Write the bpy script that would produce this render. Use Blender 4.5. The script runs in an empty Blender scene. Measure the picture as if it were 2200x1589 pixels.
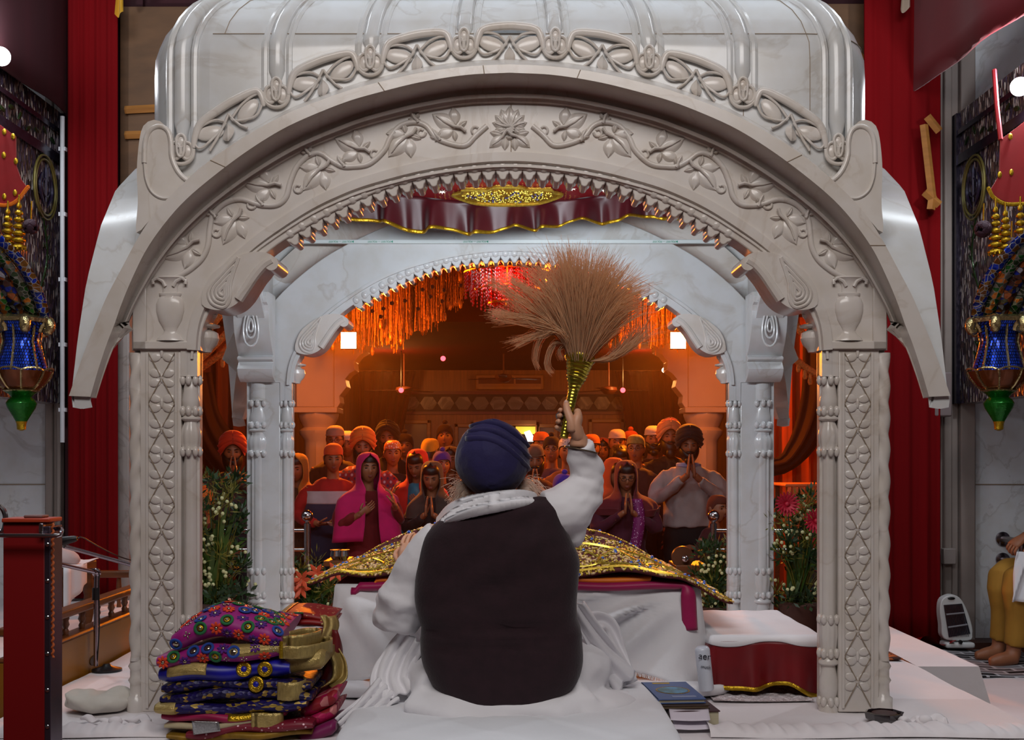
import bpy, math, random
from mathutils import Vector, Matrix, Euler, noise
R = random.Random(7)
PI = math.pi
FPX, CXP, HY, CH = 2500.0, 1100.0, 983.0, 1.5
col = bpy.context.scene.collection
LOC = {}
TMP = bpy.data.scenes.new('workbench')      # a scratch scene for evaluating single meshes

def P(px, py, Y):
    return Vector(((px-CXP)*Y/FPX, Y, CH-(py-HY)*Y/FPX))

def lerp(a, b, t): return a+(b-a)*t
def clamp(x, a=0.0, b=1.0): return max(a, min(b, x))
def sstep(a, b, x):
    t = clamp((x-a)/(b-a)); return t*t*(3-2*t)

# ---------------------------------------------------------------- materials
def newmat(name):
    m = bpy.data.materials.new(name); m.use_nodes = True
    nt = m.node_tree; b = nt.nodes['Principled BSDF']
    return m, nt, b
def srgb(r, g, b):
    f = lambda c: (c/255/12.92) if c/255 <= .04045 else ((c/255+.055)/1.055)**2.4
    return (f(r), f(g), f(b), 1)
def M(name, c, rough=.6, metal=0, var=.12, scale=8, bump=0, bscale=60, spec=.5, sheen=0, c2=None, detail=4, trans=0, sss=0, stretch=None, emit=0, coat=0):
    """c: sRGB triple; noise varies it, optional bump"""
    m, nt, b = newmat(name)
    base = srgb(*c)
    lo = srgb(*c2) if c2 else tuple(x*(1-var) for x in base[:3])+(1,)
    tc = nt.nodes.new('ShaderNodeTexCoord')
    src = tc.outputs['Object']
    if stretch:
        mp = nt.nodes.new('ShaderNodeMapping'); mp.inputs['Scale'].default_value = stretch
        nt.links.new(src, mp.inputs[0]); src = mp.outputs[0]
    n = nt.nodes.new('ShaderNodeTexNoise'); n.inputs['Scale'].default_value = scale; n.inputs['Detail'].default_value = detail
    nt.links.new(src, n.inputs['Vector'])
    rp = nt.nodes.new('ShaderNodeValToRGB')
    rp.color_ramp.elements[0].color = lo; rp.color_ramp.elements[1].color = base
    rp.color_ramp.elements[0].position = .3; rp.color_ramp.elements[1].position = .68
    nt.links.new(n.outputs['Fac'], rp.inputs[0]); nt.links.new(rp.outputs[0], b.inputs['Base Color'])
    b.inputs['Roughness'].default_value = rough; b.inputs['Metallic'].default_value = metal
    b.inputs['Specular IOR Level'].default_value = spec
    if sheen: b.inputs['Sheen Weight'].default_value = sheen; b.inputs['Sheen Roughness'].default_value = .4
    if trans: b.inputs['Transmission Weight'].default_value = trans
    if coat: b.inputs['Coat Weight'].default_value = coat; b.inputs['Coat Roughness'].default_value = .1
    if sss:
        b.inputs['Subsurface Weight'].default_value = sss; b.inputs['Subsurface Radius'].default_value = (.02, .012, .008); b.inputs['Subsurface Scale'].default_value = .5
    if bump:
        n2 = nt.nodes.new('ShaderNodeTexNoise'); n2.inputs['Scale'].default_value = bscale; n2.inputs['Detail'].default_value = 3
        nt.links.new(src, n2.inputs['Vector'])
        bp = nt.nodes.new('ShaderNodeBump'); bp.inputs['Strength'].default_value = bump; bp.inputs['Distance'].default_value = .01
        nt.links.new(n2.outputs['Fac'], bp.inputs['Height']); nt.links.new(bp.outputs[0], b.inputs['Normal'])
    return m
def marble(name, c, vein, rough=.3, joints=None):
    m, nt, b = newmat(name)
    tc = nt.nodes.new('ShaderNodeTexCoord')
    n = nt.nodes.new('ShaderNodeTexNoise'); n.inputs['Scale'].default_value = 2.2; n.inputs['Detail'].default_value = 7; n.inputs['Distortion'].default_value = 1.2
    nt.links.new(tc.outputs['Object'], n.inputs['Vector'])
    rp = nt.nodes.new('ShaderNodeValToRGB'); cr = rp.color_ramp
    cr.elements[0].position = .0; cr.elements[0].color = srgb(*[x*.95 for x in c])
    cr.elements[1].position = 1; cr.elements[1].color = srgb(*c)
    for p, cc in ((.47, [x*.98 for x in c]), (.5, vein), (.515, [x*.985 for x in c])):
        e = cr.elements.new(p); e.color = srgb(*cc)
    nt.links.new(n.outputs['Fac'], rp.inputs[0])
    n2 = nt.nodes.new('ShaderNodeTexNoise'); n2.inputs['Scale'].default_value = 9; n2.inputs['Detail'].default_value = 5
    nt.links.new(tc.outputs['Object'], n2.inputs['Vector'])
    mx = nt.nodes.new('ShaderNodeMix'); mx.data_type = 'RGBA'; mx.blend_type = 'MULTIPLY'
    r2 = nt.nodes.new('ShaderNodeValToRGB'); r2.color_ramp.elements[0].color = (.9, .87, .82, 1); r2.color_ramp.elements[0].position = .35; r2.color_ramp.elements[1].position = .6; r2.color_ramp.elements[1].color = (1, 1, 1, 1)
    nt.links.new(n2.outputs['Fac'], r2.inputs[0])
    mx.inputs[0].default_value = .7
    nt.links.new(rp.outputs[0], mx.inputs[6]); nt.links.new(r2.outputs[0], mx.inputs[7])
    nt.links.new(mx.outputs[2], b.inputs['Base Color'])
    b.inputs['Roughness'].default_value = rough
    b.inputs['Subsurface Weight'].default_value = .08; b.inputs['Subsurface Radius'].default_value = (.03, .02, .012); b.inputs['Subsurface Scale'].default_value = .3
    return m
def EM(name, c, s):
    m, nt, b = newmat(name)
    b.inputs['Base Color'].default_value = srgb(*c); b.inputs['Emission Color'].default_value = srgb(*c); b.inputs['Emission Strength'].default_value = s
    return m
def cells(name, cols, scale=30, metal=.5, rough=.25, bump=.4, stretch=(1, 1, 1), edge=(20, 18, 15), feature=.06, emit=0):
    """voronoi cells of several colours with dark joints (mosaic, brocade)"""
    m, nt, b = newmat(name)
    tc = nt.nodes.new('ShaderNodeTexCoord'); mp = nt.nodes.new('ShaderNodeMapping'); mp.inputs['Scale'].default_value = stretch
    nt.links.new(tc.outputs['Object'], mp.inputs[0])
    v = nt.nodes.new('ShaderNodeTexVoronoi'); v.inputs['Scale'].default_value = scale
    v2 = nt.nodes.new('ShaderNodeTexVoronoi'); v2.inputs['Scale'].default_value = scale; v2.feature = 'DISTANCE_TO_EDGE'
    nt.links.new(mp.outputs[0], v.inputs['Vector']); nt.links.new(mp.outputs[0], v2.inputs['Vector'])
    sp = nt.nodes.new('ShaderNodeSeparateColor'); nt.links.new(v.outputs['Color'], sp.inputs[0])
    rp = nt.nodes.new('ShaderNodeValToRGB'); rp.color_ramp.interpolation = 'CONSTANT'
    for i, c in enumerate(cols):
        e = rp.color_ramp.elements[i] if i < 2 else rp.color_ramp.elements.new(i/len(cols))
        e.position = i/len(cols); e.color = srgb(*c)
    nt.links.new(sp.outputs[0], rp.inputs[0])
    st = nt.nodes.new('ShaderNodeMath'); st.operation = 'GREATER_THAN'; st.inputs[1].default_value = feature
    nt.links.new(v2.outputs['Distance'], st.inputs[0])
    mx = nt.nodes.new('ShaderNodeMix'); mx.data_type = 'RGBA'; mx.inputs[6].default_value = srgb(*edge)
    nt.links.new(st.outputs[0], mx.inputs[0]); nt.links.new(rp.outputs[0], mx.inputs[7]); nt.links.new(mx.outputs[2], b.inputs['Base Color'])
    b.inputs['Metallic'].default_value = metal; b.inputs['Roughness'].default_value = rough
    if bump:
        # each tile tilts a little: random normal offset per cell
        bp = nt.nodes.new('ShaderNodeBump'); bp.inputs['Strength'].default_value = bump; bp.inputs['Distance'].default_value = .01
        nt.links.new(v.outputs['Distance'], bp.inputs['Height']); nt.links.new(bp.outputs[0], b.inputs['Normal'])
    return m
def spots(name, ground, dot, scale, size=.25, metal=.6, rough=.5, grand=1):
    """dots of another colour on a ground colour"""
    m, nt, b = newmat(name)
    tc = nt.nodes.new('ShaderNodeTexCoord')
    v = nt.nodes.new('ShaderNodeTexVoronoi'); v.inputs['Scale'].default_value = scale; v.inputs['Randomness'].default_value = grand
    nt.links.new(tc.outputs['Object'], v.inputs['Vector'])
    lt = nt.nodes.new('ShaderNodeMath'); lt.operation = 'LESS_THAN'; lt.inputs[1].default_value = size
    nt.links.new(v.outputs['Distance'], lt.inputs[0])
    mx = nt.nodes.new('ShaderNodeMix'); mx.data_type = 'RGBA'; mx.inputs[6].default_value = srgb(*ground); mx.inputs[7].default_value = srgb(*dot)
    nt.links.new(lt.outputs[0], mx.inputs[0]); nt.links.new(mx.outputs[2], b.inputs['Base Color'])
    ml = nt.nodes.new('ShaderNodeMath'); ml.operation = 'MULTIPLY'; ml.inputs[1].default_value = metal
    nt.links.new(lt.outputs[0], ml.inputs[0]); nt.links.new(ml.outputs[0], b.inputs['Metallic'])
    b.inputs['Roughness'].default_value = rough
    return m

# ---------------------------------------------------------------- mesh builder
def spline(pts, n, closed=False):
    """Catmull-Rom through pts, n samples evenly spaced by length"""
    pts = [Vector(p) for p in pts]
    out = []
    m = len(pts)
    seg = m if closed else m-1
    for i in range(seg):
        if closed: a, b, c, d = pts[(i-1) % m], pts[i], pts[(i+1) % m], pts[(i+2) % m]
        else:
            b, c = pts[i], pts[i+1]; a = pts[i-1] if i else b*2-c; d = pts[i+2] if i+2 < m else c*2-b
        for k in range(12):
            t = k/12
            out.append(.5*((2*b)+(c-a)*t+(2*a-5*b+4*c-d)*t*t+(3*b-a-3*c+d)*t**3))
    out.append(pts[0] if closed else pts[-1])
    L = [0]
    for i in range(1, len(out)): L.append(L[-1]+(out[i]-out[i-1]).length)
    res = []; j = 0
    for k in range(n):
        s = L[-1]*k/(n if closed else n-1)
        while j < len(L)-2 and L[j+1] < s: j += 1
        d = L[j+1]-L[j]
        res.append(out[j].lerp(out[j+1], (s-L[j])/d if d > 1e-9 else 0))
    return res

class MB:
    def __init__(s): s.v = []; s.f = []
    def add(s, v, f):
        o = len(s.v); s.v += [Vector(p) for p in v]; s.f += [tuple(i+o for i in q) for q in f]; return s
    def join(s, m): return s.add(m.v, m.f)
    def box(s, x0, x1, y0, y1, z0, z1):
        v = [(x, y, z) for z in (z0, z1) for y in (y0, y1) for x in (x0, x1)]
        return s.add(v, [(0, 2, 3, 1), (4, 5, 7, 6), (0, 1, 5, 4), (2, 6, 7, 3), (0, 4, 6, 2), (1, 3, 7, 5)])
    def grid(s, fn, nu, nv, cu=False, cv=False):
        v = []; U = nu if cu else nu+1; V = nv if cv else nv+1
        for j in range(V):
            for i in range(U): v.append(fn(i/nu, j/nv))
        f = [(j*U+i, j*U+(i+1) % U, ((j+1) % V)*U+(i+1) % U, ((j+1) % V)*U+i) for j in range(nv) for i in range(nu)]
        return s.add(v, f)
    def rows(s, rows, closed=False):
        U = len(rows[0]); v = [p for r in rows for p in r]; n = len(rows)
        return s.add(v, [(j*U+i, j*U+(i+1), ((j+1) % n)*U+(i+1), ((j+1) % n)*U+i) for j in range(n if closed else n-1) for i in range(U-1)])
    def tube(s, pts, r, n=8, closed=False, caps=True, flat=None, up=None):
        pts = [Vector(p) for p in pts]; m = len(pts); v = []; f = []
        rr = r if isinstance(r, (list, tuple)) else [r]*m
        prev = None
        for i, p in enumerate(pts):
            t = (pts[(i+1) % m]-pts[i-1]) if closed else (pts[min(i+1, m-1)]-pts[max(i-1, 0)])
            if t.length < 1e-9: t = Vector((0, 0, 1))
            t.normalize()
            if prev is None:
                a = Vector(up) if up else (Vector((0, 1, 0)) if abs(t.y) < .8 else Vector((1, 0, 0)))
            else: a = prev
            a = (a-t*a.dot(t))
            if a.length < 1e-6: a = t.orthogonal()
            a.normalize(); b = t.cross(a); prev = a
            q = rr[i]; ra, rb = q if isinstance(q, (tuple, list)) else (q*(flat or 1), q)
            for k in range(n):
                th = 2*PI*k/n
                v.append(p+a*(ra*math.cos(th))+b*(rb*math.sin(th)))
        for i in range(m if closed else m-1):
            for k in range(n):
                f.append((i*n+k, i*n+(k+1) % n, ((i+1) % m)*n+(k+1) % n, ((i+1) % m)*n+k))
        if caps and not closed:
            f.append(tuple(range(n-1, -1, -1))); f.append(tuple((m-1)*n+k for k in range(n)))
        return s.add(v, f)
    def lathe(s, prof, c, n=24, sx=1, sy=1, mod=None, M_=None):
        """prof: list of (r, z)"""
        v = []; f = []; c = Vector(c); m = len(prof)
        for (r, z) in prof:
            for k in range(n):
                th = 2*PI*k/n; q = r*(mod(th, z) if mod else 1)
                p = Vector((q*math.cos(th)*sx, q*math.sin(th)*sy, z))
                v.append(c+(M_ @ p if M_ else p))
        for i in range(m-1):
            for k in range(n): f.append((i*n+k, i*n+(k+1) % n, (i+1)*n+(k+1) % n, (i+1)*n+k))
        f.append(tuple(range(n-1, -1, -1))); f.append(tuple((m-1)*n+k for k in range(n)))
        return s.add(v, f)
    def ell(s, c, r, rot=None, nu=12, nv=8):
        c = Vector(c); r = r if isinstance(r, (tuple, list)) else (r, r, r)
        v = []; f = []
        for j in range(1, nv):
            ph = PI*j/nv-PI/2
            for i in range(nu):
                th = 2*PI*i/nu
                v.append((r[0]*math.cos(ph)*math.cos(th), r[1]*math.cos(ph)*math.sin(th), r[2]*math.sin(ph)))
        v += [(0, 0, -r[2]), (0, 0, r[2])]
        for j in range(nv-2):
            for i in range(nu): f.append((j*nu+i, j*nu+(i+1) % nu, (j+1)*nu+(i+1) % nu, (j+1)*nu+i))
        a, b = len(v)-2, len(v)-1
        for i in range(nu):
            f.append((a, (i+1) % nu, i)); f.append((b, (nv-2)*nu+i, (nv-2)*nu+(i+1) % nu))
        if rot is not None:
            mm = rot if isinstance(rot, Matrix) else Euler(rot).to_matrix()
            v = [mm @ Vector(p) for p in v]
        return s.add([c+Vector(p) for p in v], f)
    def prism(s, poly, y0, y1, fn):
        """poly of 2-D points; fn(p, y) gives world"""
        n = len(poly)
        v = [fn(p, y0) for p in poly]+[fn(p, y1) for p in poly]
        return s.add(v, [tuple(range(n)), tuple(range(2*n-1, n-1, -1))]+[(i, n+i, n+(i+1) % n, (i+1) % n) for i in range(n)])
    def strip(s, pts, w, up=(0, 0, 1)):
        """flat ribbon; w width list or float, across 'up' x tangent"""
        pts = [Vector(p) for p in pts]; v = []
        for i, p in enumerate(pts):
            t = pts[min(i+1, len(pts)-1)]-pts[max(i-1, 0)]
            a = t.cross(Vector(up))
            if a.length < 1e-6: a = Vector((1, 0, 0))
            a.normalize(); q = w[i] if isinstance(w, (list, tuple)) else w
            v += [p-a*q/2, p+a*q/2]
        return s.add(v, [(2*i, 2*i+1, 2*i+3, 2*i+2) for i in range(len(pts)-1)])
    def xf(s, m):
        s.v = [m @ p for p in s.v]; return s
    def move(s, d):
        d = Vector(d); s.v = [p+d for p in s.v]; return s
    def build(s, name, mat, parent=None, sharp=40, smooth=True, bevel=0, solid=0, sub=0, remesh=0, smit=0):
        me = bpy.data.meshes.new(name)
        off = LOC.get(parent.name, Vector()) if parent else Vector()
        me.from_pydata([tuple(p-off) for p in s.v], [], s.f); me.validate(); me.update()
        o = bpy.data.objects.new(name, me)
        if not remesh: col.objects.link(o)
        me.materials.append(mat)
        if parent:
            o.parent = parent; LOC[o.name] = off
        if remesh:
            md = o.modifiers.new('r', 'REMESH'); md.mode = 'VOXEL'; md.voxel_size = remesh; md.use_smooth_shade = True
            if smit:
                ms = o.modifiers.new('s', 'SMOOTH'); ms.iterations = smit; ms.factor = .5
            pa = o.parent; o.parent = None; TMP.collection.objects.link(o); vl = TMP.view_layers[0]; vl.update()
            nm = bpy.data.meshes.new_from_object(o.evaluated_get(vl.depsgraph)); o.modifiers.clear()
            TMP.collection.objects.unlink(o); col.objects.link(o); o.parent = pa
            o.data = nm; nm.name = name; bpy.data.meshes.remove(me); me = nm
            if not me.materials: me.materials.append(mat)
            for pl in me.polygons: pl.use_smooth = True
            return o
        if smooth:
            me.shade_smooth()
            if sharp: me.set_sharp_from_angle(angle=math.radians(sharp))
        if solid:
            md = o.modifiers.new('solid', 'SOLIDIFY'); md.thickness = solid; md.offset = 0
        if bevel:
            md = o.modifiers.new('bevel', 'BEVEL'); md.width = bevel; md.segments = 2; md.limit_method = 'ANGLE'
        if sub:
            md = o.modifiers.new('sub', 'SUBSURF'); md.levels = sub; md.render_levels = sub
        return o

def thing(name, label, cat, loc=(0, 0, 0), group=None):
    o = bpy.data.objects.new(name, None); col.objects.link(o); o.location = loc; o.empty_display_size = .1
    LOC[o.name] = Vector(loc); o['label'] = label; o['category'] = cat
    if group: o['group'] = group
    return o
def tag(o, label, cat, group=None, kind=None):
    o['label'] = label; o['category'] = cat
    if group: o['group'] = group
    if kind: o['kind'] = kind
    return o
def struct(o):
    o['kind'] = 'structure'; return o
def dup(root, loc, rz=None, label=None, group=None, scale=None):
    r = root.copy(); col.objects.link(r); r.location = loc
    if rz is not None: r.rotation_euler = (0, 0, rz)
    if scale: r.scale = (scale,)*3 if isinstance(scale, (int, float)) else scale
    if label: r['label'] = label
    if group: r['group'] = group
    for ch in list(root.children):
        c = ch.copy(); col.objects.link(c); c.parent = r
        for g in ch.children:
            d = g.copy(); col.objects.link(d); d.parent = c
    return r

# ---------------------------------------------------------------- shared materials
MARB = marble('white_marble', (216, 209, 203), (204, 195, 187), rough=.22)
MARBB = marble('plain_marble', (210, 211, 212), (195, 193, 191), rough=.2)
GROOVE = M('groove_grime', (150, 132, 112), .7)
WHITE = M('white_cotton', (232, 232, 236), .85, var=.06, scale=5, bump=.15, bscale=25, sheen=.2)
STEEL = M('polished_steel', (190, 190, 195), .18, metal=1, var=.05)
GOLD = M('gold_trim', (205, 165, 40), .3, metal=.85, var=.3, scale=60, bump=.3, bscale=200)
WOOD = M('varnished_wood', (120, 66, 28), .4, var=.5, scale=4, stretch=(1, 1, 8))
BLACK = M('black_plastic', (22, 20, 22), .4, var=.2)
REDV = M('red_velvet_curtain', (112, 2, 8), .9, var=.2, scale=1.5, spec=.15, stretch=(6, 6, .4))
MAROON = M('maroon_satin', (66, 4, 14), .42, var=.3, scale=6, sheen=.2)
# ================================================================ marble canopy
FY = 4.0; BY = 5.714; MIRY = 9.93     # front face, rear face, mirror sum
def F(px, py, y=FY):                  # front-plane pixel -> world at depth y (true size of the front plane)
    return Vector(((px-CXP)*FY/FPX, y, CH-(py-HY)*FY/FPX))
MX = 1095.0
def sym(h): return [Vector((a, b)) for a, b in h]+[Vector((2*MX-a, b)) for a, b in reversed(h[:-1])]
Th = [(430, 752), (432, 720), (440, 690), (458, 655), (485, 620), (520, 585), (560, 553), (600, 522), (640, 497), (690, 468), (740, 442), (800, 415), (860, 394), (920, 380), (1000, 368), (MX, 363)]
Oh = [(283, 752), (283, 700), (290, 640), (330, 555), (400, 470), (500, 385), (600, 325), (740, 262), (900, 218), (MX, 195)]
Sh = [(413, 752), (416, 715), (424, 680), (442, 640), (480, 585), (540, 528), (600, 484), (670, 440), (740, 407), (800, 386), (900, 360), (1000, 344), (MX, 338)]
canopy = thing('marble_canopy', 'carved white marble canopy with domed roof standing over the seated man', 'canopy', (-.008, 4.9, .625))
NA = 120
T = spline(sym(Th), NA); O = spline(sym(Oh), NA); S = spline(sym(Sh), NA)
def arch_plate(y0, y1):
    m = MB()
    m.rows([[F(p.x, p.y, y) for p in c] for c, y in ((T, y1), (T, y0), (O, y0), (O, y1))], closed=True)
    for e in (0, NA-1):
        m.add([F(T[e].x, T[e].y, y0), F(O[e].x, O[e].y, y0), F(O[e].x, O[e].y, y1), F(T[e].x, T[e].y, y1)], [(0, 1, 2, 3)])
    return m
def frames(c):
    out = []
    for i in range(len(c)):
        t = (c[min(i+1, len(c)-1)]-c[max(i-1, 0)]).normalized()
        out.append((c[i], t, Vector((-t.y, t.x))))
    return out
def band_sweep(c, half, y, h, prof=((-1, 0), (-.8, 1), (.8, 1), (1, 0))):
    """moulding swept along a pixel curve on the plane y, rising h towards the camera"""
    rows = []
    for a, b in prof:
        rows.append([F(p.x+n.x*a*half, p.y+n.y*a*half, y-b*h) for p, t, n in frames(c)])
    return MB().rows(rows)
def teeth(y0, y1, step=30.0):
    m = MB()
    L = [0]
    for i in range(1, NA): L.append(L[-1]+(T[i]-T[i-1]).length)
    tot = L[-1]; lo = 330.0; k = int((tot-2*lo)/step)
    fr = frames(spline(sym(Th), 600))
    for j in range(k+1):
        s = (lo+(tot-2*lo)*j/k)/tot
        p, t, n = fr[int(s*599)]
        if (Vector((MX, 983))-p).dot(n) < 0: n = -n     # towards the opening
        shape = [(-15, -3), (-15, 2), (-12.5, 8), (-9, 11), (-8, 14), (-6, 19), (-2, 21), (2, 21), (6, 19), (8, 14), (9, 11), (12.5, 8), (15, 2), (15, -3)]
        pts = [p+t*a+n*b for a, b in shape]
        m.prism(pts, y0, y1, lambda q, y: F(q.x, q.y, y))
        q = p-n*8
        c = F(q.x, q.y, y0)
        m.ell(c, (.019, .014, .019), nu=10, nv=6)
    return m
def bracket(side, y0, y1):
    ol = [(437, 655), (440, 625), (455, 595), (480, 572), (510, 553), (545, 543), (575, 545), (592, 555), (596, 568), (590, 578), (578, 578), (572, 572), (566, 581), (552, 598), (540, 617), (525, 640), (505, 658), (480, 667), (455, 665)]
    if side > 0: ol = [(2*MX-a, b) for a, b in ol]
    pts = spline([Vector(p) for p in ol], 56, closed=True)
    m = MB().prism(pts, y0, y1, lambda q, y: F(q.x, q.y, y))
    mx = lambda x: x if side < 0 else 2*MX-x
    m.tube([F(mx(586), 568, y0-.004), F(mx(586), 568, y1+.004)], .024, n=16)
    for k, sc in enumerate((1.0, .74, .48, .24)):     # paisley rings
        tp = [(0, 34), (-22, 26), (-31, 6), (-24, -14), (-4, -36), (22, -64), (34, -74), (24, -44), (16, -14), (16, 10), (11, 26)]
        ring = [(mx(482+a*sc), 628+b*sc) for a, b in tp]
        m.tube([F(q.x, q.y, y0-.001) for q in spline([Vector(p) for p in ring], 40, closed=True)], .0062, n=6, closed=True)
    arm = [(mx(a), b) for a, b in ((515, 645), (535, 615), (552, 590), (570, 570), (586, 560))]
    m.tube([F(q.x, q.y, y0+.004) for q in spline([Vector(p) for p in arm], 16)], .017, n=8)
    prof = [(12, 752), (15, 744), (24, 735), (29, 722), (27, 710), (16, 704), (14, 701), (30, 697), (31, 693), (14, 688), (13, 682), (22, 676), (25, 671), (22, 664), (20, 655)]
    m.lathe([(r*1.6e-3*1.0, CH-(y-HY)*FY/FPX) for r, y in prof], ((mx(428)-CXP)*1.6e-3, (y0+y1)/2+.02, 0), n=20)
    return m
def leaf(m, px, py, ang, s, y=FY, flip=1):
    """carved leaf: main blade, side lobes, curl"""
    ca, sa = math.cos(ang), math.sin(ang)
    def blade(ox, oy, a2, L, W):
        c2, s2 = math.cos(a2), math.sin(a2)
        def fn(u, v):
            w = max(0,math.sin(PI*u))**.8*W*(1-.25*u)
            x = ox+c2*L*u-s2*w*(v*2-1); yy = oy+s2*L*u+c2*w*(v*2-1)
            h = (.010*math.sin(PI*clamp(u*.9+.05))+.004)*(1-abs(v*2-1)**2.2)*(1-.35*math.exp(-((v-.5)*9)**2))
            yy *= flip
            return F(px+(x*ca-yy*sa)*s, py+(x*sa+yy*ca)*s, y-h*1.0)
        m.grid(fn, 8, 6)
    blade(-2, 0, .0, 56, 19)
    blade(2, 6, .85, 36, 14); blade(0, -6, -.85, 36, 14); blade(-4, 4, 2.0, 22, 7); blade(-2, -6, -2.2, 20, 7)
    pts = [(-22, 4), (-10, 6), (4, 0), (24, -2), (44, 0)]
    m.tube([F(px+(a*ca-b*flip*sa)*s, py+(a*sa+b*flip*ca)*s, y-.012) for a, b in pts], [.006, .006, .005, .004, .002], n=6)
def vine():
    m = MB()
    st = [(1046, 271), (1022, 292), (1001, 312), (972, 310), (937, 296), (916, 271), (891, 263), (860, 271), (839, 296), (825, 324), (793, 352), (757, 358), (735, 357), (712, 345), (688, 329), (662, 335), (638, 359), (624, 391), (615, 423), (595, 440), (560, 440), (518, 428), (483, 437), (458, 462), (451, 493), (447, 528), (433, 557), (404, 582), (376, 596)]
    lv = [(978, 275, -2.6, 1.0, 1), (875, 292, 2.3, 1.05, -1), (772, 322, -2.7, 1.0, 1), (690, 362, 2.25, 1.05, -1), (580, 400, -3.0, 1.05, 1), (505, 470, 2.0, 1.05, -1), (408, 530, 2.75, 1.1, 1)]
    for sd in (0, 1):
        g = (lambda x: x) if sd == 0 else (lambda x: 2*MX-x)
        m.tube([F(g(q.x), q.y, FY-.003) for q in spline([Vector(p) for p in st], 150)], .0098, n=8, flat=1)
        for x, y, a, s, fl in lv:
            if sd == 0: leaf(m, x, y, a, s*1.08, flip=fl)
            else: leaf(m, 2*MX-x, y, PI-a, s*1.08, flip=-fl)
        for x, y in ((893, 262), (735, 357), (940, 300), (662, 333), (560, 440), (458, 465)):   # small bracts
            leaf(m, g(x), y-4, -PI/2+(.5 if sd else -.5), .4)
        for x, y, r in ((1022, 280, 11), (905, 285, 10), (805, 330, 11), (640, 405, 10), (540, 440, 10), (465, 500, 10)):   # tendril curls
            m.tube([F(g(x+r*math.cos(t)*(1-t/14)), y+r*math.sin(t)*(1-t/14), FY-.002) for t in [i*.5 for i in range(12)]], .005, n=6)
    for k in range(7):     # centre palmette
        a = -PI/2+(k-3)*.42
        leaf(m, MX+math.cos(a)*6, 275+math.sin(a)*4, a, .8-.06*abs(k-3))
    for sd in (-1, 1): leaf(m, MX+sd*12, 292, PI/2-sd*.9, .75)
    return m
def vase(sd):
    g = (lambda x: x) if sd < 0 else (lambda x: 2*MX-x)
    prof = [(30, 732), (27, 726), (17, 718), (13, 710), (17, 702), (25, 688), (30, 668), (30, 652), (26, 642), (21, 637), (24, 634), (24, 630), (17, 628), (16, 618), (19, 608), (26, 600), (34, 597), (30, 594), (12, 598)]
    m = MB().lathe([(r*1.6e-3, CH-(y-HY)*1.6e-3) for r, y in prof], F(g(366), HY, FY)-Vector((0, 0, CH)), n=24, sy=.45)
    for k in (-1, 1):
        m.tube([F(g(366+k*a), b, FY-.012) for a, b in ((8, 616), (14, 605), (26, 598), (35, 603), (34, 611))], .006, n=6)
    return m
def panel_frame(sd):
    g = (lambda x: x) if sd < 0 else (lambda x: 2*MX-x)
    m = MB()
    for a, b, c, d in ((287, 316, 600, 750), (287, 408, 733, 750)):
        x0, x1 = sorted((F(g(a), 0).x, F(g(b), 0).x))
        m.box(x0, x1, FY-.012, FY+.01, F(0, d).z, F(0, c).z)
    return m

fa = arch_plate(FY, FY+.11).build('front_arch', MARB, canopy, bevel=.004)
vine().build('vine_relief', MARB, fa, sharp=60)
for sd in (-1, 1):
    vase(sd).build('vase_relief', MARB, fa, sharp=50)
    panel_frame(sd).build('panel_frame', MARB, fa, bevel=.003)
m = band_sweep(S, 12, FY, .014); m.join(band_sweep([p+Vector((0, 19)) for p in S], 3, FY, .008)); m.build('inner_moulding', MARB, fa)
teeth(FY+.01, FY+.12).build('scalloped_edge', MARB, fa, bevel=.003)
ra = arch_plate(BY, BY+.11).build('rear_arch', MARBB, canopy, bevel=.004)
band_sweep([p+Vector((0, 8)) for p in S], 5, BY, .014).build('inner_moulding', MARBB, ra)
teeth(BY+.005, BY+.12).build('scalloped_edge', MARBB, ra, bevel=.003)
for sd in (-1, 1):
    bracket(sd, FY-.02, FY+.15).build('scroll_bracket', MARB, canopy, bevel=.004)
    bracket(sd, BY-.02, BY+.15).build('scroll_bracket', MARB, canopy, bevel=.004)

# ---- drooping cornice (front, rear, sides)
def split_rs(pts, k, n1, n2):
    a = spline([Vector(p) for p in pts[:k]], n1); b = spline([Vector(p) for p in pts[k-1:]], n2)
    return a+b[1:]
L1 = [(MX, 138), (1000, 143), (900, 157), (800, 180), (740, 197), (660, 226), (600, 252), (520, 297), (450, 345), (390, 397), (340, 448), (300, 505), (262, 575), (228, 640), (204, 698), (185, 745), (166, 798), (148, 850)]
L2 = [(MX, 156), (1000, 161), (900, 177), (800, 202), (740, 220), (660, 252), (600, 281), (530, 325), (460, 377), (400, 428), (355, 478), (315, 535), (285, 595), (262, 650), (247, 693), (228, 742), (209, 800), (194, 852)]
L3 = [(MX, 222), (1000, 226), (900, 243), (800, 268), (740, 289), (660, 322), (600, 354), (530, 398), (460, 450), (400, 505), (350, 565), (315, 620), (292, 660), (278, 690), (255, 697), (232, 745), (211, 802), (195, 853)]
N1, N2 = 60, 16
r1 = split_rs(L1, 15, N1, N2); r2 = split_rs(L2, 15, N1, N2); r3 = split_rs(L3, 14, N1, N2)
LIP = 3.84
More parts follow.
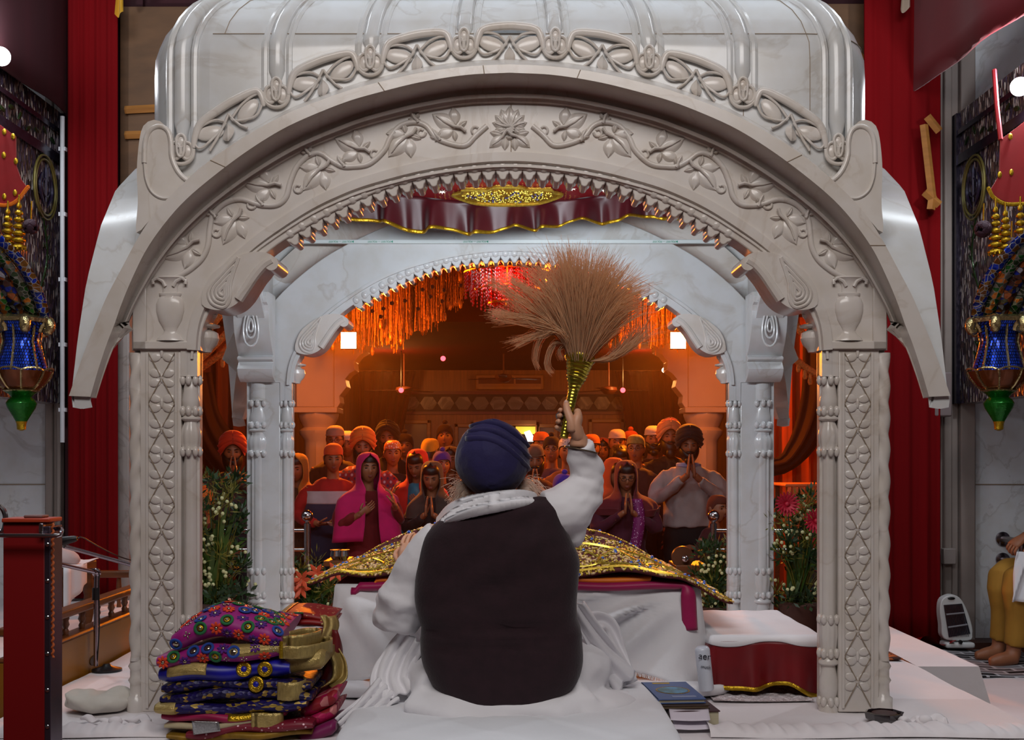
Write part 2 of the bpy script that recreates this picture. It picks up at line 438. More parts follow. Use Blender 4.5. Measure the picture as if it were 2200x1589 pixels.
def cornice(sd, my):
    g = (lambda x: x) if sd < 0 else (lambda x: 2*MX-x)
    def W(p, Y):                     # unproject a photo point at depth Y, then mirror for the rear
        q = P(g(p.x), p.y, Y); q.x += 0
        if my: q.y = MIRY-q.y
        return q
    def WT(p, dy):                   # tail of the horn: lip position pushed straight back
        q = P(g(p.x), p.y, LIP); q.y += dy
        if my: q.y = MIRY-q.y
        return q
    rows = []
    rows.append([W(Vector((lerp(p.x, MX, .02), p.y-14)), 4.12) if i < N1 else WT(p+Vector((5, -3)), lerp(.28, .05, (i-N1)/(N2-2))) for i, p in enumerate(r1)])
    rows.append([W(p, LIP) for p in r1])
    rows.append([W(p, LIP) for p in r2])
    for t, Y in ((.08, LIP+.035), (.3, 3.935), (.5, 3.965), (.66, 3.975), (.68, 3.955), (.8, 3.958), (.82, 3.985), (.93, 3.988), (1.0, 4.0)):
        rw = []
        for i in range(len(r1)):
            yy = Y if i < N1 else lerp(Y, LIP+.05, sstep(N1, N1+5, i))
            rw.append(W(r2[i].lerp(r3[i], t), yy) if i < N1+1 else WT(r2[i].lerp(r3[i], t), yy-LIP))
        rows.append(rw)
    rows.append([W(p, 4.05) if i < N1 else WT(p+Vector((-4, 0)), .07) for i, p in enumerate(r3)])
    m = MB().rows(rows, closed=True)
    e = len(r1)-1
    m.add([r[e] for r in rows], [tuple(range(len(rows)))])
    return m
for my in (0, 1):
    m = cornice(-1, my); m.join(cornice(1, my)); m.build('curved_eave', MARB, canopy, sharp=35)
# ends of the concave mould beside the pillars, a little notch profile
def side_lip_z(Y):
    pts = [(3.79, .207), (3.85, .405), (3.93, .602), (4.07, .819), (4.235, .988), (4.5, 1.14), (4.75, 1.20), (4.965, 1.215)]
    if Y > MIRY/2: Y = MIRY-Y
    Y = max(Y, 3.79)
    for (a, b), (c, d) in zip(pts, pts[1:]):
        if Y <= c: return CH+lerp(b, d, (Y-a)/(c-a))
    return CH+pts[-1][1]
def side_eave(sd):
    ys = [3.855+(MIRY-2*3.855)*(.5-.5*math.cos(PI*i/52)) for i in range(53)]
    rows = [[], [], [], [], []]
    for Y in ys:
        d = min(Y, MIRY-Y)
        z = side_lip_z(3.79+(d-3.855)*(4.965-3.79)/(4.965-3.855)*.97+.0)
        k = sstep(3.86, 4.3, d); k2 = sstep(3.855, 4.1, d)
        rows[0].append(Vector((sd*lerp(1.40, 1.20, k2), Y, z+.05*k)))
        rows[1].append(Vector((sd*1.452, Y, z)))
        rows[2].append(Vector((sd*1.447, Y, z-.04)))
        rows[3].append(Vector((sd*lerp(1.42, 1.32, k), Y, z-lerp(.045, .22, k))))
        rows[4].append(Vector((sd*lerp(1.39, 1.25, k), Y, z-lerp(.04, .22, k))))
    m = MB().rows(rows, closed=True); m.move((-.008, 0, 0))
    m.add([r[0] for r in rows], [tuple(range(5))]); m.add([r[-1] for r in rows], [tuple(range(5))])
    return m
for sd in (-1, 1): side_eave(sd).build('side_eave', MARBB, canopy, sharp=50)

# ---- side arches
def side_arch(sd):
    x0, x1 = sd*1.17, sd*1.30
    ya, yb = FY+.2, BY+.02
    prof = [(-.0, 1.87), (.03, 2.0), (.1, 2.13), (.2, 2.26), (.32, 2.36), (.42, 2.41), (.5, 2.43)]
    prof = prof+[(1-a, z) for a, z in reversed(prof[:-1])]
    inn = spline([Vector((lerp(ya, yb, a), z)) for a, z in prof], 40)
    top = [Vector((q.x, 2.62)) for q in inn]
    m = MB().rows([[Vector((x, q.x, q.y)) for q in c] for c, x in ((inn, x1), (inn, x0), (top, x0), (top, x1))], closed=True)
    for Y0, s in ((BY-.02, -1), (FY+.24, 1)):     # scroll corbels seen edge-on
        pr = [(0, 1.87), (.03, 1.88), (.06, 1.90), (.075, 1.93), (.05, 1.955), (.045, 1.965), (.07, 1.975), (.072, 1.985), (.045, 1.995), (.06, 2.01), (.10, 2.05), (.135, 2.10), (.15, 2.15), (.15, 2.20), (.17, 2.225), (.2, 2.235), (.21, 2.26), (.19, 2.285), (.15, 2.29), (.08, 2.29), (0, 2.29)]
        m.prism([Vector((Y0+s*a, z)) for a, z in pr], x0-sd*.02, x1+sd*.02, lambda q, x: Vector((x, q.x, q.y)))
        xc = (x0+x1)/2
        for k, sc in enumerate((1, .6, .3)):
            m.tube([Vector((xc+.034*sc*math.cos(t)*(1-.35*math.sin(t)), Y0+s*.157, 2.13+.10*sc*math.sin(t))) for t in [i*PI/10 for i in range(20)]], .006, n=6, closed=True)
        m.tube([Vector((xc+a, Y0+s*.19, 2.265)) for a in (-.07, .07)], .028, n=14)
    return m.move((-.008, 0, 0))
for sd in (-1, 1): side_arch(sd).build('side_arch', MARBB, canopy, bevel=.003)

# ---- roof
RA, RB, RC = 1.31, (MIRY-2*4.07)/2, .26     # half sizes, corner radius
RYC = MIRY/2
SEAM = 2.985
per = []
def build_per():
    n = 40
    def arc(cx, cy, a0):
        return [(cx+RC*math.cos(a0+PI/2*i/10), cy+RC*math.sin(a0+PI/2*i/10)) for i in range(11)]
    pts = []
    pts += [(lerp(-RA+RC, RA-RC, i/70), -RB) for i in range(70)]
    pts += arc(RA-RC, -RB+RC, -PI/2)
    pts += [(RA, lerp(-RB+RC, RB-RC, i/24)) for i in range(1, 24)]
    pts += arc(RA-RC, RB-RC, 0)
    pts += [(lerp(RA-RC, -RA+RC, i/40), RB) for i in range(1, 40)]
    pts += arc(-RA+RC, RB-RC, PI/2)
    pts += [(-RA, lerp(RB-RC, -RB+RC, i/24)) for i in range(1, 24)]
    pts += arc(-RA+RC, -RB+RC, PI)[:-1]
    return pts
per = build_per()
fz = [(P(p.x, p.y, LIP).x, P(p.x, p.y, LIP).z) for p in r1]
def eave_z(x):
    x = min(-abs(x), fz[0][0])
    for (a, b), (c, d) in zip(fz, fz[1:]):
        if c <= x <= a: return lerp(b, d, (a-x)/(a-c)) if a > c else b
    return fz[-1][1]
prof = [(0, None), (.0, .3), (0, .6), (0, .85), (.003, .95), (.012, 1.0), (.03, 1.05), (.06, 1.10), (.1, 1.145), (.17, 1.19), (.25, 1.225), (.36, 1.265), (.5, 1.30), (.66, 1.33), (.85, 1.355), (1.05, 1.37), (1.2, 1.375)]
def roof_pt(x, y, k, out=0.0):
    ins, h = prof[k]
    zb = eave_z(x)-.06 if abs(y) > RB-.02 else lerp(eave_z(x)-.06, side_lip_z(RYC+y)-.05, clamp((RB-abs(y))/.3))
    if h is None: z = zb
    elif h <= 1: z = lerp(zb, SEAM, h)
    else: z = SEAM+(h-1)*1.04
    return Vector((x*(1-ins/RA), y*(1-min(ins, .3+ins*.45)/RB), z))
rows = []
for k in range(len(prof)):
    rw = [roof_pt(x, y, k)+Vector((-.008, RYC, 0)) for x, y in per]
    rows.append(rw+[rw[0]])
roof = MB().rows(rows).build('roof', MARBB, canopy, sharp=60)
TF = [(391, 322), (595, 201), (796, 132), (997, 95)]
TF = TF+[(2*MX-a, b) for a, b in reversed(TF)]
RFY = 4.07
def G(px, py, dy=0): return P(px, py, RFY)+Vector((0, -dy, 0))
for i, (tx, ty) in enumerate(TF):
    x0 = G(tx, ty).x+.008
    path = [G(tx, ty-8, 0)]
    for k in range(2, len(prof)-4):
        q = roof_pt(clamp(x0, -RA+.05, RA-.05), -RB, k)+Vector((-.008, RYC, 0))
        if q.z > path[0].z+.03: path.append(q)
    path = spline(path, 28)
    m = MB().tube([p+Vector((0, .008, 0)) for p in path], [(.030 if j > 1 else .02) for j in range(28)], n=10, flat=.9)
    for s in (-1, 1):
        m.tube([p+Vector((s*.043, .006, -.004)) for p in path], .014, n=8)
    m.build('roof_rib', MARBB, canopy)
# joints between the stone blocks
m = MB()
m.tube([roof_pt(x, y, 5)*1.0005+Vector((-.008, RYC-.001, 0)) for x, y in per[:81]], .0016, n=5)
for px in (480, 1000, 1602, 1745):
    q = []
    for k in range(1, 11):
        w_ = roof_pt(P(px, 0, 4.07).x, -RB, k)+Vector((-.008, RYC-.001, 0)); q.append(w_)
    m.tube(q[4:] if px < 1100 else q, .0014, n=5)
m.tube([F(1098, y, FY-.001) for y in (224, 262, 300, 326)], .0016, n=5)
for px in (480, 820, 1040, 1238, 1690, 1870):
    i = min(range(len(r2)), key=lambda j: abs((r2[j].x if px < MX else 2*MX-r2[j].x)-px))
    g_ = (lambda x: x) if px < MX else (lambda x: 2*MX-x)
    m.tube([P(g_(r1[i].x), r1[i].y, LIP-.001), P(g_(r2[i].x), r2[i].y, LIP-.001)], .0016, n=5)
m.build('stone_joint', GROOVE, roof)
# lotus petal rim above the eave
def petals():
    m = MB()
    for i, (tx, ty) in enumerate(TF):
        s = 1
        for k, (ox, oy, r) in enumerate(((0, -17, 12), (-13, 4, 15), (13, 4, 15))):     # trefoil lobes
            pts = [G(tx+ox+r*math.cos(a)*.8, ty+oy+r*math.sin(a)*1.2, .012) for a in [j*PI/10 for j in range(20)]]
            m.tube(pts, .0065, n=6, closed=True)
            m.ell(G(tx+ox, ty+oy, .004), (r*.8*.00163, .012, r*1.15*.00163), nu=12, nv=6)
        u = [(-9, -16), (-8, 6), (-5, 15), (0, 18), (5, 15), (8, 6), (9, -16)]
        m.tube([G(tx+a, ty+b, .02) for a, b in u], .005, n=6)
        big = [(-27, 0), (-25, 16), (-15, 28), (0, 32), (15, 28), (25, 16), (27, 0)]
        m.tube([G(q.x+tx, q.y+ty, .012) for q in spline([Vector(p) for p in big], 20)], .007, n=6)
        if i < len(TF)-1:
            nx, ny = TF[i+1]
            def B(u, o): return G(lerp(tx, nx, u), lerp(ty, ny, u)-o, .014)
            cr = [(.13, -14), (.15, 8), (.19, 26), (.27, 33), (.4, 36), (.5, 37), (.6, 36), (.73, 33), (.81, 26), (.85, 8), (.87, -14)]
            q = spline([B(a, o) for a, o in cr], 48)
            m.tube(q, [.006+.010*max(0,math.sin(PI*j/47))**.5 for j in range(48)], n=8)
            for c0, d in ((.3, 1), (.7, -1)):          # hollow leaves
                lf = [(c0-d*.14, 16), (c0-d*.06, 22), (c0+d*.06, 18), (c0+d*.14, 6), (c0+d*.17, -2), (c0+d*.08, -14), (c0-d*.05, -24), (c0-d*.12, -20), (c0-d*.16, 0)]
                lq = spline([B(a, o) for a, o in lf], 36, closed=True)
                m.tube(lq, .0045, n=6, closed=True)
                c = B(c0, -2)
                m.ell(c+Vector((0, .006, 0)), (.05, .009, .026), rot=(0, d*.35+math.atan2(ny-ty, nx-tx), 0), nu=14, nv=8)
            for w in (-1, 1):
                m.tube([B(.5, 14), B(.5+w*.05, -4), B(.5+w*.12, -24), B(.5+w*.2, -40)], .005, n=6)
            def bud(uu, v):
                ww = math.sin(PI*max(0,uu)**.8)*.06*(v*2-1)
                return B(.5+ww, -44+36*uu)-Vector((0, .014*(1-abs(v*2-1)), 0))
            m.grid(bud, 8, 4)
    for sd in (-1, 1):        # corner curls
        g = (lambda x: x) if sd < 0 else (lambda x: 2*MX-x)
        ol = [(303, 505), (306, 440), (304, 370), (310, 305), (320, 276), (342, 266), (362, 276), (371, 300), (372, 335), (385, 368), (402, 385), (420, 392), (360, 450), (330, 480)]
        pts = spline([Vector((g(a), b)) for a, b in ol], 44, closed=True)
        m.prism(pts, 4.0, 4.16, lambda p, y: P(p.x, p.y, 4.05)+Vector((0, y-4.05, 0)))
        rim = [(310, 350), (312, 304), (322, 280), (342, 271), (360, 280), (367, 302), (369, 336), (381, 366), (400, 386), (418, 392)]
        m.tube([P(g(q.x), q.y, 4.0) for q in spline([Vector(p) for p in rim], 40)], .009, n=8)
        low = [(310, 350), (314, 385), (326, 412), (350, 426), (380, 420), (408, 398)]
        m.tube([P(g(q.x), q.y, 4.0) for q in spline([Vector(p) for p in low], 30)], .006, n=6)
    return m
petals().build('lotus_petal_rim', MARB, canopy, sharp=60)

# ---- pillars
def colonnette(m, cx, cy, prof, n=24, flutes=0):
    """prof (r, z); fluted where r is tagged negative"""
    m.lathe([(abs(r), z) for r, z in prof], (cx, cy, 0), n=n, mod=(lambda th, z: 1) if not flutes else (lambda th, z: 1-.07*abs(math.cos(flutes*th/2)) if True else 1))
ZB = .625
def zf(py): return CH-(py-HY)*1.6e-3
INNER = [(19, 752), (19, 808), (13, 810), (12, 814), (15, 818), (16, 840), (19, 858), (19, 872), (15, 880), (21, 886), (16, 892), (22, 897), (22, 900), (14, 905), (16, 912), (20, 922), (22, 935), (21, 950), (19, 960), (21, 966), (15, 970), (14, 980), (14, 1320), (15, 1330), (19, 1340), (20, 1365), (17, 1395), (16, 1402), (21, 1408), (16, 1414), (22, 1422), (22, 1427), (15, 1432), (16, 1445), (20, 1460), (21, 1480), (17, 1500), (15, 1510), (21, 1516), (21, 1532)]
def pillar(sd, yf, rich):
    g = (lambda x: x) if sd < 0 else (lambda x: 2*MX-x)
    dy = yf-FY
    def X(px): return F(g(px), 0).x
    x0, x1 = sorted((X(300), X(388)))
    m = MB().box(x0, x1, yf+.004, yf+.232, ZB, zf(750))
    xa, xb = sorted((X(388), X(424)))
    m.box(xa, xb, yf+.03, yf+.07, ZB, zf(750))
    x2, x3 = sorted((X(283), X(304)))
    m.box(x2, x3, yf+.03, yf+.232, ZB, zf(750))
    if not rich:
        xo, xi = sorted((X(283), X(396)))
        m.box(xo, xi, yf+.02, yf+.232, ZB, zf(750))
    body = m.build('pillar', MARB if rich else MARBB, canopy, bevel=.004)
    c = MB()
    P_in = [(r*1.6e-3, zf(y)) for r, y in reversed(INNER)]
    fl = lambda th, z: (1-.1*max(0, math.cos(8*th))) if zf(1320) < z < zf(975) else (1+.05*math.cos(10*th) if (zf(966) < z < zf(905) or zf(1400) < z < zf(1335)) else 1)
    c.lathe(P_in, (X(405), yf+.03, 0), n=40, mod=fl)
    for py, s in ((812, 1), (886, -1), (966, 1), (1335, -1), (1408, -1), (1505, 1)):      # little leaf crowns
        for k in range(8):
            a = 2*PI*k/8
            c.ell((X(405)+.031*math.cos(a), yf+.03+.031*math.sin(a), zf(py)+s*-.006), (.011, .011, .018), nu=8, nv=6)
    c.box(min(X(388), X(424)), max(X(388), X(424)), yf+.0, yf+.07, zf(808), zf(752))
    c.build('colonnette', MARB if rich else MARBB, body, sharp=50)
    if rich:
        rp = MB()
        def rope(u, v):
            z = lerp(zf(1420), zf(757), v); th = u*2*PI
            r = .0215*(1+.16*math.cos(2*(th)+z*58*sd))
            return Vector((X(289)+r*math.cos(th), yf+.02+r*math.sin(th), z))
        rp.grid(rope, 20, 260, cu=True)
        rp.lathe([(r*1.6e-3, zf(y)) for r, y in ((20, 1532), (20, 1500), (14, 1496), (13, 1470), (17, 1462), (13, 1455), (13, 1440), (17, 1432), (13, 1424), (13, 1418))], (X(289), yf+.02, 0), n=20)
        rp.build('rope_column', MARB, body, sharp=60)
        # lattice panel with four-petal flowers
        fr = MB()
        for a, b in ((314, 319), (376, 381)):
            q0, q1 = sorted((X(a), X(b))); fr.box(q0, q1, yf-.003, yf+.01, zf(1520), zf(757))
        xm = X(347)
        node = [757+54.4*k for k in range(14)]
        for k, py in enumerate(node):
            for ax in (-1, 1):
                for az in (-1, 1):
                    if (k == 0 and az > 0): continue
                    fr.ell((xm+ax*.023, yf+.002, zf(py)+az*.0165), (.021, .0042, .0155), rot=(0, ax*az*-.25, 0), nu=10, nv=6)
            fr.ell((xm, yf+.002, zf(py)), (.006, .005, .018), nu=8, nv=6)
        fr.build('flower_relief', MARB, body, sharp=60)
        gr = MB()
        for k in range(0, 14, 1):
            py = node[k]
            for ax in (-1, 1):
                a, b = (0, 1) if k % 2 else (1, 0)
                p0 = Vector((xm+ax*a*.046, yf-.001, zf(py))); p1 = Vector((xm+ax*b*.046, yf-.001, zf(py+54.4)))
                gr.tube([p0, p1], .0018, n=5)
        gr.build('lattice_groove', GROOVE, body)
    else:
        c2 = MB()
        c2.lathe(P_in, (X(320), yf+.02, 0), n=40, mod=fl, sx=1.35)
        for py, s in ((812, 1), (886, -1), (966, 1), (1335, -1), (1408, -1), (1505, 1)):
            for k in range(8):
                a = 2*PI*k/8
                c2.ell((X(320)+.042*math.cos(a), yf+.02+.031*math.sin(a), zf(py)+s*-.006), (.013, .011, .018), nu=8, nv=6)
        c2.build('colonnette', MARBB, body, sharp=50)
    return body
for sd in (-1, 1):
    pillar(sd, FY, True); pillar(sd, BY, False)
# ================================================================ setting
FLOORM = M('hall_carpet', (96, 34, 24), .85, var=.4, scale=3, bump=.2)
WALLW = M('wood_panelling', (206, 128, 72), .45, var=.3, scale=3, stretch=(9, 9, .5))
CEILM = M('maroon_ceiling_cloth', (70, 6, 8), .95, var=.3, scale=1.2, spec=.1)
DARKCL = M('dark_maroon_cloth', (58, 6, 20), .8, var=.35, scale=1.4, stretch=(4, 4, .5))
WALLM = marble('wall_marble', (222, 224, 228), (200, 200, 202), rough=.35)
PILM = M('grey_pilaster_stone', (150, 138, 132), .5, var=.25, scale=3)
PLY = M('plywood_board', (104, 72, 44), .7, var=.35, scale=2, stretch=(2, 2, 6))
def ST(mb, name, mat, **k): return struct(mb.build(name, mat, **k))
ST(MB().box(-9, 9, -2, 20, -.1, 0), 'floor', FLOORM)
ST(MB().box(-4.5, 4.5, 19, 19.2, 0, 5.5), 'wall_back', WALLW)
ST(MB().box(-4.7, -4.5, 7.9, 19.2, 0, 5.5), 'wall_left', DARKCL)
ST(MB().box(4.5, 4.7, 7.9, 19.2, 0, 5.5), 'wall_right', DARKCL)
c = MB(); c.box(-4.7, 4.7, 12.3, 19.2, 2.93, 3.0)
ST(c, 'ceiling', CEILM)
ST(MB().box(-4.7, 4.7, 7.6, 12.3, 3.52, 3.6), 'ceiling', CEILM)
ST(MB().box(-4.7, 4.7, 12.24, 12.3, 2.93, 3.6), 'trim_1', CEILM)
ST(MB().box(-7, 7, -2, 7.9, 5.4, 5.5), 'ceiling', CEILM)
ST(MB().box(-7, 7, -2.2, -2, 0, 5.5), 'wall_front', M('dim_wall_paint', (120, 112, 108), .8))
# front wall of the hall opening
m = MB(); m.box(-2.5, 2.5, 7.55, 7.9, 3.5, 5.5); m.box(-2.9, -2.38, 7.5, 7.9, 0, 5.5); m.box(2.3, 2.72, 7.5, 7.9, 0, 5.5)
ST(m, 'wall_rear', DARKCL)
# side walls of the chancel: marble below, mosaic above
for sd, xw in ((-1, -2.88), (1, 2.85)):
    m = MB()
    x0, x1 = sorted((xw, sd*7)); m.box(x0, x1, 7.5, 7.9, 0, 1.845)
    x0, x1 = sorted((xw, sd*7.0)); m.box(x0, x1, 7.5, 7.9, 1.845, 5.5)
    nm = 'wall_left' if sd < 0 else 'wall_right'
    w_ = ST(m, nm, WALLM)
    # joint line in the marble facing and pilaster mouldings
    j = MB(); x0, x1 = sorted((xw+sd*.05, sd*7)); j.box(x0, x1, 7.494, 7.51, P(0, 1040, 7.5).z-.003, P(0, 1040, 7.5).z+.003)
    j.build('stone_joint', GROOVE, w_)
    p_ = MB()
    z0 = .6 if sd < 0 else .3
    for a, b, d in (((96, 112, .05), (112, 122, .03), (122, 131, .06)) if sd < 0 else ((1988, 2030, .02), (2030, 2046, .05), (2046, 2062, .03), (2062, 2094, .07))):
        xa, xb = sorted((P(a, 0, 7.45).x, P(b, 0, 7.45).x)); p_.box(xa, xb, 7.5-d, 7.52, z0, 5.4)
    ST(p_, 'trim_2' if sd < 0 else 'trim_3', PILM, bevel=.008)
MOS = cells('mirror_mosaic_wall', [(110, 84, 80), (140, 116, 104), (70, 54, 60), (225, 218, 210), (96, 80, 104), (60, 46, 50)], scale=48, stretch=(1, 1.5, .45), metal=.55, rough=.28, bump=.8, feature=.035)
MOSC = cells('coloured_mirror_mosaic', [(24, 44, 150), (90, 56, 20), (170, 170, 165), (28, 60, 26), (150, 80, 25), (60, 36, 24)], scale=26, stretch=(1, 1, .5), metal=.6, rough=.22, bump=.5, feature=.06)
for sd, xw in ((-1, -2.88), (1, 2.85)):
    m = MB(); x0, x1 = sorted((xw, xw+sd*.12)); m.box(x0, x1, 5.4, 7.49, 1.845, 3.70)
    w_ = ST(m, 'wall_left' if sd < 0 else 'wall_right', MOS)
    fr = MB(); xi = xw-sd*.015
    x0, x1 = sorted((xi, xw))
    fr.box(x0-.004, x1+.004, 5.4, 7.48, 3.36, 3.42); fr.box(x0-.004, x1+.004, 5.4, 7.48, 3.55, 3.58); fr.box(x0-.01, x1+.01, 7.40, 7.49, 1.845, 3.69)
    fr.build('mosaic_border', M('dark_mirror_border', (70, 66, 84), .2, metal=.8, var=.5, scale=40), w_)
    md = MB()          # round medallion in the mosaic
    yc = 7.15; zc = 3.16
    for r in (.17, .148): md.tube([Vector((xi, yc+r*math.cos(t), zc+r*1.15*math.sin(t))) for t in [i*PI/14 for i in range(28)]], .008, n=6, closed=True)
    md.build('medallion_ring', M('olive_gold_glass', (110, 100, 50), .3, metal=.5), w_)
    mk = MB()          # crossed curved blades, ring and upright blade of the emblem
    for q in (-1, 1):
        mk.tube([Vector((xi, yc+q*(.02+.075*math.sin(t)), zc-.12+.2*t/2.6)) for t in [i*.26 for i in range(11)]], [.004+.01*math.sin(PI*i/10) for i in range(11)], n=6)
    mk.tube([Vector((xi, yc+.055*math.cos(t), zc+.055*math.sin(t))) for t in [i*PI/10 for i in range(20)]], .007, n=6, closed=True)
    mk.tube([Vector((xi, yc, zc+a)) for a in (-.09, .06, .1, .14)], [.006, .012, .012, .002], n=6)
    mk.build('medallion_emblem', M('dark_emblem_glass', (34, 26, 48), .25, metal=.4), w_)
    vn = MB()          # green inlaid creepers
    rr = random.Random(3+sd)
    for k in range(3):
        y0 = 6.2+k*.42; pts = [Vector((xi, y0+.06*math.sin(z*9+k)+.1*(z-2), z)) for z in [1.95+i*.06 for i in range(18 if k == 2 else 14)]]
        vn.tube(pts, .006, n=5)
        for p in pts[1:]:
            s_ = rr.choice((-1, 1)); vn.ell(p+Vector((0, s_*.035, .01)), (.005, .03, .014), rot=(s_*.6, 0, 0), nu=6, nv=4)
    for i in range(14):
        y = 5.7+i*.12; z = 3.48+.03*math.sin(i*1.7); vn.ell((xi, y, z), (.006, .04, .016), rot=(rr.uniform(-1, 1), 0, 0), nu=6, nv=4)
    vn.build('mosaic_creeper', M('green_glass_inlay', (36, 60, 30), .25, metal=.5, var=.5, scale=30), w_)

# dark cloth above the left mosaic, red cloth above the right
def pleat(mb, p0, p1, z0, z1, n, amp, seed=0, nz=10, flare=0, hem=None):
    """hanging pleated cloth between two floor points"""
    p0, p1 = Vector(p0), Vector(p1); d = (p1-p0); L = d.length; nn = Vector((-d.y, d.x, 0))/L
    rr = random.Random(seed); ph = [rr.uniform(0, 6.28) for _ in range(4)]
    def fn(u, v):
        w = math.sin(u*n*2*PI+ph[0]+.6*math.sin(v*2+ph[1]))+.4*math.sin(u*n*4.3*PI+ph[2]+v)
        zz0 = z0+(hem(u) if hem else 0)
        q = p0+d*u+nn*(w*amp*(.6+.4*(1-v)+flare*(1-v)))
        return Vector((q.x, q.y, lerp(zz0, z1, v)))
    mb.grid(fn, max(24, int(n*12)), nz); return mb
dr = pleat(MB(), (-2.80, 7.3, 0), (-2.86, 4.8, 0), 3.66, 5.4, 2, .015, 1)
tag(dr.build('wall_drape', DARKCL, solid=.01), 'dark maroon drape above the mirrored mosaic on the left', 'drape')
dr = pleat(MB(), (2.50, 7.42, 0), (2.80, 4.8, 0), 3.80, 5.4, 2, .02, 2)
tag(dr.build('wall_drape', M('red_drape_cloth', (120, 4, 22), .7, var=.3, scale=1.5, sheen=.3), solid=.01), 'plain red drape hung above the mirrored mosaic on the right', 'drape')
# tall red curtains each side of the opening
def curtain(x0, x1, y, z0, seed, label):
    m = pleat(MB(), (x0, y, 0), (x1, y, 0), z0, 5.35, 4, .010, seed, nz=24, flare=.2)
    return tag(m.build('curtain', REDV, solid=.012), label, 'curtain')
curtain(P(146, 0, 7.3).x, P(252, 0, 7.3).x, 7.3, .62, 4, 'tall red velvet curtain left of the canopy, behind the wooden railing')
curtain(P(1856, 0, 7.3).x, P(2020, 0, 7.3).x, 7.3, .34, 5, 'tall red velvet curtain right of the canopy, beside the room heater')
m = MB()
m.grid(lambda u, v: Vector((lerp(2.3, 2.72, u), 7.3-.16*math.sin(PI*v)-.03*math.sin(u*20), .305+.10*math.sin(PI*(v*.6+.2))*(.7+.3*math.sin(u*13)))), 20, 8)
tag(m.build('cloth_bundle', M('red_satin', (150, 6, 14), .35, var=.3, scale=4)), 'bunched hem of red satin at the foot of the right curtain', 'cloth')
# grey stone post beside the left curtain
ST(MB().box(P(250, 0, 7.4).x, P(282, 0, 7.4).x, 7.36, 7.5, 0, 2.45), 'column', marble('grey_post_marble', (158, 150, 146), (140, 132, 128)), bevel=.01)
# plywood boards behind the roof with battens
BAT = M('raw_timber', (170, 112, 48), .65, var=.35, scale=3, stretch=(1, 1, 8))
def board(name, label, x0, x1, y0, y1, Y):
    a, b = P(x0, y1, Y), P(x1, y0, Y)
    t = thing(name, label, 'board', (a.x, Y, a.z))
    MB().box(a.x, b.x, Y, Y+.02, a.z, b.z).build('panel', PLY, t, bevel=.002); return t
t = board('plywood_panel', 'brown plywood panel behind the left shoulder of the marble roof', 258, 420, 14, 560, 7.42)
def batten(t, pts, Y, w=.045):
    m = MB()
    for (a, b), (c, d) in pts:
        p, q = P(a, b, Y), P(c, d, Y); m.tube([p, q], (.02, w/2) and [(.015, w/2)]*2, n=4)
    m.build('batten', BAT, t, smooth=False)
batten(t, [((268, 236), (345, 232)), ((268, 290), (345, 288))], 7.4, .05)
t = board('plywood_panel', 'brown plywood panel behind the right shoulder of the marble roof', 1690, 1860, 8, 560, 7.42)
batten(t, [((1742, 30), (1858, 140))], 7.38, .09)
t = thing('timber_brace', 'light timber brace beside the red curtain and the right mosaic wall', 'brace', P(1995, 430, 7.2))
for a, b in (((1985, 268), (2003, 425)), ((1992, 250), (2018, 282)), ((1986, 412), (2018, 440)), ((2004, 420), (2000, 450))):
    MB().tube([P(*a, 7.2), P(*b, 7.2)], [(.02, .026)]*2, n=4).build('batten', BAT, t, smooth=False)
# conduits
for px, py0, py1, lab in ((134, 250, 950, 'white plastic conduit running down beside the left red curtain'), (2008, 480, 1240, 'grey cable conduit running down beside the right red curtain')):
    Y = 7.28 if px < 1000 else 7.42
    m = MB().tube([P(px, py0, Y), P(px, py1, Y)], .014, n=10)
    for k in range(5): q = P(px, lerp(py0, py1, (k+.5)/5), Y); m.box(q.x-.022, q.x+.022, Y-.008, Y+.02, q.z-.012, q.z+.012)
    tag(m.build('conduit', M('conduit_plastic', (196, 198, 204), .5), None), lab, 'conduit')
t = MB().box(P(2028, 0, 7.4).x, P(2055, 0, 7.4).x, 7.40, 7.46, P(0, 1212, 7.4).z, P(0, 1178, 7.4).z)
tag(t.build('socket_box', M('socket_plastic', (150, 140, 136), .5), bevel=.006), 'square grey socket box on the pilaster above the room heater', 'socket box')
m = MB().box(P(2000, 0, 7.35).x, P(2040, 0, 7.35).x, 7.30, 7.46, P(0, 895, 7.35).z, P(0, 800, 7.35).z)
tag(m.build('junction_box', M('junction_plastic', (128, 116, 116), .5), bevel=.01), 'grey junction box with cables beside the right eave tip', 'junction box')

# ---- hall behind: back wall details
def bx(mb, x0, x1, y0, y1, Y, d): a, b = P(x0, y1, Y), P(x1, y0, Y); return mb.box(a.x, b.x, Y-d, Y, a.z, b.z)
YB = 19.0
LTW = M('light_wood_trim', (226, 150, 84), .4, var=.2, scale=3, stretch=(.5, 1, 6))
DKW = M('dark_band_wood', (64, 32, 24), .5, var=.3)
tb = bx(MB(), 860, 1340, 847, 885, YB, .03)
t1 = ST(tb, 'trim_4', DKW)
hx = MB()
for k in range(13):
    cx = 884+k*37.2
    pts = [(-18, 0), (-9, -13.5), (9, -13.5), (18, 0), (9, 13.5), (-9, 13.5)]
    hx.prism([Vector((cx+a, 866+b)) for a, b in pts], YB-.05, YB-.02, lambda p, y: P(p.x, p.y, YB)+Vector((0, y-YB, 0)))
hx.build('hexagon_tile', M('pale_tile', (214, 190, 176), .35, var=.1), t1)
m = MB()
for y0, y1 in ((840, 847), (884, 890)): bx(m, 860, 1340, y0, y1, YB, .06)
ST(m, 'trim_5', M('red_brown_moulding', (150, 62, 34), .4))
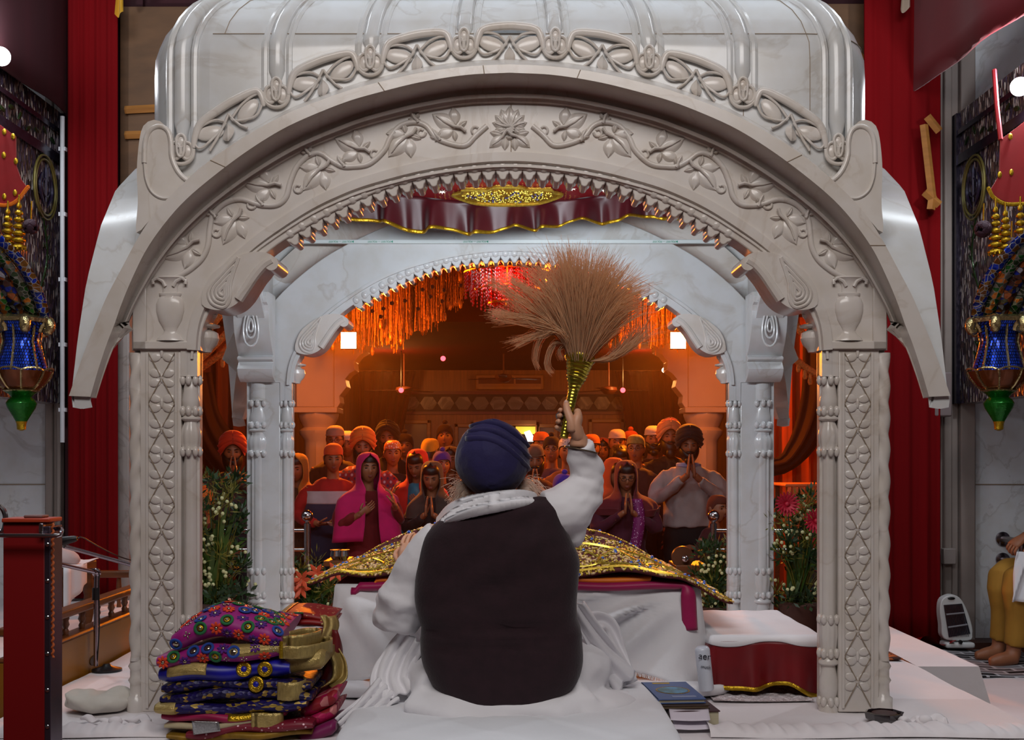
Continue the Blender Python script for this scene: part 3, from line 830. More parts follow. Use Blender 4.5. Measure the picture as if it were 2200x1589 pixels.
def door(n, x0, x1, ytop, glass, label_open=False):
    m = MB(); fw = 8
    bx(m, x0-fw, x0, ytop-8, 1208, YB, .1); bx(m, x1, x1+fw, ytop-8, 1208, YB, .1); bx(m, x0-fw, x1+fw, ytop-8, ytop, YB, .1)
    f = ST(m, 'door_%d' % n, LTW, bevel=.01)
    q = MB(); bx(q, x0, x1, ytop, 1208, YB, .04); q.build('door_leaf', glass, f)
    return f
DG = M('frosted_door_glass', (160, 120, 80), .3)
door(1, 870, 918, 910, DG); door(2, 985, 1010, 918, DG); door(3, 1160, 1190, 918, DG); door(4, 1272, 1332, 908, M('orange_door_wood', (206, 110, 50), .4))
ex = door(5, 1020, 1150, 914, M('dark_doorway', (12, 6, 5), .8))
m = MB(); bx(m, 1018, 1152, 903, 911, YB, .12); m.build('lintel', LTW, ex)
q = MB(); bx(q, 1108, 1152, 916, 932, YB-.05, .02)
tag(q.build('lit_sign', EM('yellow_sign_light', (235, 190, 60), 1.2)), 'lit yellow sign hanging in the dark doorway behind the turban', 'sign')
q = MB().prism([Vector(p) for p in ((1126, 928), (1138, 924), (1148, 940), (1146, 948), (1134, 948))], YB-.22, YB-.18, lambda p, y: P(p.x, p.y, YB-.2)+Vector((0, y-YB+.2, 0)))
tag(q.build('doorway_lamp', EM('white_lamp_glow', (255, 250, 245), 4)), 'bright white lamp in the dark doorway behind the turban', 'lamp')
t = thing('air_conditioner', 'long wall air conditioner high on the panelled back wall', 'air conditioner', P(1095, 838, YB))
m = MB(); bx(m, 1022, 1168, 806, 838, YB, .2); m.build('body', M('ac_casing', (226, 150, 92), .4), t, bevel=.02)
m = MB(); bx(m, 1028, 1104, 811, 824, YB-.2, .01); bx(m, 1108, 1162, 811, 824, YB-.2, .01); m.build('grille', M('ac_grille', (130, 60, 30), .5), t)
m = MB(); bx(m, 1028, 1162, 831, 835, YB-.2, .015); m.build('louvre', M('ac_louvre', (240, 170, 110), .4), t)
# drapes beside the panelling
def tied(pts_in, pts_out, Y, name, label, mat, n=6, amp=.05):
    """curtain whose two edges are photo curves at depth Y"""
    A = spline([Vector(p) for p in pts_in], 20); B = spline([Vector(p) for p in pts_out], 20)
    def fn(u, v):
        i = int(v*19.999); q = A[min(i, 19)].lerp(B[min(i, 19)], u)
        return P(q.x, q.y, Y)+Vector((0, amp*math.sin(u*n*2*PI+v*1.5), 0))
    m = MB().grid(fn, n*10, 19)
    return tag(m.build(name, mat, solid=.01), label, 'curtain')
HC = M('hall_curtain_cloth', (96, 14, 8), .9, var=.4, scale=1.5, stretch=(5, 5, .5))
tied([(770, 797), (770, 900), (765, 1100)], [(893, 797), (876, 870), (858, 960)], 18.0, 'curtain', 'dark red drawn curtain at the left end of the panelled wall', HC)
tied([(1322, 797), (1338, 870), (1352, 960)], [(1470, 797), (1470, 900), (1475, 1100)], 18.0, 'curtain', 'dark red drawn curtain at the right end of the panelled wall', HC)
# ceiling cloth folds
m = MB()
for x0, x1, y0, y1, Y in ((860, 1000, 716, 738, 11.6), (1000, 1300, 740, 760, 14)):
    bx(m, x0, x1, y0, y1, Y, .02)
# columns with scalloped brackets
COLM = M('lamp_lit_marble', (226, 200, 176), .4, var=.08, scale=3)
def hall_column(cx, label, sd):
    Y = 12.6
    c0 = P(cx, 983, Y); X = c0.x
    t = thing('marble_column', label, 'column', (X, Y, 0), 'marble columns in the hall')
    z = lambda py: P(0, py, Y).z
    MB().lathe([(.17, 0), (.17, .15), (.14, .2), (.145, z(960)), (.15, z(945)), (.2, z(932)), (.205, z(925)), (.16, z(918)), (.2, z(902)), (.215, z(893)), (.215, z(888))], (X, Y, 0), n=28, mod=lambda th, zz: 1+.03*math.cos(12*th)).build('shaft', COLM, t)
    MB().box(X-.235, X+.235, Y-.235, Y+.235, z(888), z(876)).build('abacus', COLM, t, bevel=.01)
    for s in (-1, 1):
        h0 = z(876); ol = [(0, h0), (.23, h0), (.26, h0+.05), (.25, h0+.12), (.29, h0+.17), (.33, h0+.22), (.31, h0+.3), (.36, h0+.36), (.42, h0+.40), (.41, h0+.49), (.47, h0+.56), (.54, h0+.6), (.55, h0+.68), (.62, h0+.76), (.72, h0+.82), (.9, h0+.88), (.9, 2.93), (0, 2.93)]
        k = MB().prism([Vector(p) for p in ol], Y-.16, Y+.16, lambda p, y: Vector((X+s*p.x, y, p.y)))
        k.build('cusped_bracket', COLM, t, bevel=.01)
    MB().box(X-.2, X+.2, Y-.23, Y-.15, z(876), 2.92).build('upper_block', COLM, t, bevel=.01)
    return t
hall_column(684, 'orange lit marble column in the hall behind the left rear pillar', -1)
hall_column(1512, 'orange lit marble column in the hall behind the man in the black turban', 1)
# flood lamps
LAMPE = EM('flood_lamp_glow', (255, 214, 120), 30)
FL = []
for px, lab in ((749, 'glowing square flood lamp under the left cusped bracket'), (1457, 'glowing square flood lamp under the right cusped bracket')):
    p = P(px, 731, 11.3); FL.append(p)
    t = thing('flood_lamp', lab, 'lamp', p, 'flood lamps in the hall')
    MB().box(p.x-.08, p.x+.08, p.y, p.y+.06, p.z-.085, p.z+.085).build('housing', BLACK, t, bevel=.008)
    MB().box(p.x-.073, p.x+.073, p.y-.008, p.y+.002, p.z-.078, p.z+.078).build('lens', LAMPE, t)
    MB().tube([p+Vector((0, .03, .08)), p+Vector((0, .03, 3.53-p.z))], .012, n=8).build('hanger', BLACK, t)
SPE = EM('spot_bulb_glow', (255, 225, 200), 7); SPR = EM('red_bulb_glow', (255, 60, 70), 7)
for px, py, e, lab in ((820, 703, SPE, 'round white ceiling spotlight under the left bead curtain'), (765, 793, SPE, 'small white spotlight low beside the left column'), (952, 770, SPR, 'small red spotlight in the maroon ceiling'), (1375, 697, SPE, 'round white ceiling spotlight right of the whisk hair'), (1427, 795, SPE, 'small white spotlight low beside the right column'), (1338, 838, SPR, 'pink spotlight on the dark curtain by the ceiling fan'), (1738, 772, SPR, 'small red spotlight behind the right garland'), (862, 838, SPR, 'pink spotlight on the left drawn curtain by a fan')):
    Y = min(15, 1.43*2500/(983-py)) if py < 760 else 15.5
    p = P(px, py, Y); r = 5.5*Y/2500
    t = thing('ceiling_spotlight', lab, 'spotlight', p)
    MB().lathe([(r*.5, .0), (r, .01), (r*.9, .02)], (0, 0, 0), n=16, M_=Euler((PI/2, 0, 0)).to_matrix()).move(p).build('bulb', e, t)
    MB().tube([p+Vector((0, .02, 0)), p+Vector((0, .02, 2.93-p.z))] if p.z < 2.9 else [p, p+Vector((0, .03, .03))], .01, n=6).build('stem', BLACK, t)
# ceiling fans
FANM = M('brown_fan_enamel', (120, 60, 34), .4)
for px, py, lab, a0 in ((1308, 838, 'brown ceiling fan in front of the pink lit right curtain', .2), (868, 838, 'brown ceiling fan in front of the pink lit left curtain', .9), (1082, 812, 'brown ceiling fan in front of the air conditioner', .5)):
    p = P(px, py, 16.0)
    t = thing('ceiling_fan', lab, 'fan', p, 'ceiling fans')
    MB().lathe([(.02, .06), (.11, .04), (.12, 0), (.07, -.05), (.01, -.06)][::-1], p, n=20).build('motor', FANM, t)
    MB().tube([p+Vector((0, 0, .05)), Vector((p.x, p.y, 2.93))], .012, n=8).build('rod', FANM, t)
    for k in range(3):
        a = a0+k*2*PI/3; d = Vector((math.cos(a), math.sin(a), 0))
        MB().tube([p+d*.1, p+d*.2, p+d*.55], [(.006, .03), (.006, .055), (.005, .06)], n=8, up=(0, 0, 1)).build('blade', FANM, t)
# bead curtain: strands of tinsel below the ceiling, one mass either side
TINS = M('copper_tinsel', (244, 160, 80), .35, metal=.3, var=.5, scale=40)
def bead_curtain(sd):
    env = [(1008, 632), (1000, 640), (962, 660), (950, 690), (905, 715), (860, 738), (800, 745), (740, 738), (700, 730), (660, 720)]
    env = sorted(env); rr = random.Random(11+sd); m = MB()
    for k in range(520):
        px = rr.uniform(662, 1008); Y = rr.uniform(11.5, 12.0)
        for (a, b), (c, d) in zip(env, env[1:]):
            if a <= px <= c: yb = lerp(b, d, (px-a)/(c-a)); break
        yb -= rr.random()**2*70-rr.random()**6*22
        x = px if sd < 0 else 2*MX-px
        top = 3.5; zb = P(0, yb, Y).z; X = P(x, 0, Y).x
        n = 8; pts = [Vector((X+rr.uniform(-.006, .006), Y+rr.uniform(-.006, .006), lerp(top, zb, i/n))) for i in range(n+1)]
        m.tube(pts, rr.uniform(.0035, .0065), n=3, caps=False)
        for i in range(5):
            q = lerp(top, zb, rr.random()); m.ell((X, Y, q), (.008, .008, .014), nu=5, nv=3)
        if rr.random() < .12: m.ell((X, Y, zb), (.02, .02, .05), nu=6, nv=4)
    o = m.build('bead_curtain', TINS, sharp=0)
    return tag(o, 'copper tinsel strands hanging %s the red chandelier' % ('left of' if sd < 0 else 'right of'), 'bead curtain', kind='stuff')
for sd in (-1, 1): bead_curtain(sd)
t = thing('rosette_string', 'dark little flower heads scattered on the left tinsel curtain', 'flowers', P(880, 650, 10.1))
m = MB()
for x, y in ((912, 592), (891, 610), (908, 622), (929, 616), (937, 597), (925, 637), (870, 646), (842, 651), (824, 663), (898, 663), (800, 668), (818, 680), (954, 623), (950, 647), (990, 613)):
    for k in range(5):
        a = k*1.256; m.ell(P(x+2.2*math.cos(a), y+2.2*math.sin(a), 10.1), .011, nu=6, nv=4)
m.build('flower_head', M('dark_red_flower', (60, 14, 12), .8), t)
# red chandelier
t = thing('chandelier', 'red beaded chandelier with candle bulbs hanging in the middle of the hall', 'chandelier', P(1090, 600, 9.9))
RB_ = M('red_glass_bead', (220, 20, 20), .15, var=.3, scale=50, trans=.3); rr = random.Random(5)
fr = MB()
c0 = P(1090, 585, 9.9)
for r, dz in ((.36, .0), (.27, -.14), (.16, -.26)):
    fr.tube([c0+Vector((r*math.cos(a), r*math.sin(a), dz)) for a in [i*PI/14 for i in range(28)]], .012, n=6, closed=True)
fr.tube([c0+Vector((0, 0, -.28)), Vector((c0.x, c0.y, 3.52))], .014, n=8)
for k in range(8):
    a = k*PI/4; fr.tube([c0+Vector((0, 0, -.1)), c0+Vector((.2*math.cos(a), .2*math.sin(a), -.16)), c0+Vector((.36*math.cos(a), .36*math.sin(a), .02))], .009, n=6)
fr.build('frame', GOLD, t)
b = MB()
for k in range(420):
    r = .37*math.sqrt(rr.random()); a = rr.uniform(0, 2*PI); z0 = .05-.1*rr.random(); L = (.42-.5*r)*rr.uniform(.5, 1.1)
    x, y = c0.x+r*math.cos(a), c0.y+r*math.sin(a)
    for i in range(int(L/.03)): b.ell((x, y, c0.z+z0-i*.03), (.0085, .0085, .013), nu=5, nv=3)
b.build('bead_strand', RB_, t)['kind'] = 'stuff'
e = MB(); BULB = EM('candle_bulb_glow', (255, 120, 30), 12); bulbs = []
for x, y in ((1008, 575), (1020, 569), (1035, 567), (1052, 566), (1137, 563), (1172, 570), (1182, 571), (1175, 604)):
    p = P(x, y, 9.85); MB().lathe([(.004, -.03), (.016, -.01), (.018, .008), (.003, .045)], p, n=10).build('candle_bulb', BULB, t)
# garlands beside the canopy
GARL = M('marigold_garland', (224, 132, 60), .8, var=.5, scale=60, bump=.4)
def garland(pts, Y, label, tass=()):
    t = thing('garland', label, 'garland', P(*pts[0], Y), 'marigold garlands in the side bays')
    m = MB(); q = spline([P(a, b, Y) for a, b in pts], 60)
    rr = random.Random(len(pts)+int(pts[0][0]))
    for p in q: m.ell(p, (.028, .028, .028), rot=(rr.random()*3, rr.random()*3, 0), nu=7, nv=5)
    m.build('flower_chain', GARL, t, sharp=20)
    for a, b in tass: MB().lathe([(.004, .06), (.012, .03), (.02, -.03), (.012, -.05)][::-1], P(a, b, Y), n=10).build('tassel', GARL, t)
garland([(405, 742), (440, 716), (470, 680), (500, 640)], 8.6, 'upper marigold garland sloping in the left bay of the canopy')
garland([(405, 790), (440, 762), (475, 728), (510, 690)], 8.7, 'middle marigold garland sloping in the left bay of the canopy')
garland([(405, 805), (440, 785), (475, 758), (510, 722)], 8.9, 'lowest marigold garland sloping in the left bay of the canopy', ((478, 775),))
garland([(1680, 650), (1705, 690), (1735, 728), (1790, 780)], 8.6, 'upper marigold garland sloping in the right bay of the canopy')
garland([(1680, 735), (1710, 772), (1745, 798), (1795, 822)], 8.7, 'lower marigold garland with tassels in the right bay of the canopy', ((1716, 785), (1730, 800), (1741, 812)))
# side bays of the hall: backdrop curtains and swags
OB = M('orange_backdrop_cloth', (236, 100, 44), .8, var=.35, scale=1.2, stretch=(6, 6, .4))
pleat_m = pleat(MB(), (2.5, 11.6, 0), (4.3, 11.6, 0), 0, 2.9, 10, .04, 8)
tag(pleat_m.build('curtain', OB, solid=.01), 'orange pleated backdrop curtain seen through the right bay', 'curtain')
pleat_m = pleat(MB(), (-4.3, 12.4, 0), (-2.45, 12.4, 0), 0, 2.9, 10, .04, 9)
tag(pleat_m.build('curtain', M('brown_backdrop_cloth', (96, 34, 20), .8, var=.35, scale=1.2, stretch=(6, 6, .4)), solid=.01), 'brown pleated backdrop curtain seen through the left bay', 'curtain')
def swag(o_, i_, Y, lab):
    A = spline([Vector(p) for p in o_], 24); B = spline([Vector(p) for p in i_], 24)
    m = MB().grid(lambda u, v: P(*(A[int(v*23.99)].lerp(B[int(v*23.99)], u)), Y)+Vector((0, -.08*math.sin(u*PI)+.02*math.sin(u*18), 0)), 24, 23)
    tag(m.build('swag_drape', M('dark_swag_cloth', (52, 14, 10), .8, var=.3, scale=3), solid=.012), lab, 'drape')
swag([(1790, 700), (1790, 870), (1760, 950), (1715, 1000), (1660, 1022), (1560, 1010)], [(1725, 740), (1722, 840), (1708, 910), (1690, 955), (1660, 985), (1560, 960)], 11.3, 'dark brown swag drape curving across the right bay')
swag([(390, 800), (430, 960), (470, 1020), (510, 1060)], [(455, 800), (470, 880), (500, 930), (530, 960)], 12.2, 'dark brown swag drape falling through the left bay')
swag([(1560, 880), (1570, 940), (1590, 1000), (1640, 1060)], [(1595, 850), (1610, 920), (1630, 960), (1660, 1000)], 11.9, 'dark brown swag drape behind the right rear pillar')
t = thing('skirted_table', 'table with an orange fringed skirt in the right bay', 'table', (P(1730, 0, 10.6).x, 10.6, 0))
x = P(1730, 0, 10.6).x
pm = pleat(MB(), (x-.22, 10.35, 0), (x+.3, 10.35, 0), .75, 1.24, 8, .02, 12); pm.build('skirt', M('peach_table_skirt', (232, 130, 80), .7, var=.25), t, solid=.006)
MB().box(x-.24, x+.32, 10.35, 10.9, 1.24, 1.27).build('tabletop', M('peach_cloth', (232, 140, 90), .7), t, bevel=.01)
for a in (-.2, .28):
    for b_ in (10.4, 10.85): MB().box(x+a-.02, x+a+.02, b_-.02, b_+.02, 0, 1.24).build('leg', WOOD, t)
# ================================================================ platform and floors
def wrinkle(x, y, s=3.0, a=.006):
    return a*noise.noise((x*s, y*s, 1.3))+a*.4*noise.noise((x*s*3, y*s*3, 4.3))
SHEET = M('white_sheet', (236, 230, 232), .9, var=.05, scale=4, bump=.15, bscale=18, sheen=.15)
def sheet_box(m, x0, x1, y0, y1, z0, z1, nx, ny, flare=0):
    m.grid(lambda u, v: Vector((lerp(x0, x1, u), lerp(y0, y1, v), z1+wrinkle(lerp(x0, x1, u), lerp(y0, y1, v)))), nx, ny)
    for f in ((lambda u: (lerp(x0, x1, u), y0)), (lambda u: (lerp(x0, x1, u), y1)), (lambda u: (x0, lerp(y0, y1, u))), (lambda u: (x1, lerp(y0, y1, u)))):
        m.grid(lambda u, v, f=f: Vector((f(u)[0], f(u)[1], lerp(z1+wrinkle(*f(u)), z0, v))), nx, 3)
m = MB(); sheet_box(m, -1.72, 1.695, 3.3, 6.35, 0, ZB, 60, 60)
dais = thing('raised_platform', 'broad white sheeted platform that carries the marble canopy', 'platform', (0, 4.8, 0))
m.build('sheeted_top', SHEET, dais, sharp=50)
m = MB(); m.grid(lambda u, v: Vector((lerp(1.697, lerp(1.955, 2.15, max(0, v-.5)*2), u), 4.86+.02*v, lerp(ZB+.002, 0, max(0, v-.5)*2))) if v >= .5 else Vector((lerp(1.697, 1.955, u), lerp(6.2, 4.86, v*2), ZB+.002+wrinkle(u*2, v*3)*.6)), 8, 20)
m.grid(lambda u, v: Vector((lerp(1.955, 2.15, v), lerp(6.2, 4.88, u), lerp(ZB+.002, 0, v))), 8, 6)
m.build('sheeted_step', SHEET, dais, sharp=50)
# gathered hem along the front edge
def ruffle(x0, x1, label):
    rr = random.Random(int(x0*10)); ph = [rr.uniform(0, 6) for _ in range(5)]
    def fn(u, v):
        x = lerp(x0, x1, u); a = v*PI*.9
        w = math.sin(x*120+2*math.sin(x*17+ph[0])+v*2.8)*.5+.5*math.sin(x*57+ph[1]+v)
        r = .026*(1+.34*w)
        y = 3.72-.045*math.cos(a)*1.5+.01*math.sin(x*9+ph[2])
        return Vector((x, y-.03, ZB+.004+max(0, math.sin(a))*r*1.0))
    m = MB().grid(fn, 900, 10)
    return tag(m.build('gathered_hem', SHEET), label, 'cloth hem')
ruffle(-1.72, -.78, 'gathered white hem along the platform edge left of the folded cloths')
ruffle(.62, 1.69, 'gathered white hem along the platform edge right of the books')
# lower white sheet and patterned mat on the right, left stage
struct(MB().box(1.72, 7, 4.2, 7.5, 0, .3).build('floor', M('stage_floor_boards', (90, 60, 48), .6)))
m = MB().grid(lambda u, v: Vector((lerp(2.2, 4.2, u), lerp(4.6, 6.35, v), .306+abs(wrinkle(u*4, v*4, 2, .01)))), 24, 16)
tag(m.build('floor_sheet', SHEET), 'white sheet spread on the lower floor right of the platform', 'sheet')
def mat_check():
    m_, nt, b = newmat('black_white_weave')
    tc = nt.nodes.new('ShaderNodeTexCoord'); br = nt.nodes.new('ShaderNodeTexBrick'); nt.links.new(tc.outputs['Object'], br.inputs['Vector'])
    br.inputs['Scale'].default_value = 3.2; br.inputs['Color1'].default_value = srgb(16, 14, 18); br.inputs['Color2'].default_value = srgb(170, 166, 170); br.inputs['Mortar'].default_value = srgb(190, 186, 190); br.inputs['Mortar Size'].default_value = .03; br.inputs['Bias'].default_value = -.4
    nt.links.new(br.outputs[0], b.inputs['Base Color']); b.inputs['Roughness'].default_value = .8; return m_
m = MB().grid(lambda u, v: Vector((lerp(2.45, 4.2, u)+.1*v, lerp(6.3, 7.2, v), .312+.004*math.sin(u*30))), 30, 10)
tag(m.build('floor_mat', mat_check(), solid=.006), 'black and white patterned mat on the floor in front of the room heater', 'mat')
struct(MB().box(2.3, 7, 7.3, 7.5, .3, .34).build('trim_6', M('dark_threshold_wood', (78, 44, 34), .5)))
struct(MB().box(-7, -1.80, 3.95, 7.5, 0, .6).build('floor', SHEET))
# wooden railing of the musicians' stage
t = thing('stage_railing', 'yellow board with turned wooden railing left of the platform', 'railing', (-1.765, 5.5, 0))
YEL = M('yellow_varnished_board', (150, 96, 22), .45, var=.35, scale=2.5, stretch=(3, .8, 1))
MB().box(-1.79, -1.74, 4.05, 7.1, 0, .784).build('board', YEL, t, bevel=.004)
m = MB().box(-1.80, -1.73, 4.05, 7.1, .875, .905).box(-1.80, -1.73, 4.05, 7.1, .784, .80); m.build('rail', WOOD, t, bevel=.008)
for k in range(17):
    y = 4.25+k*.175
    MB().lathe([(.012, .8), (.014, .815), (.009, .825), (.016, .84), (.012, .855), (.016, .865), (.012, .876)], (-1.765, y, 0), n=10).build('baluster', WOOD, t)
MB().lathe([(.0, -.001), (.014, .0), (.02, .003), (.006, .006)], (0, 0, 0), n=14, sy=1.9, M_=Euler((0, PI/2, 0)).to_matrix()).move((-1.74, 4.83, .66)).build('keyhole_plate', M('dark_brass', (60, 36, 16), .4, metal=.6), t)
t = thing('back_railing', 'low wooden rail in front of the left red curtain', 'railing', (-2.4, 7.0, .6))
MB().box(-2.9, -1.85, 6.98, 7.05, .78, .82).build('rail', WOOD, t, bevel=.008)
for k in range(7): MB().lathe([(.014, .6), (.01, .66), (.017, .71), (.012, .78)], (-2.85+k*.16, 7.015, 0), n=10).build('baluster', WOOD, t)
# ================================================================ people
SKIN = M('brown_skin', (158, 100, 68), .5, var=.12, scale=12, sss=.1)
SKINF = M('fair_skin', (214, 160, 128), .5, var=.1, scale=14, sss=.15)
DARKH = M('black_hair', (18, 12, 10), .45, var=.4, scale=40, stretch=(6, 6, 1))
EYEM = M('dark_eye', (20, 12, 10), .25)
LIPM = M('lip_skin', (130, 66, 54), .5)
def head_mb(s, fem=False):
    m = MB()
    def fn(u, v):
        th = u*2*PI; ph = v*PI-PI/2
        x, y, z = math.cos(ph)*math.sin(th), -math.cos(ph)*math.cos(th), math.sin(ph)
        q = Vector((x*.074, y*.094, z*.118))
        if z < 0:
            q.x *= 1-.30*(-z)**1.5; q.y = q.y*(1-.12*(-z))-.012*(-z)
        fr = max(0, -y)
        for sx in (-1, 1):
            g = math.exp(-(((q.x-sx*.030)/.015)**2+((q.z-.010)/.013)**2)); q.y += .010*g*fr
            g = math.exp(-(((q.x-sx*.028)/.02)**2+((q.z-.032)/.009)**2)); q.y -= .004*g*fr
            g = math.exp(-(((q.x-sx*.042)/.02)**2+((q.z+.022)/.018)**2)); q.y -= .004*g*fr
        g = math.exp(-((q.x/.010)**2+((q.z+.012)/.024)**2)); q.y -= .020*g*fr*(1 if z < .1 else .6)
        g = math.exp(-((q.x/.017)**2+((q.z+.030)/.009)**2)); q.y -= .010*g*fr
        g = math.exp(-((q.x/.024)**2+((q.z+.058)/.012)**2)); q.y -= .006*g*fr
        g = math.exp(-((q.x/.022)**2+((q.z+.100)/.016)**2)); q.y -= .008*g*fr
        return q
    m.grid(fn, 40, 30, cu=True)
    for sx in (-1, 1): m.ell((sx*.075, .008, -.005), (.010, .02, .032), rot=(0, sx*.2, 0), nu=8, nv=6)
    m.v = [p*s for p in m.v]; return m
def hand_mb(kind='flat'):
    """hand along +Z from the wrist at 0, palm facing -X, thumb towards -Y; five fingers"""
    m = MB()
    m.tube([(0, 0, -.02), (0, 0, .01), (0, .002, .05), (0, .003, .09)], [(.016, .024), (.014, .028), (.0135, .038), (.011, .036)], n=10, up=(1, 0, 0))
    curl = {'flat': .04, 'relax': .5, 'grip': 1.35}[kind]
    for i, (y, L) in enumerate(((-.028, .070), (-.009, .080), (.010, .074), (.027, .058))):
        p = Vector((0, y, .085)); a = .0; pts = [p.copy()]
        for k in range(3):
            a += curl*(.5 if k == 0 else 1.0)*.75
            p = p+Vector((-math.sin(a), 0, math.cos(a)))*L*(.42, .33, .27)[k]; pts.append(p.copy())
        m.tube(spline(pts, 9), [.0088-.0004*j for j in range(9)], n=8)
        m.ell(pts[-1], .0068, nu=8, nv=6)
    q = [Vector((-.004, -.026, .018)), Vector((-.012, -.050, .045)), Vector((-.018-.01*curl, -.056, .072)), Vector((-.022-.03*curl, -.050+.01*curl, .094))]
    m.tube(spline(q, 9), [.0115-.0006*j for j in range(9)], n=8); m.ell(q[-1], .0075, nu=8, nv=6)
    return m
def orient(d, palm, c):
    """matrix with +Z along d and -X along palm"""
    z = Vector(d).normalized(); x = -Vector(palm); x = (x-z*x.dot(z)).normalized(); y = z.cross(x)
    mm = Matrix((x, y, z)).transposed().to_4x4(); mm.translation = Vector(c); return mm
def dome(rim, top, rx, ry, bulge, ridges=None, nu=40, nv=14, cy=.0, peak=0):
    """headgear shell in head coordinates; rim(th) height with th=0 at the face"""
    def fn(u, v):
        th = u*2*PI-PI; zr = rim(abs(th))
        a = v
        rr = math.cos(a*PI/2)**.62*(1+bulge*math.sin(min(1, a*1.15)*PI))
        z = lerp(zr, top+peak*math.exp(-(th/.5)**2)*0, math.sin(a*PI/2)**.9)
        k = 1
        if ridges: k += ridges(abs(th), v)
        return Vector((rx*rr*k*math.sin(th), cy-ry*rr*k*math.cos(th), z))
    return MB().grid(fn, nu, nv, cu=True)
def turban_mb(w=1.0, h=1.0, amp=.018):
    rim = lambda t: lerp(.078, -.035, sstep(.05, 1.5, t))
    m = dome(rim, .165*h+.01, .100*w, .118*w, .26, lambda t, v: amp*math.sin(22*(v*.9+.12*t))*math.sin(PI*v)**.5, nv=26, cy=.008)
    for k in range(4):       # wrapped layers crossing above the brow
        for sx in (-1, 1):
            pts = []
            for i in range(14):
                th = sx*(.02+i*.115); t = abs(th)
                z = lerp(.085+k*.024, -.01+k*.042, sstep(0, 1.5, t)); a = .13+k*.17
                rr = math.cos(a*PI/2)**.62*(1+.26*math.sin(min(1, a*1.15)*PI))*1.005
                pts.append(Vector((.100*w*rr*math.sin(th), .008-.118*w*rr*math.cos(th), z*h+.01)))
            m.tube(pts, [(.006, .016)]*14, n=8)
    m.v = [Vector((p.x, p.y, p.z)) for p in m.v]; return m
def cap_mb(kind):
    if kind == 'cap': m = dome(lambda t: .045, .135, .080, .100, .05, nu=32, nv=10); m.tube([(.081*math.sin(t), -.101*math.cos(t), .05) for t in [i*PI/16 for i in range(32)]], .006, n=6, closed=True)
    elif kind == 'bandana':
        m = dome(lambda t: lerp(.05, .0, sstep(.6, 2.4, t)), .132, .081, .101, .06, lambda t, v: .012*math.sin(9*v+t*3), nu=32, nv=12)
        m.ell((0, .10, -.01), (.02, .02, .015), nu=8, nv=6); m.tube([(.01, .105, -.01), (.03, .115, -.06), (.035, .11, -.11)], [(.003, .018)]*3, n=6)
    elif kind == 'patka':
        m = dome(lambda t: lerp(.05, -.03, sstep(.3, 2.0, t)), .13, .085, .104, .08, lambda t, v: .01*math.sin(12*v+t*4), nu=32, nv=12); m.ell((0, -.03, .145), (.028, .028, .024), nu=12, nv=8)
    else: m = dome(lambda t: lerp(.055, -.06, sstep(.9, 1.9, t)), .128, .079, .099, .05, nu=32, nv=12)
    return m
def hood_mb(s, shoulder, length, wide=1.0, seed=0):
    """scarf over head, shoulders and chest, in head coordinates scaled by s; open at the face"""
    lv = [(.140, .006, 180), (.132, .05, 180), (.112, .078, 172), (.085, .092, 150), (.04, .098, 131), (-.02, .101, 127), (-.08, .100, 130), (-.125, .103, 146), (-.16, .13, 160), (-.195, .185*wide, 166), (-.24, .225*wide, 168), (-.32, .245*wide, 169), (-.32-length*.5, .25*wide, 168), (-.32-length, .26*wide, 165)]
    def fn(u, v):
        f = v*(len(lv)-1); i = min(int(f), len(lv)-2); t = f-i
        z, r, a = (lerp(lv[i][k], lv[i+1][k], t) for k in range(3))
        th = math.radians(a)*(u*2-1)
        tor = sstep(-.12, -.24, z)
        sx, sy = lerp(.98, 1.12, tor), lerp(1.18, .72, tor)
        fold = (.05*math.sin(u*34+seed)+.04*math.sin(u*19+v*5+seed*2))*tor*r
        front = math.exp(-((abs(u*2-1)-1)/.12)**2)
        rr = r+fold
        return Vector((rr*sx*math.sin(th), rr*sy*math.cos(th)+.008-.02*front*(1-tor), z+.01*math.sin(u*9+seed)*tor))*s
    return MB().grid(fn, 56, 40)
def mk(name, mb, mat, root, place, **k):
    mb.xf(place); return mb.build(name, mat, root, **k)
def push(o, fn):
    """move every vertex along its normal by fn(co)"""
    me = o.data; n = [0.0]*(3*len(me.vertices)); c = n[:]
    me.vertices.foreach_get('normal', n); me.vertices.foreach_get('co', c)
    for i in range(0, len(c), 3):
        k = fn(Vector(c[i:i+3]))
        c[i] += n[i]*k; c[i+1] += n[i+1]*k; c[i+2] += n[i+2]*k
    me.vertices.foreach_set('co', c); me.update()
def displaced(o, a, sc, seed):
    push(o, lambda p: a*noise.noise((p.x*sc*1.3+seed, p.y*sc, p.z*sc*.55))+a*.4*noise.noise((p.x*sc*3+seed, p.y*sc*3, p.z*sc*1.3)))
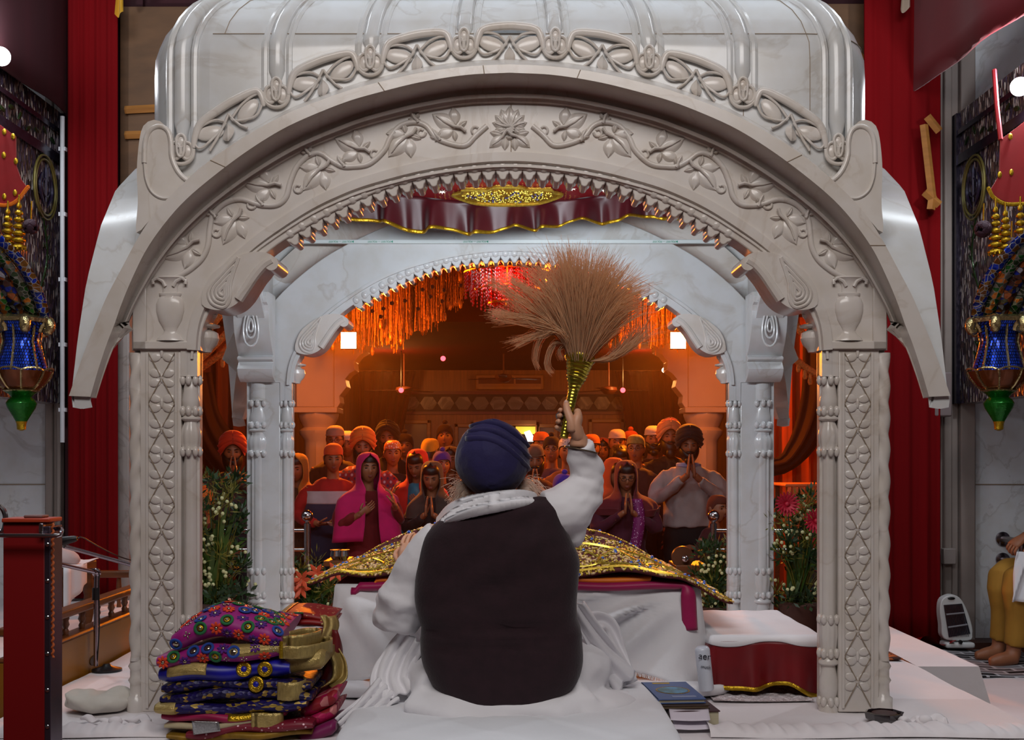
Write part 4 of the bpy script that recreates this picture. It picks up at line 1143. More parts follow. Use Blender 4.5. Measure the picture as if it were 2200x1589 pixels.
def person(label, ex, ey, Y, head, top, legs=(30, 28, 36), yaw=0, pitch=0, arms=('pray', 'pray'), beard=None, fem=False, glasses=False, skin=None, hands_z=None, lean=0, hoodmat=None, detail=True, wide=1.0, hair=True, topmat=None, skirt=False):
    """ex, ey: photo position of the point between the eyes; Y its distance"""
    skin = skin or SKIN
    E = P(ex, ey, Y)
    h = E.z+.105; s = clamp(h/1.70, .62, 1.08); hs = clamp(.55+.45*s, .8, 1.03)
    t = thing('person', label, 'person', (E.x, E.y+.09, 0))
    base = Matrix.Translation(Vector((E.x, E.y+.09, 0)))@Matrix.Rotation(math.radians(yaw), 4, 'Z')
    hc = Vector((0, -.02*s, E.z-.010*hs))
    hm = base@Matrix.Translation(hc+Vector((0, .0, -.09*hs)))@Matrix.Rotation(math.radians(yaw*.0), 4, 'Z')@Matrix.Rotation(math.radians(pitch), 4, 'X')@Matrix.Translation(Vector((0, 0, .09*hs)))
    hS = hm@Matrix.Scale(hs, 4)
    zs = hc.z-.215*hs; hip = zs*.61; w = wide*s*(.9 if fem else 1.0)
    core = MB(); cl = MB()
    # neck and torso
    core.tube([hc+Vector((0, .015, -.02)), hc+Vector((0, .02, -.12*hs)), Vector((0, .02, zs-.02))], [.05*hs, .05*hs, .06*hs], n=12)
    prof = [(zs+.045, .06, .055), (zs+.02, .125, .075), (zs-.03, .185, .095), (zs-.12, .19, .115), (zs-.26, .175, .12), (hip+.10, .165, .118), (hip-.02, .18, .12), (hip-.12, .175, .115)]
    core.tube([(0, .02, z) for z, a, b in prof], [(a*w*.85, b*w*.85) for z, a, b in prof], n=16, up=(1, 0, 0))
    if not fem: prof = prof[:5]+[(hip+.14, .168, .118), (hip+.07, .172, .118)]
    cl.tube([(0, .02, z) for z, a, b in prof], [(a*w*1.06, b*w*1.1) for z, a, b in prof], n=20, up=(1, 0, 0))
    tr = MB(); feet = []
    tr.tube([(0, .02, hip+.16), (0, .02, hip+.05), (0, .02, hip-.08)], [(.155*w, .108*w), (.17*w, .115*w), (.175*w, .11*w)], n=18, up=(1, 0, 0))
    for sx in (-1, 1):
        lp = [(sx*.09*w, .02, hip), (sx*.10*w, .0, hip*.55), (sx*.10*w, .03, .09), (sx*.10*w, .03, .05)]
        core.tube(lp, [.075*w, .05*w, .036*w, .036*w], n=12); core.ell((sx*.10*w, -.03, .035), (.042, .11, .035), nu=10, nv=6)
        tr.tube(lp, [.098*w, .075*w, .062*w, .06*w], n=14)
    if skirt: tr.tube([(0, .02, hip+.05), (0, .02, hip-.2), (0, .02, .25), (0, .02, .1)], [(.19*w, .14*w), (.24*w, .19*w), (.27*w, .22*w), (.28*w, .23*w)], n=20, up=(1, 0, 0))
    hands = []
    for sx, pose in zip((-1, 1), arms):
        S0 = Vector((sx*.175*w, .02, zs-.035))
        if pose == 'pray':
            hz = hands_z if hands_z else zs+.01
            el = Vector((sx*.25*w, -.06, zs-.25*s)); wr = Vector((sx*.026, -.25*s, hz-.08)); d, pl = Vector((-sx*.07, .10, 1)), Vector((-sx, 0, 0))
        elif pose == 'chest':
            el = Vector((sx*.26*w, -.04, zs-.26*s)); wr = Vector((sx*.09, -.20*s, zs-.15*s)); d, pl = Vector((-sx*.8, -.1, .55)), Vector((0, 1, .2))
        elif pose == 'hold':
            el = Vector((sx*.27*w, .0, zs-.28*s)); wr = Vector((sx*.12, -.25*s, zs-.34*s)); d, pl = Vector((-sx*.75, -.5, .1)), Vector((0, .3, 1))
        elif pose == 'raise':
            el = Vector((sx*.26*w, -.08, zs-.22*s)); wr = Vector((sx*.16, -.27*s, zs-.07*s)); d, pl = Vector((-sx*.3, -.1, 1)), Vector((-sx, .3, 0))
        else:
            el = Vector((sx*.25*w, .03, zs-.29*s)); wr = Vector((sx*.27*w, -.03, zs-.53*s)); d, pl = Vector((0, -.15, -1)), Vector((-sx, 0, 0))
        core.tube(spline([S0, el, wr], 9), [.045*s]*3+[.04*s, .038*s, .035*s, .032*s, .029*s, .027*s], n=10)
        cl.tube(spline([S0+Vector((-sx*.03, 0, .01)), S0.lerp(el, .5)+Vector((sx*.012, 0, 0)), el, el.lerp(wr, .82)], 12), [.045*w, .055*w, .06*w]+[.060*w, .058*s, .058*s, .056*s, .054*s, .05*s, .047*s, .044*s, .042*s], n=12)
        kd = 'flat' if pose == 'pray' else 'relax'
        hm_ = hand_mb(kd)
        if sx > 0: hm_.v = [Vector((p.x, p.y, p.z)) for p in hm_.v]
        mo = orient(d, pl, wr+Vector((0, 0, 0)))
        # thumb towards the body (+Y of the person means -Y local): mirror for the left hand
        hm_.xf(Matrix.Scale(s*.98, 4)); 
        if pose == 'pray':
            hm_.v = [Vector((p.x, p.y if sx < 0 else -p.y, p.z)) for p in hm_.v]; mo = orient(d, pl, wr)
        hm_.xf(mo); hands.append(hm_)
    hd = head_mb(hs); hd.xf(hm); core.xf(base)
    core.join(hd)
    b = core.build('body', skin, t, remesh=.011)
    # finer face and hands join the same mesh
    ex_ = MB()
    for q in hands: ex_.join(q.xf(base))
    h2 = head_mb(hs*1.004); h2.xf(hm); ex_.join(h2)
    me = b.data; off = LOC[t.name]
    nb = MB(); nb.v = [v.co+off for v in me.vertices]; nb.f = [tuple(p.vertices) for p in me.polygons]; nb.join(ex_)
    b.data = bpy.data.meshes.new('body'); b.data.from_pydata([tuple(p-off) for p in nb.v], [], nb.f); b.data.materials.append(skin); b.data.shade_smooth(); bpy.data.meshes.remove(me)
    sd = ex*.37
    o = cl.xf(base).build(topmat or ('kameez' if fem else 'shirt'), top, t, remesh=.014, smit=5); displaced(o, .016, 9, sd)
    lm = M('trouser_cloth', legs, .85, var=.25) if isinstance(legs, tuple) else legs
    o = tr.xf(base).build('skirt' if skirt else 'trousers', lm, t, remesh=.018, smit=2); displaced(o, .012, 7, sd+3)
    # face details
    for sx in (-1, 1):
        MB().ell((sx*.030, -.0835, .008), (.0135, .006, .0042), nu=10, nv=6).xf(hS).build('eye', EYEM, t)
        MB().tube([(sx*.014, -.096, .027), (sx*.030, -.096, .033), (sx*.048, -.086, .027)], [.0035, .0045, .002], n=6).xf(hS).build('eyebrow', DARKH, t)
    MB().ell((0, -.0985, -.055), (.021, .006, .0055), nu=10, nv=6).ell((0, -.0985, -.063), (.017, .006, .005), nu=10, nv=6).xf(hS).build('lips', LIPM, t)
    if beard:
        bm = MB()
        def bf(u, v):
            th = lerp(-1.75, 1.75, u); z = lerp(-.012-.02*math.cos(th)**4, -.118-beard*.05*math.cos(th*.6), v)
            r = (.079+.012*math.sin(PI*v)*math.cos(th*.7))*(1-.30*v*v)
            if math.cos(th) > .85 and v < .35: pass
            return Vector((r*math.sin(th), -(r+.022-.004*v)*math.cos(th)-.004, z-.028*(math.cos(th) > 0)*math.cos(th)**2*(1-v)))
        bm.grid(bf, 24, 10); bm.ell((0, -.09, -.112-beard*.03), (.04, .03, .03+beard*.02), nu=12, nv=8)
        bm.tube([(-.038, -.088, -.05), (-.018, -.104, -.043), (0, -.108, -.041), (.018, -.104, -.043), (.038, -.088, -.05)], [.004, .007, .006, .007, .004], n=8)
        bm.xf(hS).build('beard', DARKH, t, solid=.006)
    if glasses:
        g = MB()
        for sx in (-1, 1): g.tube([(sx*.030+.021*math.cos(a), -.106, .006+.016*math.sin(a)) for a in [i*PI/8 for i in range(16)]], .0022, n=5, closed=True); g.tube([(sx*.051, -.104, .010), (sx*.078, 0, .012)], .002, n=5)
        g.tube([(-.009, -.108, .008), (.009, -.108, .008)], .002, n=5); g.xf(hS).build('glasses', BLACK, t)
    kind, hmat = head
    if kind == 'turban': turban_mb().xf(hS).build('turban', hmat, t, sharp=60)
    elif kind == 'hood':
        if hair: cap_mb('hair').xf(hS).build('hair', DARKH, t)
        hd_ = hood_mb(hs, w, hoodmat or .12, wide*s, sd).xf(base@Matrix.Translation(hc)@Matrix.Rotation(math.radians(pitch*.25), 4, 'X')); hd_.build('headscarf', hmat, t, solid=.004)
    elif kind == 'hair': cap_mb('hair').xf(hS).build('hair', hmat, t)
    else:
        cap_mb('hair').xf(hS).build('hair', DARKH, t); cap_mb(kind).xf(hS).build({'cap': 'cap', 'bandana': 'bandana', 'patka': 'patka'}[kind], hmat, t, sharp=60)
    return t, base, hS, dict(zs=zs, hip=hip, w=w, s=s)
def C(n, c, **k): return M(n, c, k.pop('rough', .85), var=k.pop('var', .2), scale=k.pop('scale', 10), sheen=.15, **k)
ORT = C('orange_turban_cloth', (232, 122, 44)); RDT = C('red_orange_turban_cloth', (206, 58, 26)); BKT = C('black_turban_cloth', (24, 16, 20)); PCT = C('peach_turban_cloth', (226, 150, 96))
CHAR = C('charcoal_knit', (58, 48, 50), bump=.2, bscale=90); GREYK = C('grey_marl_knit', (168, 158, 156), bump=.2, bscale=90); NAVY = C('navy_cloth', (44, 40, 66)); BLK = C('black_cloth', (26, 18, 20)); WCAP = C('white_cap_cloth', (206, 190, 180))
MAG = C('magenta_cloth', (206, 14, 100)); DRED = C('dark_red_cloth', (120, 14, 20)); TEAL = C('turquoise_satin', (30, 140, 170), rough=.4)
person('person in red-orange turban and charcoal sweater praying in the left bay', 494, 967, 9.4, ('turban', RDT), CHAR, yaw=14, pitch=8, beard=1, wide=1.22, hands_z=1.43)
person('child in an orange head cloth low behind the left flowers', 433, 1078, 9.0, ('patka', ORT), C('dark_red_jacket', (90, 20, 22)), arms=('down', 'down'))
person('woman in a mustard headscarf beside the left rear pillar', 636, 1004, 10.0, ('hood', C('mustard_scarf', (170, 120, 44))), C('olive_kameez', (90, 60, 40)), fem=True, yaw=-6, pitch=10, arms=('hold', 'down'))
a = person('person in orange bandana and red sleeved sweatshirt holding a paper bowl', 712, 982, 9.6, ('bandana', C('orange_bandana', (222, 84, 30))), C('red_sweatshirt', (170, 24, 22)), legs=(48, 46, 76), yaw=12, pitch=10, beard=.0, arms=('hold', 'hold'), wide=1.15)
t, base, hS, q = a
def chest_band(m_, zlo, zhi, q, grow, base, slope=0):
    """shirt-front panel following the chest"""
    w, zs, hip = q['w'], q['zs'], q['hip']
    pr = [(zs+.045, .06, .055), (zs+.02, .125, .075), (zs-.03, .185, .095), (zs-.12, .19, .115), (zs-.26, .175, .12), (hip+.10, .165, .118), (hip-.02, .18, .12), (hip-.12, .175, .115)]
    def at(z):
        for (z0, a, b), (z1, c, d) in zip(pr, pr[1:]):
            if z >= z1: k = clamp((z0-z)/(z0-z1)); return lerp(a, c, k), lerp(b, d, k)
        return pr[-1][1:]
    def fn(u, v):
        z = lerp(zhi, zlo, v); a, b = at(z); th = lerp(-PI*.97, PI*.97, u)
        return Vector((a*w*1.06*grow*math.sin(th), .02-b*w*1.1*grow*math.cos(th), z))
    return m_.grid(fn, 48, 8).xf(base)
chest_band(MB(), q['hip']-.14, q['zs']-.16, q, 1.09, base).build('sweatshirt_body', NAVY, t, solid=.006)
chest_band(MB(), q['zs']-.165, q['zs']-.06, q, 1.095, base).build('chest_stripe', C('white_jersey', (190, 184, 190)), t, solid=.006)
wr = base@Vector((-.02, -.36, q['zs']-.33))
tt = thing('paper_bowl', 'small white paper bowl held by the person in red sleeves', 'bowl', wr)
MB().lathe([(.025, 0), (.05, .025), (.052, .027), (.024, .004)], wr, n=20).build('bowl', WHITE, tt); MB().ell(wr+Vector((0, 0, .018)), (.04, .04, .014), nu=10, nv=6).build('food', C('green_food', (150, 170, 80)), tt)
person('person in grey knitted cap and glasses behind the orange bandana', 718, 943, 10.6, ('cap', C('grey_knit_cap', (150, 126, 112))), C('brown_jacket', (60, 40, 26)), glasses=True, arms=('down', 'down'), pitch=4)
person('person in a plain white cap half hidden behind the orange turban', 744, 953, 11.1, ('cap', WCAP), C('rust_jacket', (110, 40, 24)), arms=('down', 'down'))
def plaid():
    m_, nt, b = newmat('plaid_flannel'); tc = nt.nodes.new('ShaderNodeTexCoord')
    outs = []
    for d, s_ in (('X', 34), ('Z', 30)):
        wv = nt.nodes.new('ShaderNodeTexWave'); wv.bands_direction = d; wv.inputs['Scale'].default_value = s_/6; nt.links.new(tc.outputs['Object'], wv.inputs['Vector']); outs.append(wv)
    ad = nt.nodes.new('ShaderNodeMath'); nt.links.new(outs[0].outputs['Fac'], ad.inputs[0]); nt.links.new(outs[1].outputs['Fac'], ad.inputs[1])
    rp = nt.nodes.new('ShaderNodeValToRGB'); hv = nt.nodes.new('ShaderNodeMath'); hv.operation = 'MULTIPLY'; hv.inputs[1].default_value = .5
    nt.links.new(ad.outputs[0], hv.inputs[0]); nt.links.new(hv.outputs[0], rp.inputs[0])
    rp.color_ramp.elements[0].color = srgb(40, 40, 80); rp.color_ramp.elements[1].color = srgb(200, 180, 190)
    e = rp.color_ramp.elements.new(.4); e.color = srgb(150, 30, 40); e = rp.color_ramp.elements.new(.75); e.color = srgb(130, 40, 60)
    nt.links.new(rp.outputs[0], b.inputs['Base Color']); b.inputs['Roughness'].default_value = .85; return m_
person('tall bearded person in bright orange turban and plaid shirt', 777, 955, 10.15, ('turban', ORT), plaid(), beard=1, pitch=12, yaw=6, arms=('down', 'pray'), wide=1.15)
t, base, hS, q = person('woman in magenta headscarf with hands at her chest', 787, 1005, 9.05, ('hood', MAG), DRED, fem=True, yaw=18, pitch=-2, arms=('chest', 'raise'), hoodmat=.27, skirt=True, legs=DRED, wide=1.12)
m = MB()
for z, c in ((.70, 0), (.67, 1), (.63, 2)):
    k = MB().tube([base@Vector((.262*q['w']*math.cos(a), .02+.215*q['w']*math.sin(a), z)) for a in [i*PI/20 for i in range(40)]], [(.016 if c < 2 else .01, .012)]*40, n=6, closed=True, up=(0, 0, 1))
    k.build('skirt_stripe', (C('white_braid', (210, 200, 200)), C('ochre_braid', (200, 130, 30)), C('silver_braid', (170, 150, 160)))[c], t)
person('person in a white and orange patterned bandana behind the woman in magenta', 841, 973, 10.65, ('bandana', spots('patterned_bandana', (200, 110, 60), (230, 220, 210), 55, .35, metal=0)), C('dark_jacket', (40, 22, 20)), arms=('down', 'down'), beard=0, yaw=10)
person('person in a black turban behind the patterned bandana', 831, 940, 11.15, ('turban', BKT), BLK, arms=('down', 'down'), beard=.6)
person('person in a dark brown head wrap behind the woman in red scarf', 869, 956, 11.55, ('patka', C('dark_wrap', (40, 18, 14))), C('rust_top', (100, 30, 20)), arms=('down', 'down'))
person('woman in a red headscarf and turquoise jacket, head bowed and hands raised', 896, 995, 10.0, ('hood', C('red_scarf', (200, 26, 22))), TEAL, fem=True, yaw=-10, pitch=24, arms=('raise', 'chest'), hoodmat=.0, wide=1.15)
person('girl in a dark grey hood and black jacket praying with bowed head', 927, 1022, 9.4, ('hood', C('dark_grey_scarf', (62, 54, 48))), BLK, fem=True, pitch=18, yaw=-3, hands_z=1.13, wide=1.02, hoodmat=.02)
person('tall person in a dark knitted cap looking up behind the crowd', 955, 937, 11.5, ('patka', C('dark_cap', (44, 20, 18))), C('checked_blue_shirt', (110, 100, 120)), arms=('down', 'down'), pitch=-6)
person('person with a crumpled yellow head cloth turned away', 920, 968, 11.05, ('bandana', C('yellow_head_cloth', (206, 164, 50), var=.4)), C('brown_top', (80, 40, 24)), arms=('down', 'down'), yaw=150)
person('child in a violet patka with a small emblem', 946, 996, 10.3, ('patka', C('violet_patka', (74, 44, 150))), C('dark_top', (40, 20, 30)), arms=('down', 'down'), yaw=20)
person('woman in dark scarf and glasses beside the child in violet', 966, 987, 10.72, ('hood', C('black_scarf', (48, 18, 16))), C('dark_kameez', (60, 22, 20)), fem=True, glasses=True, arms=('down', 'down'))
person('person in a brown cap praying, right of the navy turban', 1149, 984, 9.9, ('cap', C('brown_cap', (110, 80, 60))), C('brown_sweater', (92, 44, 26)), beard=.8, pitch=12, hands_z=1.33)
person('person in an orange cap far back, just right of the navy turban', 1163, 954, 11.3, ('cap', C('orange_cap', (230, 120, 60))), C('rust_shirt', (120, 50, 24)), arms=('down', 'down'))
t, base, hS, q = person('dark haired person in glasses and a violet striped sweater', 1187, 964, 10.75, ('patka', C('black_patka', (30, 16, 16))), C('violet_sweater', (66, 44, 84)), glasses=True, arms=('down', 'down'), yaw=-8)
chest_band(MB(), q['zs']-.25, q['zs']-.12, q, 1.09, base).build('chest_stripe', C('pale_knit', (190, 180, 200)), t, solid=.006)
person('person in a pale patterned bandana behind the raised forearm', 1220, 967, 10.3, ('bandana', spots('pale_bandana', (200, 196, 190), (90, 90, 100), 60, .3, metal=0)), C('tan_jacket', (130, 80, 50)), arms=('down', 'down'))
person('child in a plain blue patka in front of the raised arm', 1208, 1046, 9.4, ('patka', C('blue_patka', (60, 40, 170))), C('blue_hoodie', (50, 36, 150)), arms=('down', 'down'), yaw=30)
person('person in an orange cap right of the raised sleeve', 1272, 960, 11.1, ('cap', C('amber_cap', (220, 110, 40))), C('dark_coat', (60, 24, 16)), arms=('down', 'down'))
person('small face far back between the raised sleeve and the white cap', 1295, 966, 12.1, ('hood', C('rust_scarf', (170, 70, 30))), C('rust_kameez', (130, 50, 26)), fem=True, arms=('down', 'down'))
person('person in a white cap far back beside the orange patka', 1327, 949, 11.3, ('cap', WCAP), C('dark_brown_shirt', (70, 34, 22)), arms=('down', 'down'))
person('person in an orange patka far back beside the white cap', 1356, 950, 11.75, ('patka', C('orange_patka', (226, 96, 36))), C('dark_brown_coat', (60, 30, 20)), arms=('down', 'down'))
person('woman in a black sequinned scarf behind the orange headscarf', 1333, 983, 10.85, ('hood', spots('sequin_scarf', (40, 22, 18), (200, 160, 110), 120, .22)), C('black_kameez', (40, 20, 18)), fem=True, pitch=20, arms=('down', 'down'))
person('woman in an orange headscarf bowing her head', 1320, 1014, 9.75, ('hood', C('burnt_orange_scarf', (180, 74, 30))), C('brown_kameez', (84, 34, 24)), fem=True, pitch=28, yaw=22, arms=('pray', 'pray'), wide=1.05)
t, base, hS, q = person('woman in maroon headscarf, glasses and plum coat praying', 1347, 1021, 9.2, ('hood', C('maroon_scarf', (98, 22, 34))), C('plum_coat', (74, 16, 42)), fem=True, pitch=14, glasses=True, hands_z=1.16, wide=1.2, hoodmat=-.06, legs=C('plum_skirt', (70, 16, 40)), skirt=True)
m = MB().grid(lambda u, v: base@Vector((lerp(.02, .11, u)+.02*math.sin(v*6), -.165-.02*math.sin(v*4)-.03*math.sin(u*PI), q['zs']+.03-v*.62)), 8, 24)
m.build('shawl_end', spots('purple_print_shawl', (120, 30, 100), (220, 190, 220), 60, .25, metal=.2), t, solid=.008)
person('person in olive gold bandana and glasses behind the woman in maroon', 1369, 962, 10.4, ('bandana', C('olive_gold_bandana', (160, 140, 70), var=.4, scale=40)), C('dark_blue_coat', (48, 24, 24)), glasses=True, yaw=-14, arms=('down', 'down'))
person('person with a moustache in a white skull cap behind the peach turban', 1405, 942, 11.2, ('cap', WCAP), C('brown_kurta', (80, 40, 24)), arms=('down', 'down'), beard=.2)
CAMO = cells('camouflage_cloth', [(44, 38, 28), (30, 24, 20), (64, 54, 36), (38, 30, 24)], scale=22, metal=0, rough=.85, bump=0, edge=(36, 30, 24), feature=.001)
person('bearded person in a peach turban and camouflage jacket', 1440, 937, 10.75, ('turban', PCT), CAMO, beard=1, arms=('down', 'down'), wide=1.1)
t, base, hS, q = person('person in black turban and grey sweater praying beside the right rear pillar', 1483, 952, 9.7, ('turban', BKT), GREYK, legs=(30, 18, 18), pitch=12, yaw=-4, beard=.15, wide=1.14, hands_z=1.44)
MB().tube([base@Vector((.095*math.sin(a), .01-.085*math.cos(a), q['zs']+.045)) for a in [i*PI/12 for i in range(24)]], [(.02, .012)]*24, n=6, closed=True, up=(0, 0, 1)).build('shirt_collar', C('blue_shirt_cotton', (150, 160, 200)), t)
person('child with loose brown hair behind the right railing', 1541, 1092, 8.9, ('hair', C('brown_hair', (96, 40, 20))), C('dark_red_top', (70, 18, 18)), arms=('down', 'down'), yaw=40)
person('child in a red top behind the flowers in the right bay', 1756, 1108, 9.3, ('hair', DARKH), C('bright_red_top', (150, 20, 26)), arms=('down', 'down'), yaw=-40)
# ================================================================ seated man with the whisk
TURB = M('navy_turban_cloth', (33, 25, 80), .8, var=.3, scale=9, bump=.35, bscale=30, sheen=.3)
VEST = M('dark_maroon_vest_cloth', (42, 20, 28), .95, var=.25, scale=30, bump=.15, bscale=120, sheen=.15)
KURTA = M('white_kurta_cotton', (236, 234, 238), .85, var=.05, scale=6, bump=.12, bscale=30, sheen=.2)
BEARD = M('white_beard_hair', (236, 206, 184), .5, var=.2, scale=40, sss=.3)
pr = thing('person', 'seated person seen from behind in navy turban and dark vest, raising a whisk', 'person', P(1075, 1530, 3.7))
PY = 3.70
def Q(px, py, dy=0): return P(px, py, PY+dy)
VR = [(1066, 1120, 1190, .05), (1072, 1085, 1197, .06), (1084, 1010, 1203, .075), (1104, 962, 1209, .10), (1130, 928, 1215, .12), (1160, 908, 1228, .13), (1200, 898, 1245, .14), (1240, 893, 1243, .145), (1290, 892, 1239, .15), (1325, 900, 1240, .152), (1345, 905, 1247, .158), (1380, 903, 1251, .165), (1420, 908, 1252, .165), (1455, 922, 1243, .16), (1480, 940, 1224, .15), (1500, 972, 1190, .13), (1511, 1015, 1150, .10)]
def loft(rws, grow=1.0, ex=2.6, n=56, fold=0, top=True):
    m = MB(); rows = []
    for (py, a, b, d) in rws:
        c = (a+b)/2; hw = (b-a)/2*PY/FPX*grow; dd = d*grow
        rw = []
        for k in range(n):
            th = 2*PI*k/n; cx, sy = math.cos(th), math.sin(th)
            x = hw*abs(cx)**(2/ex)*(1 if cx > 0 else -1); y = dd*abs(sy)**(2/ex)*(1 if sy > 0 else -1)
            p = P(c, py, PY)+Vector((x, y, 0))
            rw.append(p)
        rows.append(rw+[rw[0]])
    m.rows(rows); m.add(rows[0][:-1], [tuple(range(n))]); m.add(rows[-1][:-1], [tuple(range(n))[::-1]])
    return m
def resamp(rws, n):
    c = spline([Vector((r[0], r[1], r[2])) for r in rws], n); d = spline([Vector((r[0], r[3]*1000, 0)) for r in rws], n)
    return [(p.x, p.y, p.z, q.y/1000) for p, q in zip(c, d)]
vr = resamp(VR, 60)
vm = loft(vr, 1.0)
# wrinkles of the back
for i, p in enumerate(vm.v):
    py = HY+(CH-p.z)*FPX/PY; px = CXP+p.x*FPX/p.y
    f = 0
    for y0, sl, w, a in ((1338, -.05, 9, -.014), (1352, .03, 7, .011), (1368, -.08, 10, -.010), (1245, -.28, 14, -.009), (1200, -.5, 22, .009), (1290, -.2, 12, .004), (1160, -.75, 20, -.006), (1440, .04, 24, -.004)):
        dd = py-(y0+sl*(px-1075)); f += a*math.exp(-(dd/w)**2)*(.6+.4*math.sin(px*.03+y0))
    f += .004*noise.noise((px*.012, py*.03, 2))
    if p.y < PY: p.y -= f*1.7
vest = vm.build('vest', VEST, pr, sharp=0)
# inner body: one continuous skin surface
core = MB()
core.ell(Q(1058, 1000, .05), (.085, .10, .12), nu=20, nv=14)
core.tube([Q(1058, 1010, .04), Q(1062, 1075, .02), Q(1068, 1120, 0)], [.06, .06, .075], n=12)
core.tube([Q(1070, 1100), Q(1070, 1180), Q(1072, 1300), Q(1075, 1400), Q(1080, 1500)], [(.06, .11), (.09, .15), (.10, .16), (.10, .17), (.09, .17)], n=16, up=(0, 1, 0))
RSH, REL, RWR = Q(1195, 1115, .0), Q(1262, 1030, .05), Q(1243, 940, -.02)
LSH, LEL, LWR = Q(925, 1150, .0), Q(845, 1318, .08), P(868, 1215, 4.28)
core.tube(spline([Q(1190, 1105, .0), Q(1205, 1100, .01), Q(1240, 1070, .03), REL, Q(1252, 988, .02), RWR], 14), [.045]*5+[.042, .04, .038, .036, .034, .032, .03, .028, .027], n=12)
core.tube(spline([Q(935, 1150, .0), Q(915, 1190, .01), Q(880, 1260, .05), Q(858, 1312, .09), P(872, 1262, 4.02), P(873, 1222, 4.24)], 18), [.045]*6+[.042]*4+[.038]*4+[.03, .028, .027, .026], n=12)
for sx, kx in ((-1, 880), (1, 1290)):
    kn = P(kx, 1440, 4.08); core.tube([Q(1075+sx*60, 1500, .02), kn, P(1085-sx*40, 1520, 4.05)], [.10, .065, .05], n=12)
b = core.build('body', SKINF, pr, remesh=.010, smit=3)
# right fist round the handle, left hand lying on the cover
HA, HB_ = P(1246, 772, PY+.02), P(1211, 940, PY-.03)
hx_ = (HA-HB_).normalized(); hu = Vector((1, 0, 0)); hu = (hu-hx_*hu.dot(hx_)).normalized(); hv = hx_.cross(hu)
if hv.y < 0: hv = -hv
hand = MB()
def on_handle(py): return HB_.lerp(HA, (940-py)/168)
for i, (py, ln) in enumerate(((884, 3.9), (896, 4.1), (908, 4.0), (919, 3.5))):
    pts = []
    for k in range(13):
        a = -.5+ln*k/12; r = .030-.002*k/12
        pts.append(on_handle(py+2*k/12)+hu*(r*math.cos(a))+hv*(r*math.sin(a)))
    hand.tube(pts, [.0112-.0003*k for k in range(13)], n=10); hand.ell(pts[-1], .0078, nu=8, nv=6); hand.ell(pts[0], .0122, nu=8, nv=6)
hand.tube(spline([RWR+Vector((0, 0, -.03)), RWR, on_handle(915)+hu*.030-hv*.012, on_handle(892)+hu*.030-hv*.012, on_handle(880)+hu*.026-hv*.008], 14), [(.028, .026)]*4+[(.022, .030)]*4+[(.018, .030)]*3+[(.015, .026), (.012, .02), (.008, .012)], n=12, up=(1, 0, 0))
th_ = spline([on_handle(926)+hu*.022-hv*.022, on_handle(908)+hu*.012-hv*.032, on_handle(888)-hu*.006-hv*.030, on_handle(872)-hu*.014-hv*.024], 12)
hand.tube(th_, [.016, .0165, .016, .015, .014, .0135, .013, .0125, .012, .0115, .011, .009], n=10); hand.ell(th_[-1], .0092, nu=8, nv=6)
lh = hand_mb('relax'); lh.xf(orient(Vector((.15, .5, .85)), Vector((.3, .8, -.5)), LWR)); hand.join(lh)
me = b.data; off = LOC[pr.name]; nb = MB(); nb.v = [v.co+off for v in me.vertices]; nb.f = [tuple(p.vertices) for p in me.polygons]; nb.join(hand)
nm = bpy.data.meshes.new('body'); nm.from_pydata([tuple(p-off) for p in nb.v], [], nb.f); nm.materials.append(SKINF); nm.shade_smooth(); b.data = nm; bpy.data.meshes.remove(me)
nl = MB(); nl.ell(th_[-1]+Vector((-.001, -.007, .002)), (.0065, .003, .008), nu=8, nv=6); nl.build('thumbnail', M('nail', (226, 180, 160), .3), pr)
MB().tube([on_handle(896)+hu*(.0285*math.cos(a))+hv*(.0285*math.sin(a))+hx_*.0 for a in (2.3, 2.5, 2.7, 2.9)], .0125, n=10).build('finger_ring', STEEL, pr)
# kurta: sleeves and body under the vest
k = MB(); k.join(loft([r for r in vr if r[0] > 1100], .85))
k.tube(spline([Q(1168, 1105, .0), Q(1205, 1100, .01), Q(1240, 1070, .03), REL, Q(1252, 988, .02), Q(1246, 952, -.012)], 16), [.075, .082, .086, .086, .084, .080, .076, .072, .066, .060, .056, .053, .051, .048, .046, .043], n=16)
k.tube(spline([Q(1205, 1110, .0), Q(1228, 1135, .02), Q(1238, 1175, .02)], 8), [.06, .062, .058, .05, .045, .038, .03, .015], n=12)
k.tube(spline([Q(950, 1150, .0), Q(915, 1190, .01), Q(880, 1260, .05), Q(858, 1312, .09), P(872, 1262, 4.02), P(874, 1228, 4.20)], 18), [.06, .064, .068, .07, .073, .077, .08, .083, .086, .087, .085, .08, .072, .064, .056, .05, .046, .044], n=16)
ku = k.build('kurta', KURTA, pr, remesh=.0075, smit=2)
def slv(p):                          # sleeve folds run across the arm
    w = p+LOC[pr.name]; d1 = (w-REL).length; d2 = (w-LEL).length
    a = .017*max(math.exp(-(d1/.15)**2), math.exp(-(d2/.15)**2))+.0015
    q = Vector((p.x*5+p.z*17, p.y*6, p.z*7-p.x*9)); return a*(noise.noise(q)+.4*noise.noise(q*2.2))
push(ku, slv)
